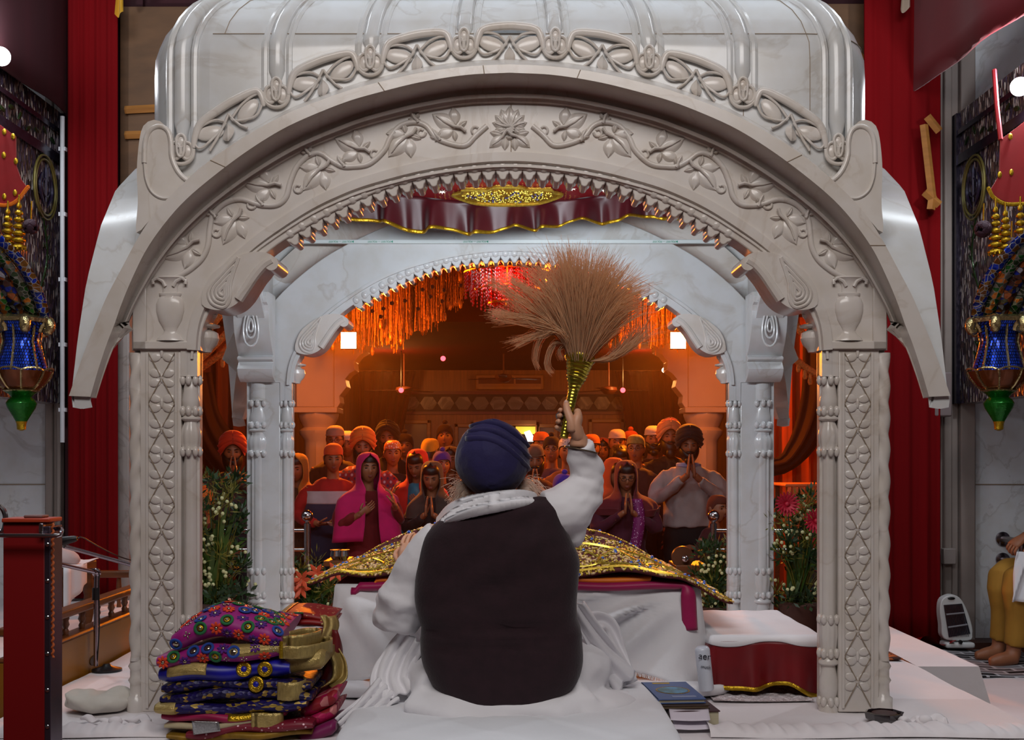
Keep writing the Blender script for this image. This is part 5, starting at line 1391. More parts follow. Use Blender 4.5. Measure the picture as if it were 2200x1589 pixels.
# turban with wound bands
tc_ = Q(1058, 988, .04)
pole = Vector((.18, -.85, .22)).normalized()
def tb(u, v):
    th = u*2*PI; ph = v*PI-PI/2
    d = Vector((math.cos(ph)*math.cos(th), math.cos(ph)*math.sin(th), math.sin(ph)))
    a = math.acos(clamp(d.dot(pole), -1, 1))+.22*noise.noise(d*1.6)
    q = d-pole*d.dot(pole); az = math.atan2(q.dot(Vector((1, 0, 0))), q.z if abs(q.z) > 1e-6 else 1e-6)
    saw = (a*2.6+.45*math.sin(az*1.0+.7)) % 1.0
    r = 1+(.020*saw**1.3-.008)*sstep(.3, .7, a)+.005*math.sin(a*34+az*2.5+3*noise.noise(d*2.5))*sstep(.35, .8, a)+.012*noise.noise(d*3.5)
    zz = d.z*.128*(1.0 if d.z > 0 else 1.02)
    f = 1.0 if d.z > -.2 else 1-.30*((-d.z-.2)/.8)**1.5
    return tc_+Vector((d.x*.120*r*f, d.y*.135*r, zz*r+(.004*math.sin(th*2) if d.z > .5 else 0)))
tm = MB().grid(tb, 72, 48, cu=True)
for j, (y0, y1, bw) in enumerate(((918, 960, 10), (930, 985, 26), (944, 1012, 40))):     # cloth edges crossing the crown to the right
    pts = []
    for i in range(22):
        f = i/21; px, py = lerp(1010-j*4, 1136+j*2, f), lerp(y0, y1, f)-26*math.sin(PI*f)
        dx, dz = (px-1058)*PY/FPX/.121, (988-py)*PY/FPX/.130
        k = dx*dx+dz*dz
        if k > .97: q = math.sqrt(.97/k); dx *= q; dz *= q; k = .97
        pts.append(tc_+Vector((dx*.1215, -.1365*math.sqrt(1-k), dz*.1305)))
    tm.tube(pts, [(.0035, .010)]*22, n=8)
tm.build('turban', TURB, pr, sharp=0)
# beard showing each side of the neck
rr = random.Random(2)
for sx, cx in ((-1, 1001), (1, 1131)):
    bm = MB()
    bm.ell(Q(cx, 1058, .10), (.036, .05, .048), nu=14, nv=10)
    for k_ in range(170):
        p = Q(cx+rr.uniform(-16, 16), 1050+rr.uniform(-22, 28), rr.uniform(.04, .12)); d = Vector((sx*rr.uniform(.2, 1.2), rr.uniform(-.3, .4), rr.uniform(-1.1, .35))).normalized(); L = rr.uniform(.03, .065)
        bm.tube([p, p+d*L*.5+Vector((0, 0, .006)), p+d*L+Vector((0, 0, -.006))], .0007, n=3, caps=False)
    bm.build('beard', BEARD, pr, sharp=0)
# white scarf round the neck
sc_ = MB()
sp = spline([Q(938, 1126, .02), Q(965, 1104, -.055), Q(1010, 1086, -.095), Q(1060, 1077, -.10), Q(1110, 1072, -.085), Q(1148, 1076, -.03), Q(1158, 1090, .05)], 30)
sc_.grid(lambda u, v: sp[min(29, int(u*29.99))]+Vector((0, -.030-.020*math.sin(v*PI)+.0025*math.sin(v*12+u*5)-.004*v, (.5-v)*lerp(.030, .066, math.sin(PI*clamp(u*.9+.1)))+.003*math.sin(v*14+u*9)))+Vector((0, .06*(1-v)**2*.9, 0)), 58, 16)
sc_.build('neck_scarf', KURTA, pr, solid=.003, sharp=0)
# lower garment spread over the folded legs, and cloth tails
dh = MB()
dh.tube([Q(900, 1505, .0), Q(980, 1520, -.05), Q(1080, 1525, -.06), Q(1180, 1520, -.04), Q(1255, 1500, .02)], [(.05, .10), (.07, .11), (.075, .11), (.07, .11), (.05, .10)], n=16, up=(0, 0, 1))
for sx, kx in ((-1, 872), (1, 1292)):
    kn = P(kx, 1425, 4.05); dh.tube([Q(1075+sx*110, 1490, .0), kn.lerp(Q(1075+sx*110, 1490, 0), .5)+Vector((0, 0, .03)), kn], [.115, .10, .085], n=14)
    dh.tube([kn, P(1085, 1500, 4.12)], [.085, .07], n=12)
dh.tube(spline([Q(1230, 1520, -.03), Q(1290, 1515, .04), P(1345, 1500, 3.95), P(1380, 1500, 4.0)], 10), [(.035, .09)]*6+[(.03, .07), (.025, .05), (.02, .04), (.01, .02)], n=12, up=(0, 0, 1))
do = dh.build('lower_garment', KURTA, pr, remesh=.012, smit=4)
push(do, lambda p: .014*noise.noise((p.x*5+p.z*9, p.y*12, p.z*14)))
def ribbon(pts, w, th, name, sd=1, parent=pr, mat=KURTA, fold=.012):
    q = spline([Vector(p) for p in pts], 40); m = MB()
    def fn(u, v):
        i = min(39, int(v*39.99)); t_ = (q[min(39, i+1)]-q[max(0, i-1)]).normalized()
        a = t_.cross(Vector((0, -1, .35))).normalized(); nn = a.cross(t_)
        ww = w[0] if v < .0 else lerp(w[0], w[1], v)
        return q[i]+a*(u-.5)*ww+nn*fold*math.sin(u*11*sd+v*5)
    m.grid(fn, 18, 39); return m.build(name, mat, parent, solid=th, sharp=0)
ribbon([P(1240, 1300, 3.80), P(1268, 1350, 3.84), P(1305, 1410, 3.9), P(1345, 1465, 3.95)], (.05, .10), .006, 'sash_end')
ribbon([P(1262, 1345, 3.90), P(1298, 1348, 4.0), P(1320, 1400, 4.02), P(1350, 1470, 4.0)], (.10, .07), .006, 'sash_end')
ribbon([P(890, 1370, 3.76), P(862, 1410, 3.78), P(842, 1455, 3.76), P(850, 1495, 3.72)], (.10, .15), .006, 'kurta_tail', 2)
ribbon([P(835, 1480, 3.74), P(800, 1510, 3.70), P(765, 1538, 3.68), P(732, 1562, 3.66)], (.10, .06), .006, 'kurta_tail', 2, fold=.016)
# gold thread band round the sleeve
c_ = Q(1249, 966, .0)
MB().tube([c_+Vector((.047*math.cos(a), .047*math.sin(a), .010*math.cos(a)*-1)) for a in [i*PI/14 for i in range(28)]], [(.003, .0075)]*28, n=6, closed=True, up=(0, 0, 1)).build('sleeve_bracelet', M('brown_steel_bracelet', (120, 100, 80), .35, metal=.7, var=.5, scale=60), pr)
# cushion
m = MB()
def cu(u, v):
    th = u*2*PI; ph = v*PI-PI/2; ex = .32
    f = lambda c: abs(c)**ex*(1 if c > 0 else -1)
    return Vector((-.01+.50*f(math.cos(th))*abs(math.cos(ph))**.25, 3.66+.56*f(math.sin(th))*abs(math.cos(ph))**.25, .668+.046*f(math.sin(ph))+.006*noise.noise((math.cos(th)*2, math.sin(th)*2, ph))))
m.grid(cu, 72, 20, cu=True)
tag(m.build('floor_cushion', WHITE, sharp=0), 'large white floor cushion under the seated person', 'cushion')
# ---- whisk
w_ = thing('fly_whisk', 'ceremonial whisk of pale hair with ribbed gold handle, raised by the seated person', 'whisk', HB_)
GLD = M('ribbed_gold_foil', (206, 186, 70), .22, metal=.9, var=.35, scale=50)
rotm = hx_.to_track_quat('Z', 'Y').to_matrix()
L = (HA-HB_).length
pf = []
for i in range(70):
    f = i/69; base = lerp(.013, .019, f) if f < .62 else (lerp(.019, .033, sstep(.62, .80, f)) if f < .8 else lerp(.033, .045, (f-.8)/.2))
    pf.append((base*(1+.07*math.sin(i*2.2)), f*L))
MB().lathe(pf, HB_, n=22, M_=rotm).build('handle', GLD, w_, sharp=60)
MB().lathe([(.043, L-.012), (.05, L), (.048, L+.012), (.03, L+.016)], HB_, n=24, M_=rotm).build('collar', GLD, w_)
HAIR = M('pale_whisk_hair', (250, 224, 184), .6, var=.25, scale=20, sss=.0, trans=0)
nt = HAIR.node_tree; bs = nt.nodes['Principled BSDF']; tr_ = nt.nodes.new('ShaderNodeBsdfTranslucent'); tr_.inputs[0].default_value = srgb(255, 196, 120); mxs = nt.nodes.new('ShaderNodeMixShader'); mxs.inputs[0].default_value = .6
nt.links.new(bs.outputs[0], mxs.inputs[1]); nt.links.new(tr_.outputs[0], mxs.inputs[2]); nt.links.new(mxs.outputs[0], nt.nodes['Material Output'].inputs[0])
hm_ = MB(); rr = random.Random(21)
def strand(pts, r0):
    q = spline(pts, 12); hm_.tube(q, [r0*(1-.075*i) for i in range(12)], n=3, caps=False)
def wp(px, py, dy): return P(px, py, PY+.02+dy)
c0 = (1250, 768)
for i in range(2600):                       # main plume: fans out and up
    t_ = rr.betavariate(2.2, 2.2); dy = rr.gauss(0, .055)
    # tip envelope along the outline of the plume
    tip = [(1100, 610), (1125, 560), (1165, 520), (1215, 508), (1265, 518), (1310, 535), (1350, 560), (1376, 600), (1390, 650), (1384, 705), (1350, 745)]
    f = t_*(len(tip)-1); j = min(int(f), len(tip)-2); ex_ = lerp(tip[j][0], tip[j+1][0], f-j); ey_ = lerp(tip[j][1], tip[j+1][1], f-j)
    sh = rr.uniform(.55, 1.0)**.6
    ex_ = c0[0]+(ex_-c0[0])*sh+rr.gauss(0, 8); ey_ = c0[1]+(ey_-c0[1])*sh+rr.gauss(0, 8)
    bx_ = c0[0]+(t_-.5)*46; side = t_-.5
    mid1 = (lerp(bx_, ex_, .28)-side*10, lerp(c0[1], ey_, .38)+10); mid2 = (lerp(bx_, ex_, .68)-side*14+rr.gauss(0, 4), lerp(c0[1], ey_, .74))
    if side > .32: mid1 = (lerp(bx_, ex_, .5), lerp(c0[1], ey_, .22)+14); mid2 = (lerp(bx_, ex_, .88), lerp(c0[1], ey_, .6)+6)
    cl_ = rr.gauss(0, 9)+9*math.sin(t_*31); strand([wp(bx_, c0[1]+8, dy*.25), wp(*mid1, dy*.6), wp(mid2[0]+cl_*.7, mid2[1], dy), wp(ex_+cl_*2.2, ey_+abs(cl_), dy*1.25)], rr.uniform(.0011, .0022))
for i in range(420):                        # loose locks swept to the left
    lo = rr.choice(((1080, 590, 1150, 640), (1050, 600, 1140, 660), (1090, 640, 1150, 690), (1060, 668, 1150, 690), (1062, 684, 1160, 698), (1098, 735, 1165, 716)))
    ex_, ey_ = lo[0]+rr.gauss(0, 10), lo[1]+rr.gauss(0, 7); dy = rr.gauss(0, .03)
    strand([wp(1232+rr.gauss(0, 6), 762, dy*.3), wp(1205+rr.gauss(0, 6), 715, dy), wp(lo[2]+rr.gauss(0, 8), lo[3]+rr.gauss(0, 6), dy), wp(ex_, ey_, dy*1.4)], rr.uniform(.001, .002))
for cx_, pts in ((0, [(1230, 765), (1210, 725), (1180, 712), (1158, 735), (1150, 775), (1156, 790)]), (1, [(1232, 768), (1215, 740), (1196, 735), (1180, 755), (1174, 785), (1184, 800)]), (2, [(1230, 762), (1205, 715), (1175, 705), (1140, 728), (1112, 742)]), (3, [(1234, 768), (1222, 745), (1210, 742), (1200, 752), (1206, 770)])):
    for i in range(60):
        o1, o2, dy = rr.gauss(0, 3.2), rr.gauss(0, 3.2), rr.gauss(0, .012)
        strand([wp(a+o1*min(1, k_*.5), b_+o2*min(1, k_*.5), dy) for k_, (a, b_) in enumerate(pts)], rr.uniform(.0011, .0022))
h_ = hm_.build('hair_plume', HAIR, w_, sharp=0); h_['kind'] = 'stuff'
# ================================================================ scripture table and its cloths
t = thing('covered_table', 'low table under a white sheet behind the seated person', 'table', (.02, 4.75, ZB))
TX0, TX1, TY0, TY1, TZ = -.66, .70, 4.36, 5.2, 1.025
MB().box(TX0+.03, TX1-.03, TY0+.04, TY1-.03, TZ-.05, TZ-.015).build('tabletop', WOOD, t)
for a in (TX0+.08, TX1-.08):
    for b_ in (TY0+.09, TY1-.08): MB().box(a-.025, a+.025, b_-.025, b_+.025, .68, TZ-.05).build('leg', WOOD, t)
def skirt_pt(s, v):
    """s runs along left side, front, right side; v from the top edge down"""
    segs = [(Vector((TX0, TY1)), Vector((TX0, TY0))), (Vector((TX0, TY0)), Vector((TX1, TY0))), (Vector((TX1, TY0)), Vector((TX1, TY1)))]
    k = s*3; i = min(2, int(k)); f = k-i
    p = segs[i][0].lerp(segs[i][1], f); nrm = (Vector((-1, 0)), Vector((0, -1)), Vector((1, 0)))[i]
    cor = max(math.exp(-((s-1/3)/.045)**2), math.exp(-((s-2/3)/.045)**2))
    if cor > .02:
        dg = Vector((-1, -1)) if s < .5 else Vector((1, -1)); nrm = (nrm*(1-cor*.6)+dg.normalized()*cor*.6)
    low = .678+.008*math.sin(s*25)-.03*cor+.03*math.exp(-((s-.385)/.03)**2)+.03*math.exp(-((s-.61)/.03)**2)
    z = lerp(TZ, low, v)
    fo = .0
    if i == 1:
        x = f
        for fx, dx, sl, a in ((.98, -.50, .8, .062), (.96, -.24, 1, .05), (.985, -.10, 1, .04), (.03, .16, 1, .055), (.02, .38, .9, .045), (.93, -.80, .6, .05)):
            c = fx+dx*v**sl; fo += a*math.exp(-((x-c)/(.028+.02*v))**2)*sstep(.0, .3, v)
    out = .006+.05*v**1.5*(.5+.8*cor)+fo+.008*math.sin(s*60+v*2)*v
    if v < .06: out = lerp(0, .012, v/.06)
    return Vector((p.x+nrm.x*out, p.y+nrm.y*out, z))
m = MB().grid(skirt_pt, 150, 30)
m.grid(lambda u, v: Vector((lerp(TX0, TX1, u), lerp(TY0, TY1, v), TZ)), 4, 4)
m.build('white_sheet', WHITE, t, solid=.004, sharp=0)
fr_ = MB(); rr = random.Random(9)
for i in range(170):
    s = .60+.075*i/170; p = skirt_pt(s, 1.0); fr_.tube([p, p+Vector((rr.uniform(-.004, .004), -.006, -.014))], .0009, n=3)
fr_.build('sheet_fringe', WHITE, t)
MG2 = C('magenta_silk', (166, 8, 84), rough=.5); OR2 = C('saffron_silk', (240, 124, 20), rough=.5); EDG = M('gold_bullion_edge', (150, 100, 24), .35, metal=.6, var=.5, scale=120)
def draped(y0, z, th, x0, x1, drop, name, label, mat, y1=5.1, dl=0):
    """cloth lying over the table top, its right end falling over the side"""
    m = MB()
    def fn(u, v):
        s = lerp(x0, x1+drop, u); y = lerp(y0, y1, v)+.008*math.sin(s*9)
        zz = z+.004*math.sin(s*14)
        if s > x1:
            e = s-x1; r = .05
            if e < r*PI/2: a = e/r; return Vector((x1+r*math.sin(a), y, zz-r*(1-math.cos(a))))
            return Vector((x1+r+.01*(e-r*PI/2)+.05*(e-r*PI/2), y, zz-r-(e-r*PI/2)))
        return Vector((s, y, zz-(.02 if s < x0+.03 else 0)))
    m.grid(fn, 90, 10)
    def lipf(u, v):       # rolled front fold
        a = fn(u, 0); k = sstep(x1-.02, x1+.08, lerp(x0, x1+drop, u)); return a+Vector((-k*.055*v, -.012*math.sin(v*PI)-.03*k, -th*v*(1-k)))
    m.grid(lipf, 90, 6)
    return tag(m.build(name, mat, solid=.004, sharp=0), label, 'cloth')
draped(4.335, TZ+.012, .028, -.60, .63, .20, 'altar_cloth', 'magenta silk cloth edging the white sheeted table under the gold cover', MG2)
draped(4.345, TZ+.032, .022, -.54, .52, .0, 'altar_cloth', 'saffron orange cloth between the magenta cloth and the gold cover', OR2)
# gold embroidered cover
RIDGE = [(-.76, .985), (-.71, 1.02), (-.646, 1.088), (-.513, 1.165), (-.37, 1.213), (-.18, 1.245), (0, 1.25), (.15, 1.235), (.266, 1.213), (.437, 1.18), (.57, 1.115), (.684, 1.02), (.76, .95), (.82, .91)]
def rz(x):
    for (a, b), (c, d) in zip(RIDGE, RIDGE[1:]):
        if x <= c: t_ = clamp((x-a)/(c-a)); t_ = t_; return lerp(b, d, t_)
    return RIDGE[-1][1]
RS = spline([Vector((a, b)) for a, b in RIDGE], 120)
def rz(x):
    i = clamp((x+.76)/1.58)*119; j = int(i); j = min(j, 118); return lerp(RS[j].y, RS[j+1].y, i-j)
def cov(u, v):
    x = lerp(-.76, .82, u); b_ = math.sin(clamp(v*1.05)*PI*.5)**.8 if v < .55 else math.cos((v-.55)/.45*PI*.5)**.6*1.0
    edge = TZ+.045+.012*math.sin(u*26+1)-.12*sstep(.60, .82, x)-.05*sstep(-.62, -.76, x)
    z = lerp(edge, max(rz(x), edge), b_*(1 if v < .55 else 1))
    y = lerp(4.32+.02*math.sin(u*13)-.01, 5.16, v)
    return Vector((x, y, z))
g = thing('embroidered_cover', 'domed cover thick with gold bead embroidery and blue stones on the table', 'embroidered cloth', (.02, 4.75, TZ))
MB().grid(cov, 110, 44).build('cover_cloth', M('maroon_cover_velvet', (84, 14, 18), .8, var=.3), g, solid=.01, sharp=0)
GB = M('gold_bead', (214, 184, 70), .28, metal=.75, var=.45, scale=90); PB = M('cream_bead', (226, 190, 140), .3, metal=.25, var=.25, scale=60)
def cfr(u, v):
    p = cov(u, v); a = cov(min(1, u+.004), v)-cov(max(0, u-.004), v); b_ = cov(u, min(1, v+.01))-cov(u, max(0, v-.01))
    n = a.cross(b_).normalized(); n = n if n.z > 0 else -n; return p, a.normalized(), n
rr = random.Random(17); gb = MB(); cb = MB(); gem = MB(); st_ = MB()
for k in range(6600):
    u, v = rr.random(), rr.random()**1.3*.9; p, a, n = cfr(u, v); th = rr.uniform(0, PI)
    b_ = n.cross(a); d = a*math.cos(th)+b_*math.sin(th); e = n.cross(d)
    mm = Matrix((d, e, n)).transposed()
    big = rr.random() < .16
    (cb if big else gb).ell(p+n*.005, (.012, .0055, .005) if big else (rr.uniform(.005, .009), .0042, .0045), rot=mm, nu=6, nv=4)
for k in range(110):
    u, v = rr.random(), rr.random()*.8; p, a, n = cfr(u, v); b_ = n.cross(a)
    gem.ell(p+n*.010, .0065, nu=8, nv=6); st_.tube([p+n*.008+(a*math.cos(q)+b_*math.sin(q))*.0085 for q in [i*PI/5 for i in range(10)]], .0022, n=5, closed=True)
cord = MB()
def cline(uv, r=.007, n_=60, closed=False):
    q = spline([Vector((a, b)) for a, b in uv], n_, closed); cord.tube([cfr(clamp(x.x, 0, 1), clamp(x.y, 0, 1))[0]+Vector((0, -.002, .006)) for x in q], r, n=6, closed=closed)
cline([(.0, .05), (.1, .02), (.3, .03), (.5, .02), (.7, .03), (.85, .02), (1, .04)], .008, 120)
cline([(.02, .36), (.12, .34), (.22, .30), (.32, .34), (.5, .37), (.66, .36), (.74, .31), (.83, .34), (.92, .34), (1, .40)], .009, 120)
for uc, w in ((.13, .045), (.24, .05), (.35, .05), (.65, .05), (.74, .055), (.85, .05), (.945, .04)):     # leaf shaped panels
    cline([(uc, .28), (uc+w*.55, .20), (uc+w*.95, .12), (uc+w*.6, .07), (uc, .06), (uc-w*.6, .07), (uc-w*.95, .12), (uc-w*.55, .20)], .0065, 44, True)
    for q in range(8):
        a = q*PI/4; p, ax, n = cfr(uc+.016*math.cos(a), .14+.045*math.sin(a)); d = (cfr(uc+.02*math.cos(a), .14+.055*math.sin(a))[0]-p).normalized(); mm = Matrix((d, n.cross(d), n)).transposed()
        cb.ell(p+n*.006, (.013, .006, .006), rot=mm, nu=7, nv=5)
for nm, mb_, mt in (('gold_beadwork', gb, GB), ('cream_beadwork', cb, PB), ('blue_stone', gem, M('blue_glass_stone', (40, 90, 190), .1, coat=1)), ('stone_setting', st_, STEEL)):
    o = mb_.build(nm, mt, g, sharp=0); o['kind'] = 'stuff'
cord.build('gold_cord', GB, g)
# ---- hanging cloth ceiling of the canopy
t = thing('canopy_cloth', 'red gold-dotted ceiling cloth with gold emblem and satin frill inside the canopy', 'cloth', (0, 4.8, 2.72))
CX0, CX1, CY0, CY1 = -.83, .77, 4.3, 5.3
def ceil_pt(u, v):
    x = lerp(CX0, CX1, u); y = lerp(CY0, CY1, v)
    return Vector((x, y, 2.735-.075*math.sin(u*PI)**1.5*v))
MB().grid(ceil_pt, 30, 20).build('dotted_ceiling', spots('dotted_red_cloth', (128, 14, 22), (236, 190, 90), 46, .2, metal=.5, grand=.15), t, sharp=0)
fl = MB(); tr_ = MB()
def frill(u, side):
    if side == 0: return ceil_pt(u, 1)
    return ceil_pt(0 if side < 0 else 1, u)
def frf(side, ph):
    L = 1.6 if side == 0 else 1.0
    def fn(u, v):
        p = frill(u, side); w = math.sin(u*L*36+ph+1.2*math.sin(u*11+ph))+.5*math.sin(u*L*63+ph)
        d = .034*v**.7*w; lo = (.135+.012*math.sin(u*L*21+ph)+.02*math.sin(u*7))
        return p+Vector((.3*d if side == 0 else d, d if side == 0 else .3*d, -lo*v))
    return fn
for s_, ph in ((0, 0), (-1, 2), (1, 4)):
    f = frf(s_, ph); fl.grid(f, 170, 10)
    tr_.grid(lambda u, v, f=f: f(u, lerp(.90, 1.01, v))+Vector((0, -.003, 0)), 170, 2)
fl.build('satin_frill', MAROON, t, solid=.003, sharp=0); tr_.build('gold_edging', GOLD, t, solid=.004, sharp=0)
em = MB(); ol = [(-.245, 0), (-.20, .03), (-.19, .055), (-.09, .06), (-.05, .085), (.05, .085), (.09, .06), (.19, .055), (.20, .03), (.245, 0), (.17, -.05), (.09, -.065), (-.09, -.065), (-.17, -.05)]
def ept(p, o): y = 5.17-p.y*1.75; c = ceil_pt(clamp((p.x-.02-CX0)/(CX1-CX0)), (y-CY0)/(CY1-CY0)); return Vector((p.x-.02, y, c.z-.004+o*.8))
ol = [Vector(p) for p in ol]
em.prism(ol, -.012, .0, lambda p, y: ept(p, y)); base_ = em.build('gold_emblem', M('gold_emblem_thread', (196, 150, 50), .3, metal=.7, var=.5, scale=140, bump=.6, bscale=160), t)
rim = MB(); rim.tube([ept(p, -.014) for p in spline(ol, 70, True)], .007, n=6, closed=True)
for k in range(260):
    a, r = rr.uniform(0, 2*PI), math.sqrt(rr.random()); rim.ell(ept(Vector((.20*r*math.cos(a), .055*r*math.sin(a)+.008)), -.014), (.008, .004, .004), rot=(0, rr.random()*3, 0), nu=6, nv=4)
rim.build('emblem_beadwork', GB, base_)
stn = MB()
for k in range(46): a, r = rr.uniform(0, 2*PI), math.sqrt(rr.random()); stn.ell(ept(Vector((.18*r*math.cos(a), .045*r*math.sin(a)+.008)), -.018), .005, nu=6, nv=4)
stn.build('emblem_stone', M('dark_blue_stone', (40, 30, 80), .15), base_)['kind'] = 'stuff'
SQ = M('silver_sequin', (210, 200, 190), .2, metal=.8)
for px, py in ((881, 414), (950, 412), (1019, 392), (1160, 391), (1229, 405), (1296, 408)):
    sb = MB()
    for k in range(8):
        a = k*PI/4; p = P(px, py, 5.14); sb.tube([p, p+Vector((.02*math.cos(a), -.006, .011*math.sin(a)))], [.003, .001], n=4)
    sb.build('star_sequin', SQ, t)
# conduit across the rear arch with its printed marks
t = thing('ceiling_conduit', 'thin white plastic conduit running across the plain rear arch', 'conduit', P(1100, 518, 5.69))
MB().box(P(597, 0, 5.69).x, P(1603, 0, 5.69).x, 5.688, 5.714, P(0, 522.5, 5.69).z, P(0, 514.5, 5.69).z).build('trunking', M('white_pvc', (214, 222, 222), .4, var=.03), t, bevel=.002)
TXM = M('green_print', (40, 150, 120), .6)
def text(s, loc, size, rot, mat, name, parent, ext=.0004):
    cu_ = bpy.data.curves.new(name, 'FONT'); cu_.body = s; cu_.size = size; cu_.align_x = 'CENTER'; cu_.align_y = 'CENTER'; cu_.extrude = ext
    o = bpy.data.objects.new(name, cu_); TMP.collection.objects.link(o); vl = TMP.view_layers[0]; vl.update()
    me = bpy.data.meshes.new_from_object(o.evaluated_get(vl.depsgraph)); bpy.data.objects.remove(o); me.transform(Matrix.Translation(Vector(loc)-LOC.get(parent.name, Vector()))@Euler(rot).to_matrix().to_4x4())
    o = bpy.data.objects.new(name, me); col.objects.link(o); me.materials.clear(); me.materials.append(mat); o.parent = parent; return o
for px in (733, 817, 1022, 1429): text('\u25b6POLYFIT \u2014 POLYFIT', P(px, 518.5, 5.6865), .0125, (PI/2, PI, 0), TXM, 'printed_mark', t)
# ================================================================ stack of folded ceremonial cloths
def folded(x0, x1, yt, yb, Yf, dep, n, mat, name, label, tilt=0, seed=0, back=.0, bul=.0, over=None, xs=.0, parent=None):
    """n folds between photo rows yt..yb at the front edge Yf; tilt raises the right end (px)"""
    rr = random.Random(seed); m = MB(); zt, zb = P(0, yt, Yf).z, P(0, yb, Yf).z; th = (zt-zb)/n
    ph = [rr.uniform(0, 6) for _ in range(6)]
    surf = None
    for i in range(n):
        z0 = zb+i*th; a0 = x0+rr.uniform(-1, 1)*xs; a1 = x1+rr.uniform(-1, 1)*xs; yo = rr.uniform(0, .02)
        def fn(u, v, z0=z0, a0=a0, a1=a1, i=i, yo=yo):
            X = lerp(P(a0, 0, Yf).x, P(a1, 0, Yf).x, u)
            sg = .007*math.sin(X*11+ph[0]+i*.7)+.004*math.sin(X*31+ph[1]+i)+tilt*Yf/FPX*(u-.5)
            a = v*2*PI; r = th*.5*1.04; k = 1
            rim = min(1, 6*min(u, 1-u)+.35); r *= math.sqrt(rim)
            if math.cos(a) > 0: dy = -math.cos(a)*min(r, .035)*1.2; 
            else: dy = dep*-math.cos(a)
            dy += yo+.008*math.sin(X*17+ph[2]+i)
            fr = clamp((dy)/dep)
            z = z0+th*.5+r*math.sin(a)+sg+back*fr+bul*math.sin(PI*u)*math.sin(PI*clamp(fr+.25))
            return Vector((X, Yf+dy, z))
        m.grid(fn, 44, 28, cv=True)
        m.add([fn(0, k/28) for k in range(28)], [tuple(range(28))]); m.add([fn(1, k/28) for k in range(28)], [tuple(range(28))[::-1]])
        surf = fn
    if parent is not None: return m.build(name, mat, parent, sharp=0), surf
    t = thing(name, label, 'folded cloth', (P((x0+x1)/2, 0, Yf).x, Yf+dep*.5, zb), 'folded ceremonial cloths')
    m.build('folded_layers', mat, t, sharp=0)
    return t, surf
def on(surf, u, v):
    p = surf(u, v); a = surf(min(1, u+.01), v)-surf(max(0, u-.01), v); b_ = surf(u, v+.01)-surf(u, v-.01); n = a.cross(b_).normalized()
    if n.z < 0 and abs(n.z) > .3 or (abs(n.z) <= .3 and n.y > 0): n = -n
    return p, a.normalized(), n
def disc(mb, p, a, n, r, petals=0, h=.003, ring=None):
    b_ = n.cross(a)
    if petals:
        for k in range(petals):
            q = k*2*PI/petals; d = a*math.cos(q)+b_*math.sin(q); mm = Matrix((d, n.cross(d), n)).transposed(); mb.ell(p+d*r*.6+n*h*.3, (r*.42, r*.24, h), rot=mm, nu=8, nv=4)
    elif ring: mb.tube([p+(a*math.cos(q)+b_*math.sin(q))*r+n*h*.4 for q in [i*PI/9 for i in range(18)]], [(h, ring)]*18, n=6, closed=True, up=n)
    else: mb.ell(p+n*h*.3, (r, r, h), rot=Matrix((a, b_, n)).transposed(), nu=14, nv=4)
MGC = C('magenta_silk_cloth', (160, 16, 124), rough=.5, scale=4); CRG = M('cream_gold_brocade', (196, 170, 104), .35, metal=.5, var=.35, scale=40, stretch=(1, 8, 1), bump=.3, bscale=160)
GRN = C('green_applique', (30, 110, 60)); BLA = C('blue_applique', (30, 70, 160)); PUR = C('purple_applique', (86, 20, 130)); ORA = C('orange_applique', (236, 70, 30)); SIL = M('mirror_sequin', (200, 190, 170), .15, metal=.95, var=.4, scale=150)
def mirror_work(t, surf, n, seed, vlo, vhi):
    rr = random.Random(seed); ms = {k: MB() for k in ('green', 'blue', 'purple', 'orange', 'mirror', 'gold')}; placed = []
    tries = 0
    while len(placed) < n and tries < 6000:
        tries += 1; u, v = rr.uniform(.03, .97), rr.uniform(vlo, vhi); p, a, nn = on(surf, u, v)
        if any((p-q).length < .034 for q in placed): continue
        placed.append(p); k = len(placed) % 5
        if k == 0: disc(ms['green'], p, a, nn, .0165, ring=.005); disc(ms['gold'], p, a, nn, .011); disc(ms['mirror'], p, a, nn, .006, h=.005)
        elif k == 1: disc(ms['blue'], p, a, nn, .0165, ring=.005); disc(ms['mirror'], p, a, nn, .011, h=.004)
        elif k == 2: disc(ms['purple'], p, a, nn, .02, petals=8); disc(ms['mirror'], p, a, nn, .007, h=.005)
        elif k == 3: disc(ms['orange'], p, a, nn, .021, petals=8); disc(ms['mirror'], p, a, nn, .006, h=.005)
        else: disc(ms['mirror'], p, a, nn, .012, petals=4)
    for nm, mt in (('green', GRN), ('blue', BLA), ('purple', PUR), ('orange', ORA), ('mirror', SIL), ('gold', GOLD)):
        if ms[nm].v: o = ms[nm].build({'mirror': 'mirror_applique', 'gold': 'gold_applique'}.get(nm, nm+'_applique'), mt, t, sharp=0); o['kind'] = 'stuff'
t, sf = folded(372, 608, 1352, 1398, 3.62, .34, 1, MGC, 'folded_cloth', 'topmost magenta cloth with mirrored flowers, puffed at the back', tilt=10, seed=1, back=.03, bul=.065)
mirror_work(t, sf, 120, 3, -.10, .46)
t, sf = folded(336, 612, 1390, 1424, 3.60, .30, 1, MGC, 'folded_cloth', 'thin magenta cloth with wide cream gold brocade end, second from the top', tilt=30, seed=2)
mirror_work(t, sf, 26, 5, -.12, .12)
b_ = MB()
def band(mb, surf, u0, u1, k=1.0): mb.grid(lambda u, v: (lambda q: q[0]+q[2]*.002)(on(surf, lerp(u0, u1, u), lerp(.74, 1.46, v))), 14, 20)
band(b_, sf, .58, 1.0); b_.build('brocade_band', CRG, t, solid=.003, sharp=0)
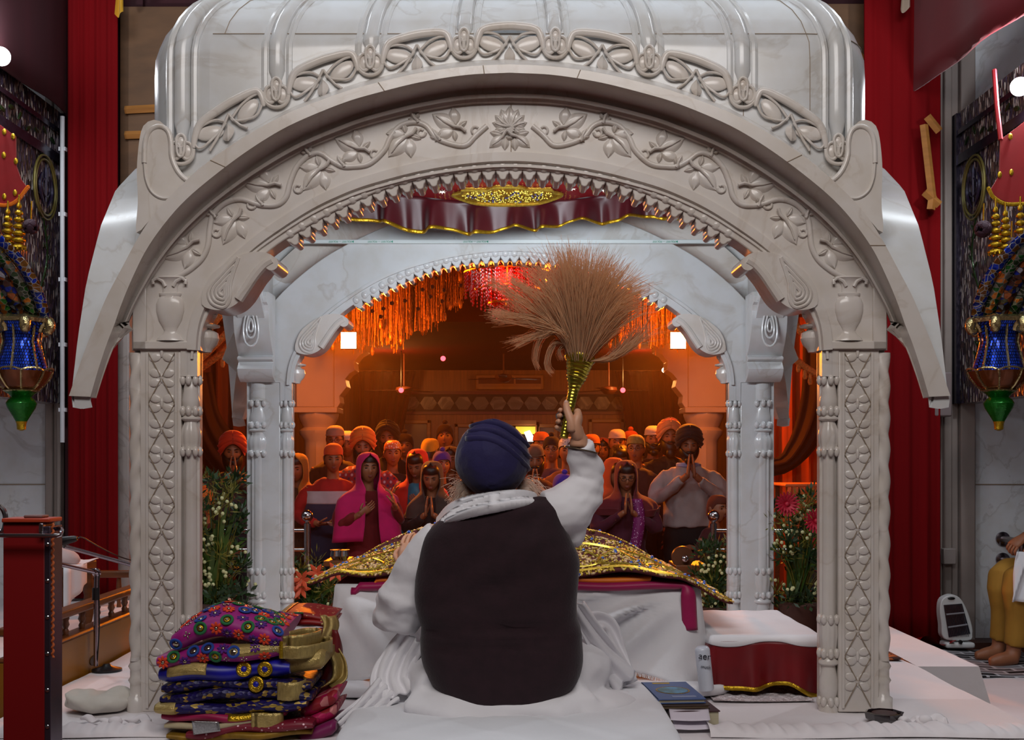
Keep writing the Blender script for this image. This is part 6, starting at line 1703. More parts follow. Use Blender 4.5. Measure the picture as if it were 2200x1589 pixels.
def loops(t, pts, z0, z1, mat, name, parent=None):
    q = spline([Vector(p) for p in pts], 50); MB().grid(lambda u, v: Vector((q[int(u*49)].x, q[int(u*49)].y, lerp(z0, z1, v)+q[int(u*49)].z)), 49, 4).build(name, mat, t, solid=.004, sharp=0)
def XY(px, Y): return (P(px, 0, Y).x, Y, 0)
zt = P(0, 1378, 3.65).z
loops(t, [XY(600, 3.60), XY(650, 3.60), XY(705, 3.70), XY(712, 3.78), XY(690, 3.80), XY(640, 3.70), XY(606, 3.66)], P(0, 1412, 3.62).z, P(0, 1385, 3.62).z, CRG, 'brocade_end')
loops(t, [XY(606, 3.62), XY(655, 3.66), XY(690, 3.76), XY(660, 3.80), XY(620, 3.72)], P(0, 1395, 3.62).z, P(0, 1366, 3.62).z, CRG, 'brocade_end')
MB().tube([Vector(XY(604, 3.59))+Vector((0, 0, lerp(P(0, 1412, 3.6).z, P(0, 1376, 3.6).z, k/8))) for k in range(9)], .006, n=6).build('gold_cord', GOLD, t)
BLUE = C('royal_blue_silk', (20, 20, 170), rough=.4, scale=5, c2=(14, 10, 90)); NAVB = cells('navy_gold_brocade', [(24, 14, 78), (30, 16, 90), (150, 120, 50), (20, 12, 60), (24, 14, 70)], scale=70, metal=.25, rough=.45, bump=.3, edge=(20, 12, 60), feature=.03, stretch=(1, 1, 1.6))
t, sf = folded(340, 622, 1424, 1462, 3.61, .32, 1, BLUE, 'folded_cloth', 'royal blue cloth with gold flower medallions and cream band, below the magenta cloths', tilt=18, seed=4, bul=.01)
b_ = MB(); band(b_, sf, .08, .38); b_.build('cream_band', CRG, t, solid=.003, sharp=0)
gd = MB()
for u, v in ((.66, 1.04), (.82, 1.0)):
    p, a, n = on(sf, u, v); disc(gd, p, a, n, .024, petals=14, h=.004); disc(gd, p, a, n, .019, ring=.006, h=.004); dk = MB(); disc(dk, p, a, n, .011, h=.006); dk.build('medallion_centre', BLUE, t, sharp=0)
gd.build('gold_medallion', GOLD, t, sharp=0)
t, sf = folded(610, 700, 1398, 1440, 3.66, .22, 1, CRG, 'folded_cloth', 'cream gold cloth end with blue beaded edge at the right of the stack', tilt=14, seed=14)
be = MB()
for k in range(34): be.ell(on(sf, .06, .78+.44*k/34)[0]+Vector((0, -.004, 0)), .0032, nu=6, nv=4); be.ell(on(sf, .06+.9*k/34, .80)[0]+Vector((0, -.002, .003)), .0032, nu=6, nv=4)
be.build('bead_edging', SIL, t)
t, sf = folded(344, 668, 1462, 1506, 3.60, .32, 2, NAVB, 'folded_cloth', 'deep navy cloth woven with small gold figures, middle of the stack', tilt=10, seed=6, xs=5)
gd = MB(); dk = MB()
for u, v in ((.64, 1.02),): p, a, n = on(sf, u, v); disc(gd, p, a, n, .026, petals=16, h=.004); disc(gd, p, a, n, .02, ring=.006, h=.004); disc(dk, p, a, n, .011, h=.006)
gd.build('gold_medallion', GOLD, t, sharp=0); dk.build('medallion_centre', BLUE, t, sharp=0)
loops(t, [XY(596, 3.58), XY(622, 3.565), XY(650, 3.60), XY(655, 3.66), XY(630, 3.70), XY(606, 3.66)], P(0, 1500, 3.6).z, P(0, 1462, 3.6).z, CRG, 'brocade_end')
t, sf = folded(336, 660, 1506, 1530, 3.60, .32, 1, cells('navy_zigzag_brocade', [(30, 18, 96), (26, 14, 80), (170, 140, 60), (30, 18, 90)], scale=50, metal=.3, rough=.45, bump=.3, edge=(24, 14, 70), feature=.02, stretch=(1, 1, 3)), 'folded_cloth', 'navy zigzag brocade cloth with a rolled cream end, lower middle of the stack', tilt=8, seed=7)
b_ = MB(); band(b_, sf, .0, .14); b_.build('cream_band', CRG, t, solid=.005, sharp=0)
t, sf = folded(344, 612, 1530, 1548, 3.59, .30, 1, C('deep_pink_silk', (170, 16, 80), rough=.5), 'folded_cloth', 'thin deep pink cloth below the navy brocades', tilt=10, seed=8)
b_ = MB(); band(b_, sf, .55, .9); b_.build('gold_band', GOLD, t, solid=.003, sharp=0)
t, sf = folded(350, 600, 1548, 1562, 3.59, .30, 1, C('cream_silk', (190, 176, 140), rough=.5), 'folded_cloth', 'cream cloth folded in an open loop near the bottom of the stack', tilt=12, seed=9)
loops(t, [XY(540, 3.58), XY(590, 3.575), XY(608, 3.60), XY(600, 3.64), XY(550, 3.62)], P(0, 1562, 3.6).z, P(0, 1528, 3.6).z, CRG, 'open_loop')
t, sf = folded(400, 672, 1558, 1578, 3.58, .34, 1, spots('maroon_sequin_cloth', (120, 16, 40), (220, 180, 190), 60, .2, metal=.4), 'folded_cloth', 'maroon sequinned cloth with a silver corner near the bottom of the stack', tilt=14, seed=10)
b_ = MB(); b_.grid(lambda u, v: P(lerp(412, 470, u)+v*4, lerp(1548+u*2, 1578-8*u, v), 3.555), 8, 8); b_.build('silver_corner', M('silver_glitter', (190, 190, 190), .25, metal=.85, var=.5, scale=300), t, solid=.003)
t, sf = folded(356, 668, 1574, 1589, 3.58, .34, 1, M('old_gold_cloth', (150, 112, 22), .5, metal=.3, var=.4, scale=30), 'folded_cloth', 'old gold cloth at the very bottom of the stack', tilt=4, seed=11)
t, sf = folded(600, 712, 1322, 1350, 3.95, .24, 2, spots('red_gold_dot_cloth', (140, 16, 14), (230, 190, 130), 50, .2, metal=.5), 'folded_cloth', 'dark red gold-dotted cloth behind the magenta cloth', tilt=-6, seed=12, back=.01)
b_ = MB(); band(b_, sf, -.0, .14); b_.build('gold_edging', GOLD, t, solid=.004, sharp=0)
m = MB(); q = spline([P(704, 1322, 3.9), P(708, 1370, 3.86), P(722, 1420, 3.84), P(735, 1455, 3.82), P(700, 1475, 3.78)], 30)
m.grid(lambda u, v: q[int(v*29.99)]+Vector(((u-.5)*.05+.008*math.sin(v*14), .02*math.sin(u*7+v*5), 0)), 10, 29); m.build('cream_lace_end', CRG, t, solid=.004, sharp=0)
m = MB(); m.grid(lambda u, v: P(lerp(676, 728, u)+8*math.sin(v*5), lerp(1350, 1500, v), 3.88)+Vector((0, .03*math.sin(u*5+v*4), 0)), 10, 16); m.build('hanging_fold', C('dark_red_silk', (110, 14, 22), rough=.5), t, solid=.004, sharp=0)
t, sf = folded(650, 724, 1500, 1560, 3.66, .22, 2, cells('hot_pink_brocade', [(170, 16, 70), (190, 20, 90), (150, 30, 40), (200, 120, 120)], scale=40, metal=.2, rough=.5, bump=.2, edge=(140, 14, 60), feature=.02), 'folded_cloth', 'rolled hot pink brocade cloth leaning at the right foot of the stack', tilt=34, seed=13, xs=3)
t2, sf = folded(640, 720, 1560, 1589, 3.62, .24, 1, C('plum_silk', (120, 10, 80), rough=.5), 'folded_cloth', 'plum cloth lying under the hot pink roll', tilt=20, seed=15)
# ================================================================ right side: stool, can, books
t = thing('skirted_stool', 'low stool with white top cloth and maroon gold-edged skirt by the right pillar', 'stool', (.93, 4.5, ZB))
SX0, SX1, SY0, SY1, SZ = .735, 1.135, 4.27, 4.98, .832
MB().box(SX0+.02, SX1-.02, SY0+.02, SY1-.02, SZ-.05, SZ-.01).build('seat_board', WOOD, t)
for a in (SX0+.05, SX1-.05):
    for b_ in (SY0+.05, SY1-.05): MB().box(a-.02, a+.02, b_-.02, b_+.02, ZB, SZ-.05).build('leg', WOOD, t)
def sk(u, v):
    segs = [((SX0, SY1), (SX0, SY0)), ((SX0, SY0), (SX1, SY0)), ((SX1, SY0), (SX1, SY1))]; k = u*3; i = min(2, int(k)); f = k-i
    p = Vector(segs[i][0]).lerp(Vector(segs[i][1]), f); n = (Vector((-1, 0)), Vector((0, -1)), Vector((1, 0)))[i]
    w = math.sin(u*46)+.5*math.sin(u*83+1); lo = .655+.035*sstep(.45, .6, u)*math.sin((u-.45)*22)
    o = .008+.036*v*(.5+.45*w)
    return Vector((p.x+n.x*o, p.y+n.y*o, lerp(SZ-.004, lo, v)))
MB().grid(sk, 140, 12).build('satin_skirt', M('red_maroon_satin', (118, 8, 18), .4, var=.3, scale=8), t, solid=.003, sharp=0)
MB().grid(lambda u, v: sk(u, lerp(.93, 1.02, v))+Vector((0, -.004, 0)), 140, 2).build('gold_edging', GOLD, t, solid=.004, sharp=0)
def tp(u, v):
    e = .5; a, b_ = u*2-1, v*2-1; dr = max(abs(a), abs(b_)); over = max(0, dr-.94)/.06
    return Vector((lerp(SX0-.012, SX1+.012, u), lerp(SY0-.014, SY1+.01, v), SZ+.014-.022*over**2*(1.2+.5*math.sin(u*9+v*7))+.004*noise.noise((u*5, v*5, 1))))
MB().grid(tp, 50, 60).build('top_cloth', WHITE, t, solid=.006, sharp=0)
m = MB(); m.grid(lambda u, v: Vector((lerp(.72, 1.08, u), lerp(4.16, 4.8, v)-.02*math.sin(u*3), ZB+.008+.004*math.sin(u*40)*math.sin(v*40))), 60, 40)
m.build('net_mat', cells('white_net_lace', [(214, 204, 206), (190, 180, 182), (224, 216, 218)], scale=70, metal=0, rough=.8, bump=.4, edge=(170, 155, 155), feature=.06), None); o = bpy.data.objects['net_mat']; tag(o, 'white net lace mat spread under the skirted stool', 'mat')
t = thing('spray_can', 'slim white air freshener can leaning between the table and the stool', 'spray can', P(1512, 1480, 4.2))
ca, cb_ = P(1508, 1388, 4.17), P(1518, 1482, 4.17); ax = (ca-cb_).normalized(); rm = ax.to_track_quat('Z', 'Y').to_matrix(); Lc = (ca-cb_).length
MB().lathe([(.024, 0), (.027, .006), (.027, Lc*.92), (.024, Lc*.97), (.018, Lc), (.004, Lc)], cb_, n=24, M_=rm).build('can', M('white_can_enamel', (206, 212, 224), .3, var=.03), t)
for s_, f, sz in (('aer', .80, .034), ('musk', .56, .017)):
    text(s_, cb_+ax*Lc*f+Vector((.002, -.0295, 0)), sz, (PI/2, .1, 0), M('dark_can_print', (40, 40, 50), .5), 'printed_word', t)
def book(x0, x1, y0, y1, z0, z1, rz, label, cov, edge=(190, 180, 150)):
    c = Vector(((x0+x1)/2, (y0+y1)/2, z0)); t = thing('book', label, 'book', c, 'books beside the cushion'); mm = Matrix.Translation(c)@Matrix.Rotation(rz, 4, 'Z')@Matrix.Translation(-c)
    MB().box(x0, x1, y0, y1, z1-.004, z1).box(x0, x1, y0, y1, z0, z0+.004).box(x0, x0+.004, y0, y1, z0, z1).xf(mm).build('cover', cov, t, bevel=.001)
    MB().box(x0+.004, x1-.004, y0+.005, y1-.005, z0+.004, z1-.004).xf(mm).build('page_block', M('page_edges', edge, .8, var=.2, scale=3, stretch=(1, 1, 200)), t); return t, mm
bkx, bky = .49, 3.74
book(.50, .665, 3.78, 4.05, ZB+.002, ZB+.052, .10, 'thick dark maroon bound book at the bottom of the book pile', C('dark_maroon_binding', (60, 18, 26), rough=.5), (200, 190, 160))
book(.475, .64, 3.80, 4.08, ZB+.054, ZB+.068, .05, 'thin book with dark cover and brown edges between the other books', C('brown_cover', (70, 50, 40), rough=.5), (150, 130, 100))
t, mm = book(.465, .625, 3.81, 4.10, ZB+.070, ZB+.086, .08, 'blue paperback with an oval picture on top of the book pile', M('blue_paper_cover', (74, 98, 150), .4, var=.15, scale=6))
z = ZB+.0865
MB().tube([mm@Vector((.545+.055*math.cos(a), 3.95+.06*math.sin(a), z)) for a in [i*PI/16 for i in range(32)]], [(.001, .003)]*32, n=4, closed=True, up=(0, 0, 1)).build('oval_frame', GOLD, t)
MB().lathe([(.050, z), (.050, z+.0006)], mm@Vector((.545, 3.95, 0)), n=28, sy=1.1).build('oval_picture', M('cover_picture', (90, 150, 190), .4, c2=(70, 90, 60), scale=30), t)
MB().box(.50, .56, 4.065, 4.08, z-.0004, z+.0006).xf(mm).build('yellow_mark', C('yellow_print', (210, 170, 60)), t)
MB().box(.52, .60, 3.835, 3.855, z-.0004, z+.0006).xf(mm).build('title_strip', C('pale_title', (150, 160, 190)), t)
t = thing('folded_paper', 'folded white paper slips tucked under the book pile', 'paper', P(1480, 1560, 3.72))
for k, (o1, o2) in enumerate(((0, 0), (6, 12))):
    m = MB().grid(lambda u, v: P(lerp(1437+o1, 1522-o1*.3, u)+v*4, lerp(1522, 1546+o2*1.6, v)+2*math.sin(u*3), lerp(3.80, 3.70-k*.01, v)), 10, 8); m.build('sheet', M('note_paper', (222, 214, 226), .8, var=.04), t, solid=.0015)
m = MB()
def pad(u, v):
    th = u*2*PI; ph = v*PI-PI/2; ex = .3; f = lambda c: abs(c)**ex*(1 if c > 0 else -1)
    return Vector((.03+.80*f(math.cos(th))*abs(math.cos(ph))**.25, 4.70+.52*f(math.sin(th))*abs(math.cos(ph))**.25, .653+.027*f(math.sin(ph))+.006*noise.noise((math.cos(th)*3, math.sin(th)*3, ph))))
m.grid(pad, 72, 16, cu=True)
tag(m.build('floor_pad', WHITE, sharp=0), 'thin white mattress on the platform under the covered table', 'mattress')
t = thing('glass_dish', 'dark faceted glass dish by the foot of the right front pillar', 'dish', P(1900, 1556, 3.86))
c = P(1900, 1548, 3.86); MB().lathe([(.045, 0), (.062, .012), (.066, .032), (.058, .034), (.052, .014), (.0, .012)], Vector((c.x, c.y, ZB)), n=8, sy=.9).build('bowl', M('dark_glass', (26, 10, 12), .08, coat=1), t, smooth=False)
MB().lathe([(.045, .026), (.04, .031), (0, .033)], Vector((c.x, c.y, ZB)), n=16).build('ash', M('dark_residue', (60, 24, 20), .6), t)
# cloth bundle and knots on the white sheet
m = MB().ell((0, 0, .034), (.115, .10, .034), nu=28, nv=14).ell((-.03, -.03, .05), (.075, .07, .026), rot=(.2, .25, .4), nu=20, nv=12).ell((.05, .02, .048), (.06, .06, .03), rot=(0, -.2, .3), nu=20, nv=12)
m.v = [p*1.0+Vector((.006*noise.noise(p*30), .006*noise.noise(p*26+Vector((3, 1, 2))), .012*noise.noise(p*18))) for p in m.v]; m.move((P(208, 0, 4.0).x, 4.02, ZB))
tag(m.build('cloth_bundle', C('cream_cotton', (206, 200, 190)), remesh=.006, smit=2), 'loosely folded cream cloth left of the left front pillar', 'cloth')
for pts, lab in (([(180, 1552, 3.84), (215, 1545, 3.80), (240, 1550, 3.78), (262, 1538, 3.80), (300, 1535, 3.84), (318, 1556, 3.80)], 'knotted strip of white cloth at the foot of the left front pillar'), ([(1935, 1556, 3.80), (1965, 1548, 3.82), (1985, 1553, 3.80), (2000, 1545, 3.84), (2035, 1556, 3.82)], 'knotted strip of white cloth right of the dark glass dish')):
    q = spline([P(*p) for p in pts], 50); m = MB(); m.tube([Vector((p.x, p.y, ZB+.016+.006*math.sin(i*.5))) for i, p in enumerate(q)], [(.006+.004*math.sin(i*.4), .016) for i in range(50)], n=8, up=(0, 0, 1)); k = q[24]
    m.ell((k.x, k.y, ZB+.018), (.024, .02, .017), nu=12, nv=8); tag(m.build('cloth_tie', SHEET, sharp=0), lab, 'cloth')
# ================================================================ left: red box, microphones
t = thing('donation_box', 'tall narrow red box with steel edge at the left edge of the platform', 'box', (P(56, 0, 3.2).x, 3.26, 0))
xa, xb = P(6, 0, 3.2).x, P(97, 0, 3.2).x; xc = P(110, 0, 3.2).x; zt = P(0, 1122, 3.2).z
REDP = M('red_painted_panel', (128, 4, 8), .5, var=.15, scale=2); 
MB().box(xa, xb, 3.2, 3.27, 0, zt).build('red_panel', REDP, t, bevel=.004)
MB().box(xb, xc, 3.195, 3.28, 0, zt-.01).build('steel_edge', M('dull_steel', (96, 80, 96), .35, metal=.8, var=.3), t, bevel=.002)
m = MB(); n_ = 150; m.tube([Vector((xc+.004+.0025*math.cos(i*.9), 3.2+.0025*math.sin(i*.9), lerp(.95, zt, i/n_))) for i in range(n_)], .003, n=5); m.build('twisted_cord', M('amber_cord', (190, 96, 50), .4), t)
MB().box(xa, xc, 3.19, 3.28, zt, zt+.012).build('cap', M('orange_cap', (180, 60, 30), .5), t, bevel=.003)
MB().box(P(50, 0, 3.2).x, P(90, 0, 3.2).x, 3.2, 3.25, zt+.012, zt+.02).build('lid_plate', M('worn_plate', (120, 80, 76), .5), t, bevel=.003)
MB().box(P(83, 0, 3.18).x, P(92, 0, 3.18).x, 3.18, 3.2, P(0, 1152, 3.18).z, P(0, 1124, 3.18).z).build('bracket', STEEL, t, bevel=.002)
m = MB(); m.tube(spline([P(-30, 1150, 3.16), P(60, 1150, 3.16), P(122, 1150, 3.16), P(131, 1143, 3.17), P(131, 1136, 3.2), P(112, 1136, 3.24)], 40), .006, n=8); m.build('hook_rod', STEEL, t)
for k in range(9): MB().lathe([(.004, -.003), (.006, 0), (.002, .003)], (0, 0, 0), n=8, M_=Euler((PI/2, 0, 0)).to_matrix()).move((lerp(xb, xc, .5), 3.193, zt-.06-k*.1)).build('rivet', STEEL, t)
m = MB(); 
t2 = thing('bent_tube', 'bent chrome tube ends beside the red box at the left picture edge', 'tube', P(2, 1090, 3.3))
m.tube(spline([P(-40, 1130, 3.4), P(-6, 1092, 3.4), P(4, 1090, 3.4), P(12, 1110, 3.4), P(8, 1140, 3.4), P(-10, 1165, 3.4), P(-12, 1400, 3.4)], 40), .008, n=8); m.tube([P(-12, 1400, 3.4), Vector((P(-12, 0, 3.4).x, 3.4, 0))], .008, n=8); m.build('tube', STEEL, t2)
CHR = M('chrome_tube', (170, 160, 170), .2, metal=1, var=.2)
Ym = 4.78; xm = P(206, 0, Ym).x
t = thing('microphone_stand', 'chrome microphone stand with a straight boom arm beside the yellow board', 'microphone stand', (xm, Ym, ZB))
MB().tube([Vector((xm, Ym, ZB+.02)), P(206, 1300, Ym), P(207, 1228, Ym)], [.009, .009, .008], n=12).build('pole', CHR, t)
MB().tube([P(206, 1288, Ym), P(206, 1262, Ym)], .015, n=12).build('clutch', BLACK, t)
MB().ell(P(207, 1229, Ym), .018, nu=14, nv=10).build('joint', CHR, t)
MB().tube([P(214, 1231, Ym), P(108, 1207, 4.5)], .008, n=10).build('boom', CHR, t)
MB().lathe([(.06, 0), (.06, .008), (.02, .02), (.012, .03)], (xm+.045, Ym, ZB), n=24).build('base', BLACK, t)
MB().tube(spline([P(180, 1224, 4.72), P(195, 1222, 4.74), P(212, 1228, Ym-.03), P(212, 1260, Ym-.02), P(213, 1350, Ym-.02), P(208, 1430, Ym)], 30), .003, n=6).build('cable', BLACK, t)
t = thing('microphone_stand', 'microphone on a boom reaching left from behind the left front pillar', 'microphone stand', (P(330, 0, 4.6).x, 4.6, ZB))
MB().tube([Vector((P(330, 0, 4.6).x, 4.6, ZB)), P(330, 1226, 4.6)], .009, n=10).build('pole', CHR, t)
MB().tube([P(335, 1228, 4.6), P(138, 1173, 4.3)], .008, n=10).build('boom', CHR, t)
MB().tube([P(112, 1165, 4.27), P(140, 1161, 4.27), P(160, 1157, 4.27), P(166, 1156, 4.27)], [.018, .016, .012, .008], n=12).build('microphone', BLACK, t)
MB().tube([P(138, 1173, 4.3), P(136, 1163, 4.27)], .007, n=8).build('clip', BLACK, t)
MB().tube(spline([P(166, 1156, 4.27), P(178, 1154, 4.3), P(215, 1175, 4.4), P(262, 1197, 4.5), P(330, 1215, 4.62)], 24), .0025, n=6).build('cable', BLACK, t)
MB().lathe([(.09, 0), (.09, .008), (.02, .02)], (P(330, 0, 4.6).x, 4.6, ZB), n=24).build('base', BLACK, t)
t = thing('carved_side_table', 'small carved wooden table with white cloth behind the railing', 'table', (P(130, 0, 5.4).x, 5.5, .6))
x = P(128, 0, 5.4).x
MB().box(x-.16, x+.03, 5.36, 5.8, .95, .99).build('tabletop', WOOD, t, bevel=.005)
for a, b_ in ((-.13, 5.4), (0, 5.4), (-.13, 5.76), (0, 5.76)): MB().lathe([(.022, .6), (.026, .63), (.014, .66), (.03, .74), (.018, .82), (.026, .86), (.02, .95)], (x+a, b_, 0), n=12).build('leg', WOOD, t)
m = MB(); m.grid(lambda u, v: Vector((x-.17+.21*u, 5.34+.47*v, .995+.006*math.sin(u*9+v*5))), 8, 12); m.grid(lambda u, v: Vector((x+.042+.008*math.sin(u*12), 5.34+.3*u, .995-.20*v*(1-.5*u))), 10, 6); m.build('white_cloth', WHITE, t, solid=.004)
m = MB().ell((x-.03, 5.55, 1.03), (.07, .08, .035), rot=(0, .4, 0), nu=16, nv=10); tag(m.build('cloth_bundle', C('pale_pink_cotton', (206, 180, 176))), 'crumpled pale pink cloth on the small carved table', 'cloth')
# ================================================================ right: heater, rail, seated person
YH = 7.18; t = thing('room_heater', 'white upright quartz room heater standing on the floor right of the red curtain', 'heater', P(2058, 1390, YH))
HW = M('white_heater_plastic', (214, 216, 216), .4, var=.04)
z0 = .345; cx = P(2056, 0, YH).x; zf_ = lambda py: P(0, py, YH).z
oo = [(2030, 1372), (2023, 1340), (2020, 1310), (2024, 1288), (2038, 1279), (2052, 1278), (2066, 1288), (2080, 1315), (2089, 1345), (2090, 1362), (2084, 1375)]
pts = spline([Vector(p) for p in oo], 44, True)
MB().prism(pts, YH, YH+.07, lambda p, y: P(p.x, p.y, YH)+Vector((0, y-YH, 0))).build('casing', HW, t, bevel=.006)
gl = [Vector(p) for p in ((2027, 1299), (2066, 1296), (2084, 1360), (2038, 1368))]
MB().prism(gl, YH-.006, YH+.001, lambda p, y: P(p.x, p.y, YH)+Vector((0, y-YH, 0))).build('reflector', M('dark_mesh_reflector', (74, 74, 84), .3, metal=.6, var=.4, scale=30), t)
m = MB()
for k in range(13): m.tube([P(2029+k*3, 1299, YH-.012), P(2039+k*3.5, 1367, YH-.012)], .0015, n=4)
m.build('guard_wire', CHR, t)
for k in (.3, .7): MB().tube([P(lerp(2030, 2040, k), lerp(1299, 1368, k), YH-.009), P(lerp(2066, 2083, k), lerp(1297, 1360, k), YH-.009)], .006, n=8).build('quartz_tube', M('quartz', (150, 150, 156), .2), t)
MB().ell(P(2044, 1285, YH-.002), (.024, .006, .009), nu=12, nv=6).build('carry_slot', BLACK, t)
MB().box(P(2030, 0, YH).x, P(2092, 0, YH).x, YH-.03, YH+.10, zf_(1391), zf_(1379)).build('base', HW, t, bevel=.012)
MB().lathe([(.012, 0), (.011, .012), (.002, .013)], (0, 0, 0), n=16, M_=Euler((PI/2, 0, 0)).to_matrix()).move(P(2063, 1378, YH-.03)).build('knob', BLACK, t)
t = thing('wall_rail', 'steel pipe rails with round flanges fixed to the right marble wall', 'railing', P(2160, 1200, 7.49))
for py, d in ((1157, .28), (1202, .25), (1347, .30)):
    c = P(2155, py, 7.48); 
    MB().lathe([(.045, 0), (.045, .012), (.022, .02)], (0, 0, 0), n=24, M_=Euler((PI/2, 0, 0)).to_matrix()).move(c+Vector((0, .01, 0))).build('flange', CHR, t)
    MB().tube([c, c+Vector((0, -d, 0))], .02, n=12).build('pipe', M('brushed_pipe', (130, 120, 116), .35, metal=.8), t)
MB().tube([P(2155, 1157, 7.48)+Vector((0, -.28, .02)), Vector((P(2155, 0, 7.48).x, 7.20, .34))], .02, n=12).build('post', CHR, t)
t = thing('person', 'person in mustard trousers seated at the right picture edge, only hand and leg in view', 'person', (3.25, 6.75, .312))
K = M('mustard_trouser_cloth', (176, 128, 44), .85, var=.2, scale=8)
hp, kn, ft = Vector((3.28, 6.9, .80)), Vector((2.90, 6.66, .80)), Vector((2.88, 6.68, .40)); core = MB(); tr_ = MB(); cl = MB()
for dy in (0, .20):
    o = Vector((0, dy, 0)); core.tube([hp+o*.8, kn+o, ft+o, ft+o+Vector((0, 0, -.03))], [.08, .06, .042, .042], n=12); tr_.tube(spline([hp+o*.8, hp.lerp(kn, .5)+o, kn+o, kn.lerp(ft, .5)+o+Vector((.02, 0, 0)), ft+o+Vector((.01, 0, .02))], 14), [.11, .108, .105, .102, .1, .098, .095, .092, .09, .085, .08, .075, .07, .066], n=14)
    core.tube([ft+o+Vector((0, 0, 0)), ft+o+Vector((-.01, -.01, -.045)), ft+o+Vector((-.09, -.02, -.058)), ft+o+Vector((-.15, -.025, -.066))], [.042, .046, .04, .024], n=12)
for p0, r in ((hp, .13), ): tr_.ell(p0+Vector((.02, .08, 0)), (.17, .19, .13), nu=16, nv=10)
core.tube([hp+Vector((.02, .08, 0)), Vector((3.30, 6.95, 1.35))], [.12, .13], n=14, up=(0, 1, 0)); core.tube([Vector((3.3, 6.95, 1.35)), Vector((3.27, 6.95, 1.52))], .05, n=10)
cl.tube([hp+Vector((.02, .08, -.05)), Vector((3.30, 6.95, 1.1)), Vector((3.30, 6.95, 1.36)), Vector((3.3, 6.95, 1.42))], [(.15, .17), (.14, .18), (.13, .20), (.06, .07)], n=18, up=(1, 0, 0))
wr = P(2200, 1152, 6.62); sh = Vector((3.27, 6.76, 1.36)); core.tube(spline([sh, Vector((3.25, 6.62, 1.16)), wr], 9), [.05, .048, .046, .044, .04, .036, .032, .03, .028], n=10)
cl.tube(spline([sh, Vector((3.25, 6.62, 1.16)), wr+Vector((.06, 0, .03))], 9), [.07, .068, .066, .064, .06, .058, .055, .05, .048], n=12)
b = core.build('body', SKIN, t, remesh=.012)
hd = head_mb(1.0); hd.xf(Matrix.Translation((3.25, 6.95, 1.62))@Matrix.Rotation(-PI/2, 4, 'Z')); h_ = hand_mb('grip'); h_.xf(orient((-.7, -.2, -.5), (-.2, .3, -1), wr)); h_.join(hd)
nb = MB(); nb.v = [v.co+LOC[t.name] for v in b.data.vertices]; nb.f = [tuple(p.vertices) for p in b.data.polygons]; nb.join(h_)
nm = bpy.data.meshes.new('body'); nm.from_pydata([tuple(p-LOC[t.name]) for p in nb.v], [], nb.f); nm.materials.append(SKIN); nm.shade_smooth(); b.data = nm
cl.build('kurta', M('dark_plum_knit', (52, 26, 34), .9), t, remesh=.014, smit=2); tr_.build('trousers', K, t, remesh=.014, smit=2)
MB().grid(lambda u, v: P(lerp(2186, 2215, u)-14*v, lerp(1185, 1292, v), 6.55)+Vector((0, .02*math.sin(u*7+v*5), 0)), 10, 14).build('white_towel', WHITE, t, solid=.006)
s_ = MB().box(3.1, 3.5, 6.75, 7.15, .60, .66); tt = thing('wooden_bench', 'low wooden bench under the seated person at the right picture edge', 'bench', (3.3, 6.95, .312)); s_.build('seat', WOOD, tt, bevel=.01)
for a in (3.14, 3.46):
    for b_ in (6.8, 7.1): MB().box(a-.02, a+.02, b_-.02, b_+.02, .312, .60).build('leg', WOOD, tt)
# ================================================================ corbel lamps, banners, tassels on the side walls
BLP = M('blue_mirror_tile', (30, 80, 220), .12, metal=.8)
def tile_mat(name, c, dark, gap, emit, sx, sz):
    m_, nt, b = newmat(name); tc = nt.nodes.new('ShaderNodeTexCoord'); br = nt.nodes.new('ShaderNodeTexBrick')
    mp = nt.nodes.new('ShaderNodeMapping'); mp.inputs['Rotation'].default_value = (PI/2, 0, 0); nt.links.new(tc.outputs['Object'], mp.inputs[0]); nt.links.new(mp.outputs[0], br.inputs['Vector'])
    br.inputs['Scale'].default_value = sx; br.inputs['Brick Width'].default_value = .35; br.inputs['Row Height'].default_value = .5; br.inputs['Mortar Size'].default_value = gap
    br.inputs['Color1'].default_value = srgb(*c); br.inputs['Color2'].default_value = srgb(*[min(255, q*.5+20) for q in c]); br.inputs['Mortar'].default_value = srgb(*dark)
    nt.links.new(br.outputs['Color'], b.inputs['Base Color']); b.inputs['Metallic'].default_value = .7; b.inputs['Roughness'].default_value = .18
    bp = nt.nodes.new('ShaderNodeBump'); bp.inputs['Strength'].default_value = .6; bp.inputs['Distance'].default_value = .01; nt.links.new(br.outputs['Color'], bp.inputs['Height']); nt.links.new(bp.outputs[0], b.inputs['Normal']); return m_
BT = tile_mat('blue_mirror_mosaic', (40, 90, 255), (10, 14, 60), .06, 0, 30, 1)
GG = M('gold_mirror_glass', (214, 196, 140), .12, metal=.9, var=.4, scale=60, bump=.4, bscale=80); AMB = M('amber_mirror_glass', (112, 58, 26), .2, metal=.5, var=.3, scale=10); GRG = M('green_mirror_glass', (24, 110, 30), .15, metal=.5, var=.4, scale=14, bump=.2, bscale=60)
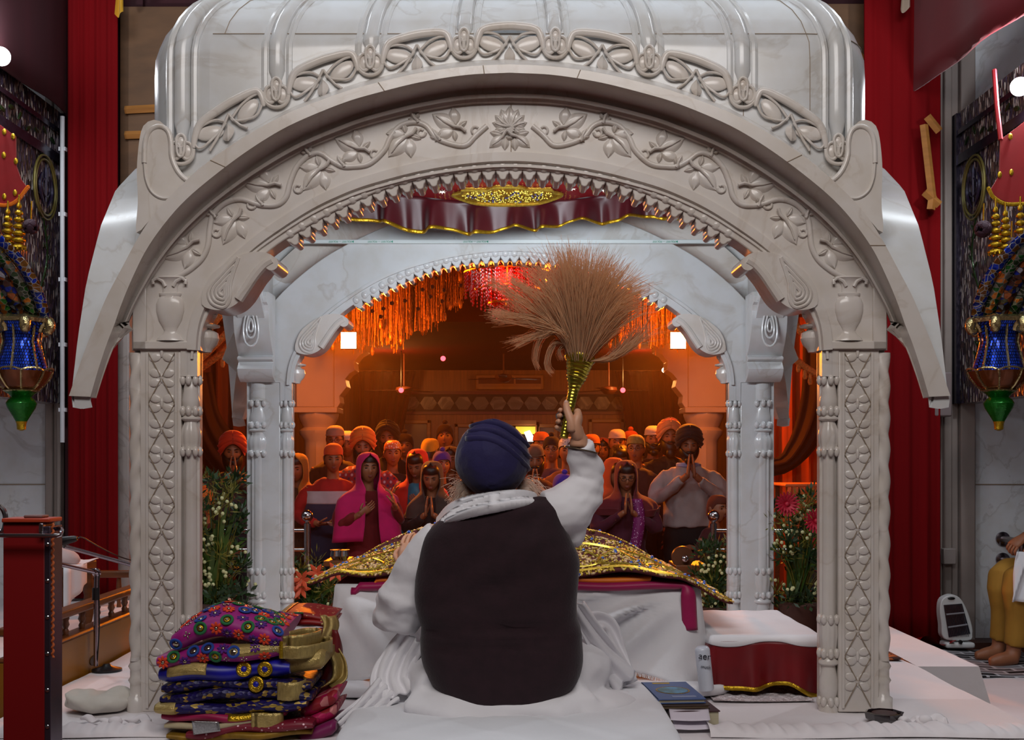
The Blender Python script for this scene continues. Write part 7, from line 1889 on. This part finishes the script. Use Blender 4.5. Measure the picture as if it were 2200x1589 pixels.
def pot(px, Y, label):
    c = P(px, 983, Y); k = Y/FPX; z = lambda py: P(0, py, Y).z
    t = thing('corbel_pot', label, 'wall ornament', (c.x, Y, z(922)), 'mirrored corbel pots')
    ctr = (c.x, Y, 0)
    lob = lambda n, a: (lambda th, zz: 1+a*abs(math.cos(n*th/2)))
    MB().lathe([(3*k, z(925)), (9*k, z(922)), (10*k, z(910)), (12*k, z(905))], ctr, n=16).build('finial', GOLD, t)
    MB().lathe([(10*k, z(907)), (18*k, z(893)), (28*k, z(876)), (31*k, z(866)), (26*k, z(858)), (20*k, z(853)), (26*k, z(846)), (34*k, z(841))], ctr, n=32, mod=lob(8, .05)).build('green_base', GRG, t)
    MB().lathe([(34*k, z(842)), (38*k, z(839)), (34*k, z(836))], ctr, n=32).build('bead_ring', GG, t)
    MB().lathe([(30*k, z(838)), (42*k, z(828)), (54*k, z(812)), (60*k, z(798)), (56*k, z(797))], ctr, n=48, mod=lob(8, .06)).build('amber_petal_bowl', AMB, t)
    sm = MB()
    for q in range(8):
        a = q*PI/4+PI/8; sm.tube([Vector((c.x+r*k*math.cos(a), Y+r*k*math.sin(a), z(y))) for r, y in ((32, 838), (44, 828), (57, 812), (63, 798))], .006, n=5)
        b0 = q*PI/4; sm.tube([Vector((c.x+r*k*math.cos(b0+d), Y+r*k*math.sin(b0+d), z(y))) for d, r, y in ((-.39, 62, 797), (-.2, 65, 793), (0, 66, 792), (.2, 65, 793), (.39, 62, 797))], .006, n=5)
    sm.build('silver_seam', GG, t)
    MB().lathe([(52*k, z(800)), (48*k, z(785)), (40*k, z(760)), (34*k, z(735)), (36*k, z(715)), (44*k, z(700)), (50*k, z(694))], ctr, n=48, mod=lob(6, .07)).build('blue_body', BT, t)
    rm = MB()
    for q in range(6):
        a = q*PI/3; rm.tube(spline([Vector((c.x+r*k*math.cos(a), Y+r*k*math.sin(a), z(y))) for r, y in ((38, 712), (46, 694), (56, 690), (62, 700), (58, 712), (50, 710))], 14), [.02+.012*math.sin(i*.24) for i in range(14)], n=8)
        a += PI/6; rm.tube([Vector((c.x+r*k*math.cos(a), Y+r*k*math.sin(a), z(y))) for r, y in ((52, 796), (44, 765), (37, 735), (42, 700))], .007, n=5)
    rm.lathe([(56*k, z(694)), (58*k, z(686)), (48*k, z(680)), (30*k, z(682))], ctr, n=36, mod=lob(6, .1)); rm.build('gold_rim', GG, t, sharp=60)
    # mosaic ribs rising from the pot along the vault
    sdx = -1 if px < 1000 else 1
    for q, (off, w_, cc) in enumerate(((-.9, .4, 0), (-.45, .4, 1), (0, .5, 2), (.45, .4, 1), (.9, .4, 0))):
        cen = [Vector((c.x-sdx*off*52*k, Y+.02, z(692))), Vector((c.x-sdx*off*62*k+sdx*.01, Y-.10, z(640))), Vector((c.x-sdx*off*70*k+sdx*.06, Y-.22, z(585))), Vector((c.x-sdx*off*70*k+sdx*.16, Y-.34, z(530))), Vector((c.x-sdx*off*70*k+sdx*.30, Y-.44, z(485)))]
        qs = spline(cen, 24); MB().grid(lambda u, v: (lambda q: Vector((sdx*min(sdx*q.x, 2.82), q.y, q.z)))(qs[int(v*23.99)]+Vector(((u-.5)*w_*64*k*(1+.2*v), -.02*math.sin(u*PI), 0))), 6, 23).build('mosaic_rib', (RIBS[cc]), t, solid=.01)
    return t
RIBS = [cells('blue_amber_mosaic', [(24, 50, 170), (96, 56, 20), (24, 40, 120), (120, 80, 30)], scale=34, metal=.6, rough=.2, bump=.5, edge=(150, 150, 150), feature=.05), cells('green_orange_mosaic', [(24, 84, 24), (40, 50, 30), (190, 110, 40), (40, 60, 30), (110, 110, 100)], scale=36, metal=.6, rough=.2, bump=.5, edge=(120, 120, 110), feature=.06), cells('mixed_mosaic', [(24, 40, 150), (84, 44, 20), (150, 150, 160), (60, 30, 20), (30, 40, 130), (150, 80, 40)], scale=34, metal=.6, rough=.2, bump=.5, edge=(60, 56, 50), feature=.05)]
pot(46, 6.40, 'blue mirrored corbel pot on the left wall beside the red curtain')
pot(2146, 6.38, 'blue mirrored corbel pot on the right wall beside the grey pilaster')
for px, py, Y, lab in ((2, 121, 6.3, 'bright white bulb at the left picture edge'), (2191, 186, 6.3, 'bright white bulb in front of the right mosaic wall')):
    p = P(px, py, Y); t = thing('led_bulb', lab, 'bulb', p, 'bright bulbs on the side walls')
    MB().ell(p, .05, nu=20, nv=14).build('globe', EM('white_bulb_glow', (245, 248, 255), 9), t); sx_ = -1 if px < 1000 else 1
    MB().tube([p+Vector((sx_*.04, 0, 0)), p+Vector((sx_*.12, 0, .0)), Vector((sx_*2.86, Y, p.z))], [.025, .02, .01], n=12).build('holder', BLACK, t)
def banner(pts, Y, lab, seq):
    q = [Vector(p) for p in pts]; t = thing('banner', lab, 'banner', P(*pts[0], Y), 'red banners on the side walls')
    MB().prism(q, 0, .012, lambda p, y: P(p.x, p.y, Y)+Vector((0, y, 0))).build('cloth', M('red_banner_velvet', (150, 6, 12), .7, var=.2, sheen=.3), t)
    for a, b_ in seq: MB().ell(P(a, b_, Y-.006), (.012, .006, .018), nu=8, nv=6).build('gold_sequin', GOLD, t)
    return t
t = banner([(-40, 250), (0, 268), (33, 292), (34, 355), (45, 385), (60, 405), (40, 428), (15, 440), (-20, 436), (-60, 410)], 6.2, 'red scalloped banner with gold sequins hanging at the left picture edge', ((9, 283), (28, 293), (8, 333), (34, 346), (32, 414), (9, 422)))
m = MB(); q = spline([P(a, b_, 6.19) for a, b_ in ((-20, 438), (15, 441), (38, 430), (52, 412), (60, 402))], 30)
for p in q: m.ell(p, (.012, .01, .012), nu=6, nv=4)
m.build('orange_beading', M('amber_bead', (220, 110, 20), .3), t)
t = banner([(2150, 300), (2200, 262), (2260, 240), (2260, 430), (2200, 436), (2165, 434), (2140, 424), (2128, 408), (2138, 392), (2148, 375)], 6.2, 'red scalloped banner with gold sequins hanging at the right picture edge', ((2171, 293), (2173, 370), (2148, 375)))
m = MB(); q = spline([P(a, b_, 6.19) for a, b_ in ((2124, 405), (2135, 424), (2160, 438), (2200, 438))], 30)
for p in q: m.ell(p, (.012, .01, .012), nu=6, nv=4)
m.build('orange_beading', GOLD, t)
MB().tube([P(2150, 300, 6.2), P(2142, 230, 6.25), P(2136, 150, 6.3)], .012, n=6).build('red_cord', M('red_cord', (170, 16, 30), .7), t)
def tassel(px, y0, y1, lab):
    Y = 6.15; c = P(px, 983, Y); t = thing('tassel', lab, 'tassel', P(px, y0, Y), 'gold tassels under the banners'); m = MB(); z = lambda py: P(0, py, Y).z
    n = 7
    for i in range(n):
        f = i/(n-1); py = lerp(y0+10, y1-8, f); r = lerp(.012, .036, f**.7)
        m.lathe([(r*.4, z(py+7)), (r, z(py+3)), (r, z(py-1)), (r*.5, z(py-6))], (c.x, Y, 0), n=14, mod=lambda th, zz: 1+.12*math.cos(7*th))
    for q in range(9): a = q*2*PI/9; m.tube([Vector((c.x+.026*math.cos(a), Y+.026*math.sin(a), z(y1-10))), Vector((c.x+.036*math.cos(a), Y+.036*math.sin(a), z(y1)))], .005, n=5)
    m.tube([P(px, y0-14, Y), P(px, y0+10, Y)], .005, n=6); m.build('bead_drop', GOLD, t, sharp=60)
tassel(17, 445, 545, 'gold bead tassel nearest the left picture edge'); tassel(41, 432, 538, 'gold bead tassel right of its neighbour under the left banner')
tassel(2139, 440, 548, 'gold bead tassel, left of the three under the right banner'); tassel(2160, 448, 552, 'gold bead tassel, middle of the three under the right banner'); tassel(2192, 436, 552, 'gold bead tassel, right of the three under the right banner')
ROS = M('dark_plum_paper', (52, 14, 34), .8, var=.4, scale=30)
for px, py, r, lab in ((66, 487, 18, 'dark plum paper rosette beside the left tassels'), (2112, 492, 20, 'dark plum paper rosette left of the right tassels'), (2172, 530, 22, 'dark plum paper rosette between the right tassels')):
    p = P(px, py, 6.16); rr = random.Random(px); t = thing('paper_rosette', lab, 'rosette', p, 'paper rosettes'); m = MB()
    for k in range(26): d = Vector((rr.gauss(0, 1), rr.gauss(0, 1), rr.gauss(0, 1))).normalized(); m.ell(p+d*r*.0018, (r*.0011, r*.0011, r*.0005), rot=d.to_track_quat('Z', 'Y').to_matrix(), nu=8, nv=4)
    m.build('petal_ball', ROS, t, sharp=20); MB().tube([p, P(px+2, py-55, 6.17)], .004, n=5).build('gold_string', GOLD, t)
# dangling gold cloth ends at the top of the picture, lamps on the roof
for px, py, lab in ((256, 12, 'gold cloth end dangling above the left curtain'), (1945, 2, 'pale cloth end dangling above the right curtain')):
    m = MB(); m.grid(lambda u, v: P(px+lerp(-5, 9, u)*(1+v*.4)-3*v, py-40+v*58+6*math.sin(u*4), 7.2)+Vector((0, .02*math.sin(u*6), 0)), 8, 8)
    tag(m.build('cloth_end', C('gold_cloth' if px < 999 else 'pale_cloth', (200, 150, 30) if px < 999 else (190, 170, 150))), lab, 'cloth')
for px, lab in ((478, 'grey drum lamp standing on the left shoulder of the roof'), (1652, 'grey drum lamp standing on the right shoulder of the roof')):
    c = P(px, 0, 4.95); t = thing('roof_lamp', lab, 'lamp', (c.x, 4.95, 3.33), 'drum lamps on the canopy roof')
    MB().lathe([(.055, 3.28), (.06, 3.34), (.06, 3.50), (.05, 3.51)], (c.x, 4.95, 0), n=24).build('drum', M('grey_lamp_metal', (70, 72, 78), .35, metal=.7), t)
    MB().tube([Vector((c.x-.08, 4.95, 3.28)), Vector((c.x-.08, 4.95, 5.4))], .004, n=5).build('wire', CHR, t)
# ================================================================ railings and flowers behind the canopy
def rail(sd, px):
    Y = 7.0; x = P(px, 0, Y).x
    t = thing('steel_railing', 'polished steel railing with ball finial on the %s side behind the table' % ('left' if sd < 0 else 'right'), 'railing', (x, Y, 0))
    zt = P(0, 1124, Y).z
    MB().lathe([(.045, 0), (.045, .01), (.021, .02), (.021, zt), (.012, zt+.005), (.013, zt+.03)], (x, Y, 0), n=20).build('post', STEEL, t)
    MB().ell((x, Y, P(0, 1108, Y).z), .036, nu=20, nv=14).build('ball_finial', STEEL, t)
    for py in (1139, 1181): MB().tube([Vector((x, Y, P(0, py, Y).z)), Vector((x+sd*.9, Y, P(0, py, Y).z))], .014, n=12).build('rail', STEEL, t)
    MB().lathe([(.045, 0), (.021, .02), (.021, zt)], (x+sd*.88, Y, 0), n=16).build('post', STEEL, t)
rail(-1, 660); rail(1, 1533)
GRF = M('green_leaf', (70, 96, 24), .55, var=.5, scale=6, sss=.0); GRD = M('dark_green_leaf', (34, 66, 18), .55, var=.5, scale=6); YEF = M('yellow_green_spray', (120, 112, 24), .6, var=.5, scale=12); BUD = M('pale_bud', (206, 206, 150), .6); REDF = M('red_gerbera', (190, 20, 50), .6, var=.3, scale=30); ORF = M('orange_lily', (220, 90, 50), .6, var=.3, scale=20)
def leafq(mb, p, d, L, w, rr):
    d = d.normalized(); s = d.cross(Vector((rr.gauss(0, 1), rr.gauss(0, 1), rr.gauss(0, 1)))).normalized()*w
    mb.add([p, p+d*L*.5+s, p+d*L, p+d*L*.5-s], [(0, 1, 2, 3)])
def arrangement(c, rx, ry, h, label, seed, reds=(), buds=20, tall=0, nf=34, lil=0):
    rr = random.Random(seed); t = thing('flower_arrangement', label, 'flowers', c, 'flower arrangements round the canopy'); c = Vector(c)
    MB().lathe([(.05, 0), (.09, .02), (.11, h*.22), (.09, h*.24), (.08, h*.2), (.0, h*.19)], c, n=20).build('pot', M('brown_clay_pot', (70, 36, 24), .8), t)
    bl = MB(); sp = MB(); dk = MB(); bd = MB()
    top = c+Vector((0, 0, h*.22))
    for k in range(46):                     # long blades
        a = rr.uniform(0, 2*PI); r = rr.random()**.6; e = c+Vector((rx*r*math.cos(a), ry*r*math.sin(a), h*rr.uniform(.45, .85)))
        q = spline([top+Vector((rr.uniform(-.05, .05), rr.uniform(-.05, .05), 0)), top.lerp(e, .55)+Vector((0, 0, h*.1)), e], 8); bl.strip(q, [.006+.018*math.sin(PI*i/7.5) for i in range(8)], up=(rr.gauss(0, 1), rr.gauss(0, 1), .2))
    for k in range(nf):                     # feathery sprays and leaf clusters
        a = rr.uniform(0, 2*PI); r = rr.random()**.5; z = rr.uniform(.12, 1.0); e = c+Vector((rx*r*math.cos(a)*(1-.25*abs(z-.55)), ry*r*math.sin(a), h*z))
        sp.tube([top, top.lerp(e, .6)+Vector((0, 0, .03)), e], .0025, n=3)
        tgt = sp if rr.random() < .55 else dk
        for i in range(46):
            d = Vector((rr.gauss(0, 1), rr.gauss(0, 1), rr.gauss(.4, 1))).normalized(); p = e+d*rr.uniform(0, .055); leafq(tgt, p, d+Vector((0, 0, .3)), rr.uniform(.02, .055), rr.uniform(.0015, .004) if tgt is sp else rr.uniform(.004, .011), rr)
    bl.build('blade_leaf', GRF, t, smooth=False)['kind'] = 'stuff'; sp.build('feathery_spray', YEF, t, smooth=False)['kind'] = 'stuff'; dk.build('leaf_cluster', GRD, t, smooth=False)['kind'] = 'stuff'
    for k in range(buds):
        a = rr.uniform(0, 2*PI); r = rr.random()**.5; e = c+Vector((rx*r*math.cos(a), -abs(ry*r*math.sin(a)), h*rr.uniform(.25, .98)))
        for i in range(3): bd.ell(e+Vector((rr.uniform(-.025, .025), rr.uniform(-.02, .02), rr.uniform(-.025, .025))), .009, nu=7, nv=5)
    if buds: bd.build('bud', BUD, t)['kind'] = 'stuff'
    for px, py, Y in reds:
        p = P(px, py, Y); f = MB()
        for ring, (n_, L) in enumerate(((20, .06), (14, .04))):
            for i in range(n_):
                q = i*2*PI/n_+ring*.2; d = Vector((math.cos(q), -.35-.3*ring, math.sin(q))); f.tube([p, p+d*L*.6, p+d*L], [(.002, .004), (.0015, .008), (.001, .003)], n=5, up=(0, 1, 0))
        f.ell(p+Vector((0, -.012, 0)), .012, nu=8, nv=6); f.build('red_flower', REDF, t, sharp=20); MB().tube([p, top], .004, n=5).build('flower_stem', GRD, t)
    for i in range(lil):
        p = c+Vector((rr.uniform(-rx, rx)*.8, -ry*rr.uniform(.3, .9), h*rr.uniform(.55, .9))); f = MB()
        for k in range(6): d = Vector((math.cos(k*1.05), -.5, math.sin(k*1.05))); f.tube([p, p+d*.03, p+d*.055], [(.002, .006), (.0015, .013), (.001, .002)], n=5, up=(0, 1, 0))
        f.build('orange_flower', ORF, t, sharp=20)
arrangement((P(462, 0, 5.55).x, 5.55, ZB), .17, .14, .78, 'tall leafy flower arrangement between the two left pillars', 31, buds=26, nf=44)
arrangement((P(1718, 0, 5.75).x, 5.75, ZB), .15, .14, .70, 'leafy flower arrangement with red gerberas between the two right pillars', 32, reds=((1690, 1082, 5.6), (1752, 1118, 5.6)), buds=26, nf=40)
arrangement((P(668, 0, 6.1).x, 6.1, ZB), .20, .14, .34, 'low flower arrangement with orange lilies left of the covered table', 33, buds=12, nf=26, lil=7)
arrangement((P(1535, 0, 6.1).x, 6.1, ZB), .12, .12, .42, 'low green flower arrangement right of the covered table', 34, buds=18, nf=28)
t = thing('slatted_chest', 'wooden slatted chest with silver vessels behind the left end of the gold cover', 'chest', (P(715, 0, 6.35).x, 6.5, 0))
for sd, px0, px1 in ((-1, 694, 745), ):
    x0, x1 = P(px0, 0, 6.4).x, P(px1, 0, 6.4).x; zt = P(0, 1205, 6.4).z
    MB().box(x0, x1, 6.4, 6.7, zt-.03, zt).build('top_rail', WOOD, t, bevel=.004); MB().box(x0, x1, 6.42, 6.7, 0, zt-.16).build('body', WOOD, t)
    for k in range(4): a = lerp(x0, x1, k/3); MB().box(a-.008, a+.008, 6.4, 6.43, zt-.17, zt-.03).build('slat', WOOD, t)
for k, px in enumerate((722, 738)): MB().lathe([(.02, 0), (.035, .02), (.03, .05), (.034, .055)], (P(px, 0, 6.5).x, 6.5, zt), n=16).build('silver_vessel', STEEL, t)
t = thing('wooden_chest', 'brown wooden chest with a round drum behind the right end of the gold cover', 'chest', (P(1490, 0, 6.35).x, 6.5, 0))
x0, x1 = P(1452, 0, 6.4).x, P(1522, 0, 6.4).x; zt = P(0, 1214, 6.4).z
MB().box(x0, x1, 6.4, 6.7, zt-.05, zt).build('lid', WOOD, t, bevel=.004); MB().box(x0+.01, x1-.01, 6.42, 6.7, 0, zt-.05).build('body', WOOD, t)
MB().lathe([(.06, -.02), (.062, 0), (.06, .02)], (0, 0, 0), n=28, M_=Euler((PI/2, 0, 0)).to_matrix()).move(P(1466, 1196, 6.45)).build('round_drum', M('brown_drum', (90, 50, 24), .4), t); MB().ell(P(1472, 1200, 6.40), (.02, .012, .02), nu=10, nv=6).build('steel_knob', STEEL, t)
m = MB().grid(lambda u, v: Vector((lerp(1.33, 1.68, u), lerp(5.0, 6.3, v), ZB+.010+.006*math.sin(u*22)*math.sin(v*16))), 30, 40)
tag(m.build('floor_rug', cells('patterned_orange_rug', [(150, 60, 24), (90, 30, 16), (180, 90, 40), (70, 24, 14)], scale=24, metal=0, rough=.8, bump=.2, edge=(50, 18, 12), feature=.05), solid=.006), 'patterned rug on the platform behind the right front pillar', 'rug')
# ================================================================ camera, light
HZ = 1
cd = bpy.data.cameras.new('camera'); cam = bpy.data.objects.new('camera', cd); col.objects.link(cam)
cam.location = (0, 0, CH); cam.rotation_euler = (PI/2, 0, 0)
cd.sensor_fit = 'HORIZONTAL'; cd.sensor_width = 36; cd.lens = FPX*36/2200; cd.shift_y = (HY-794.5)/2200; cd.clip_end = 100
bpy.context.scene.camera = cam
sc = bpy.context.scene
sc.view_settings.view_transform = 'Standard'; sc.view_settings.look = 'None'; sc.view_settings.gamma = 1; sc.view_settings.exposure = 0
def area(name, loc, tgt, w, h, p, c):
    l = bpy.data.lights.new(name, 'AREA'); l.shape = 'RECTANGLE'; l.size = w; l.size_y = h; l.energy = p; l.color = c
    o = bpy.data.objects.new(name, l); col.objects.link(o); o.location = loc
    o.rotation_euler = (Vector(tgt)-Vector(loc)).to_track_quat('-Z', 'Y').to_euler(); return o
def point(name, loc, p, c, r=.05):
    l = bpy.data.lights.new(name, 'POINT'); l.energy = p; l.color = c; l.shadow_soft_size = r
    o = bpy.data.objects.new(name, l); col.objects.link(o); o.location = loc; return o
w = bpy.data.worlds.new('world'); sc.world = w; w.use_nodes = True
w.node_tree.nodes['Background'].inputs[0].default_value = (.5, .45, .5, 1); w.node_tree.nodes['Background'].inputs[1].default_value = .06
COOL = (.86, .93, 1.0)
area('hall_lamp', (0, .6, 4.3), (0, 4.5, 2.0), 3.2, 1.2, 96, (1, .95, .92))
area('hall_lamp', (0, 4.4, 5.2), (0, 4.6, 2.0), 3.5, 2.0, 32, (.74, .87, 1.0))
for x in (-2.5, 2.5): area('side_wall_fill', (x, 4.4, 5.2), (x*1.45, 7.5, .8), 1.2, .6, 36, COOL)  # unseen pair of fill lights, added to brighten the marble side walls
area('canopy_lamp', (0, 4.3, 2.42), (0, 5.7, 2.0), 1.2, .1, 22, COOL)
OR = (1.0, .215, .005)
for p in FL:
    q = p+Vector((0, -.02, 0)); area('flood_light', q+Vector((0, -.01, 0)), Vector((q.x*.3, 4, .6)), .15, .15, 85, OR)
    point('flood_spill', q+Vector((0, -.12, 0)), 60, OR, .08)
for x in (-1.7, 1.7): point('hall_glow', (x, 15.5, 2.6), 34, (1, .4, .1), .1)
point('chandelier_light', P(1090, 600, 9.6), 25, (1, .08, .03), .15)
for px, py in ((2, 121), (2191, 186)): 
    p = P(px, py, 6.3); point('wall_bulb', p-Vector((0, .10, 0)), 46, (.9, .95, 1), .05)

# smoky air of the hall, lit by the flood lamps
if HZ:
    hz, nt, b = newmat('hall_haze'); nt.nodes.remove(b); vs = nt.nodes.new('ShaderNodeVolumeScatter'); vs.inputs['Density'].default_value = .007; vs.inputs['Anisotropy'].default_value = .5; vs.inputs['Color'].default_value = (1, .62, .45, 1)
    nt.links.new(vs.outputs[0], nt.nodes['Material Output'].inputs['Volume'])
    o = MB().prism([Vector(q) for q in ((8.0, .02), (18.95, .02), (18.95, 2.92), (12.22, 2.92), (12.22, 3.5), (8.0, 3.5))], 4.4, -4.4, lambda q, x: Vector((x, q.x, q.y))).build('smoky_haze', hz, smooth=False); tag(o, 'thin smoky haze in the hall behind the canopy, lit orange by the flood lamps', 'haze', kind='stuff')
sc.cycles.max_bounces = 7; sc.cycles.diffuse_bounces = 3; sc.cycles.glossy_bounces = 3; sc.cycles.transmission_bounces = 4; sc.cycles.volume_bounces = 0
sc.cycles.caustics_reflective = False; sc.cycles.caustics_refractive = False
bpy.data.scenes.remove(TMP)
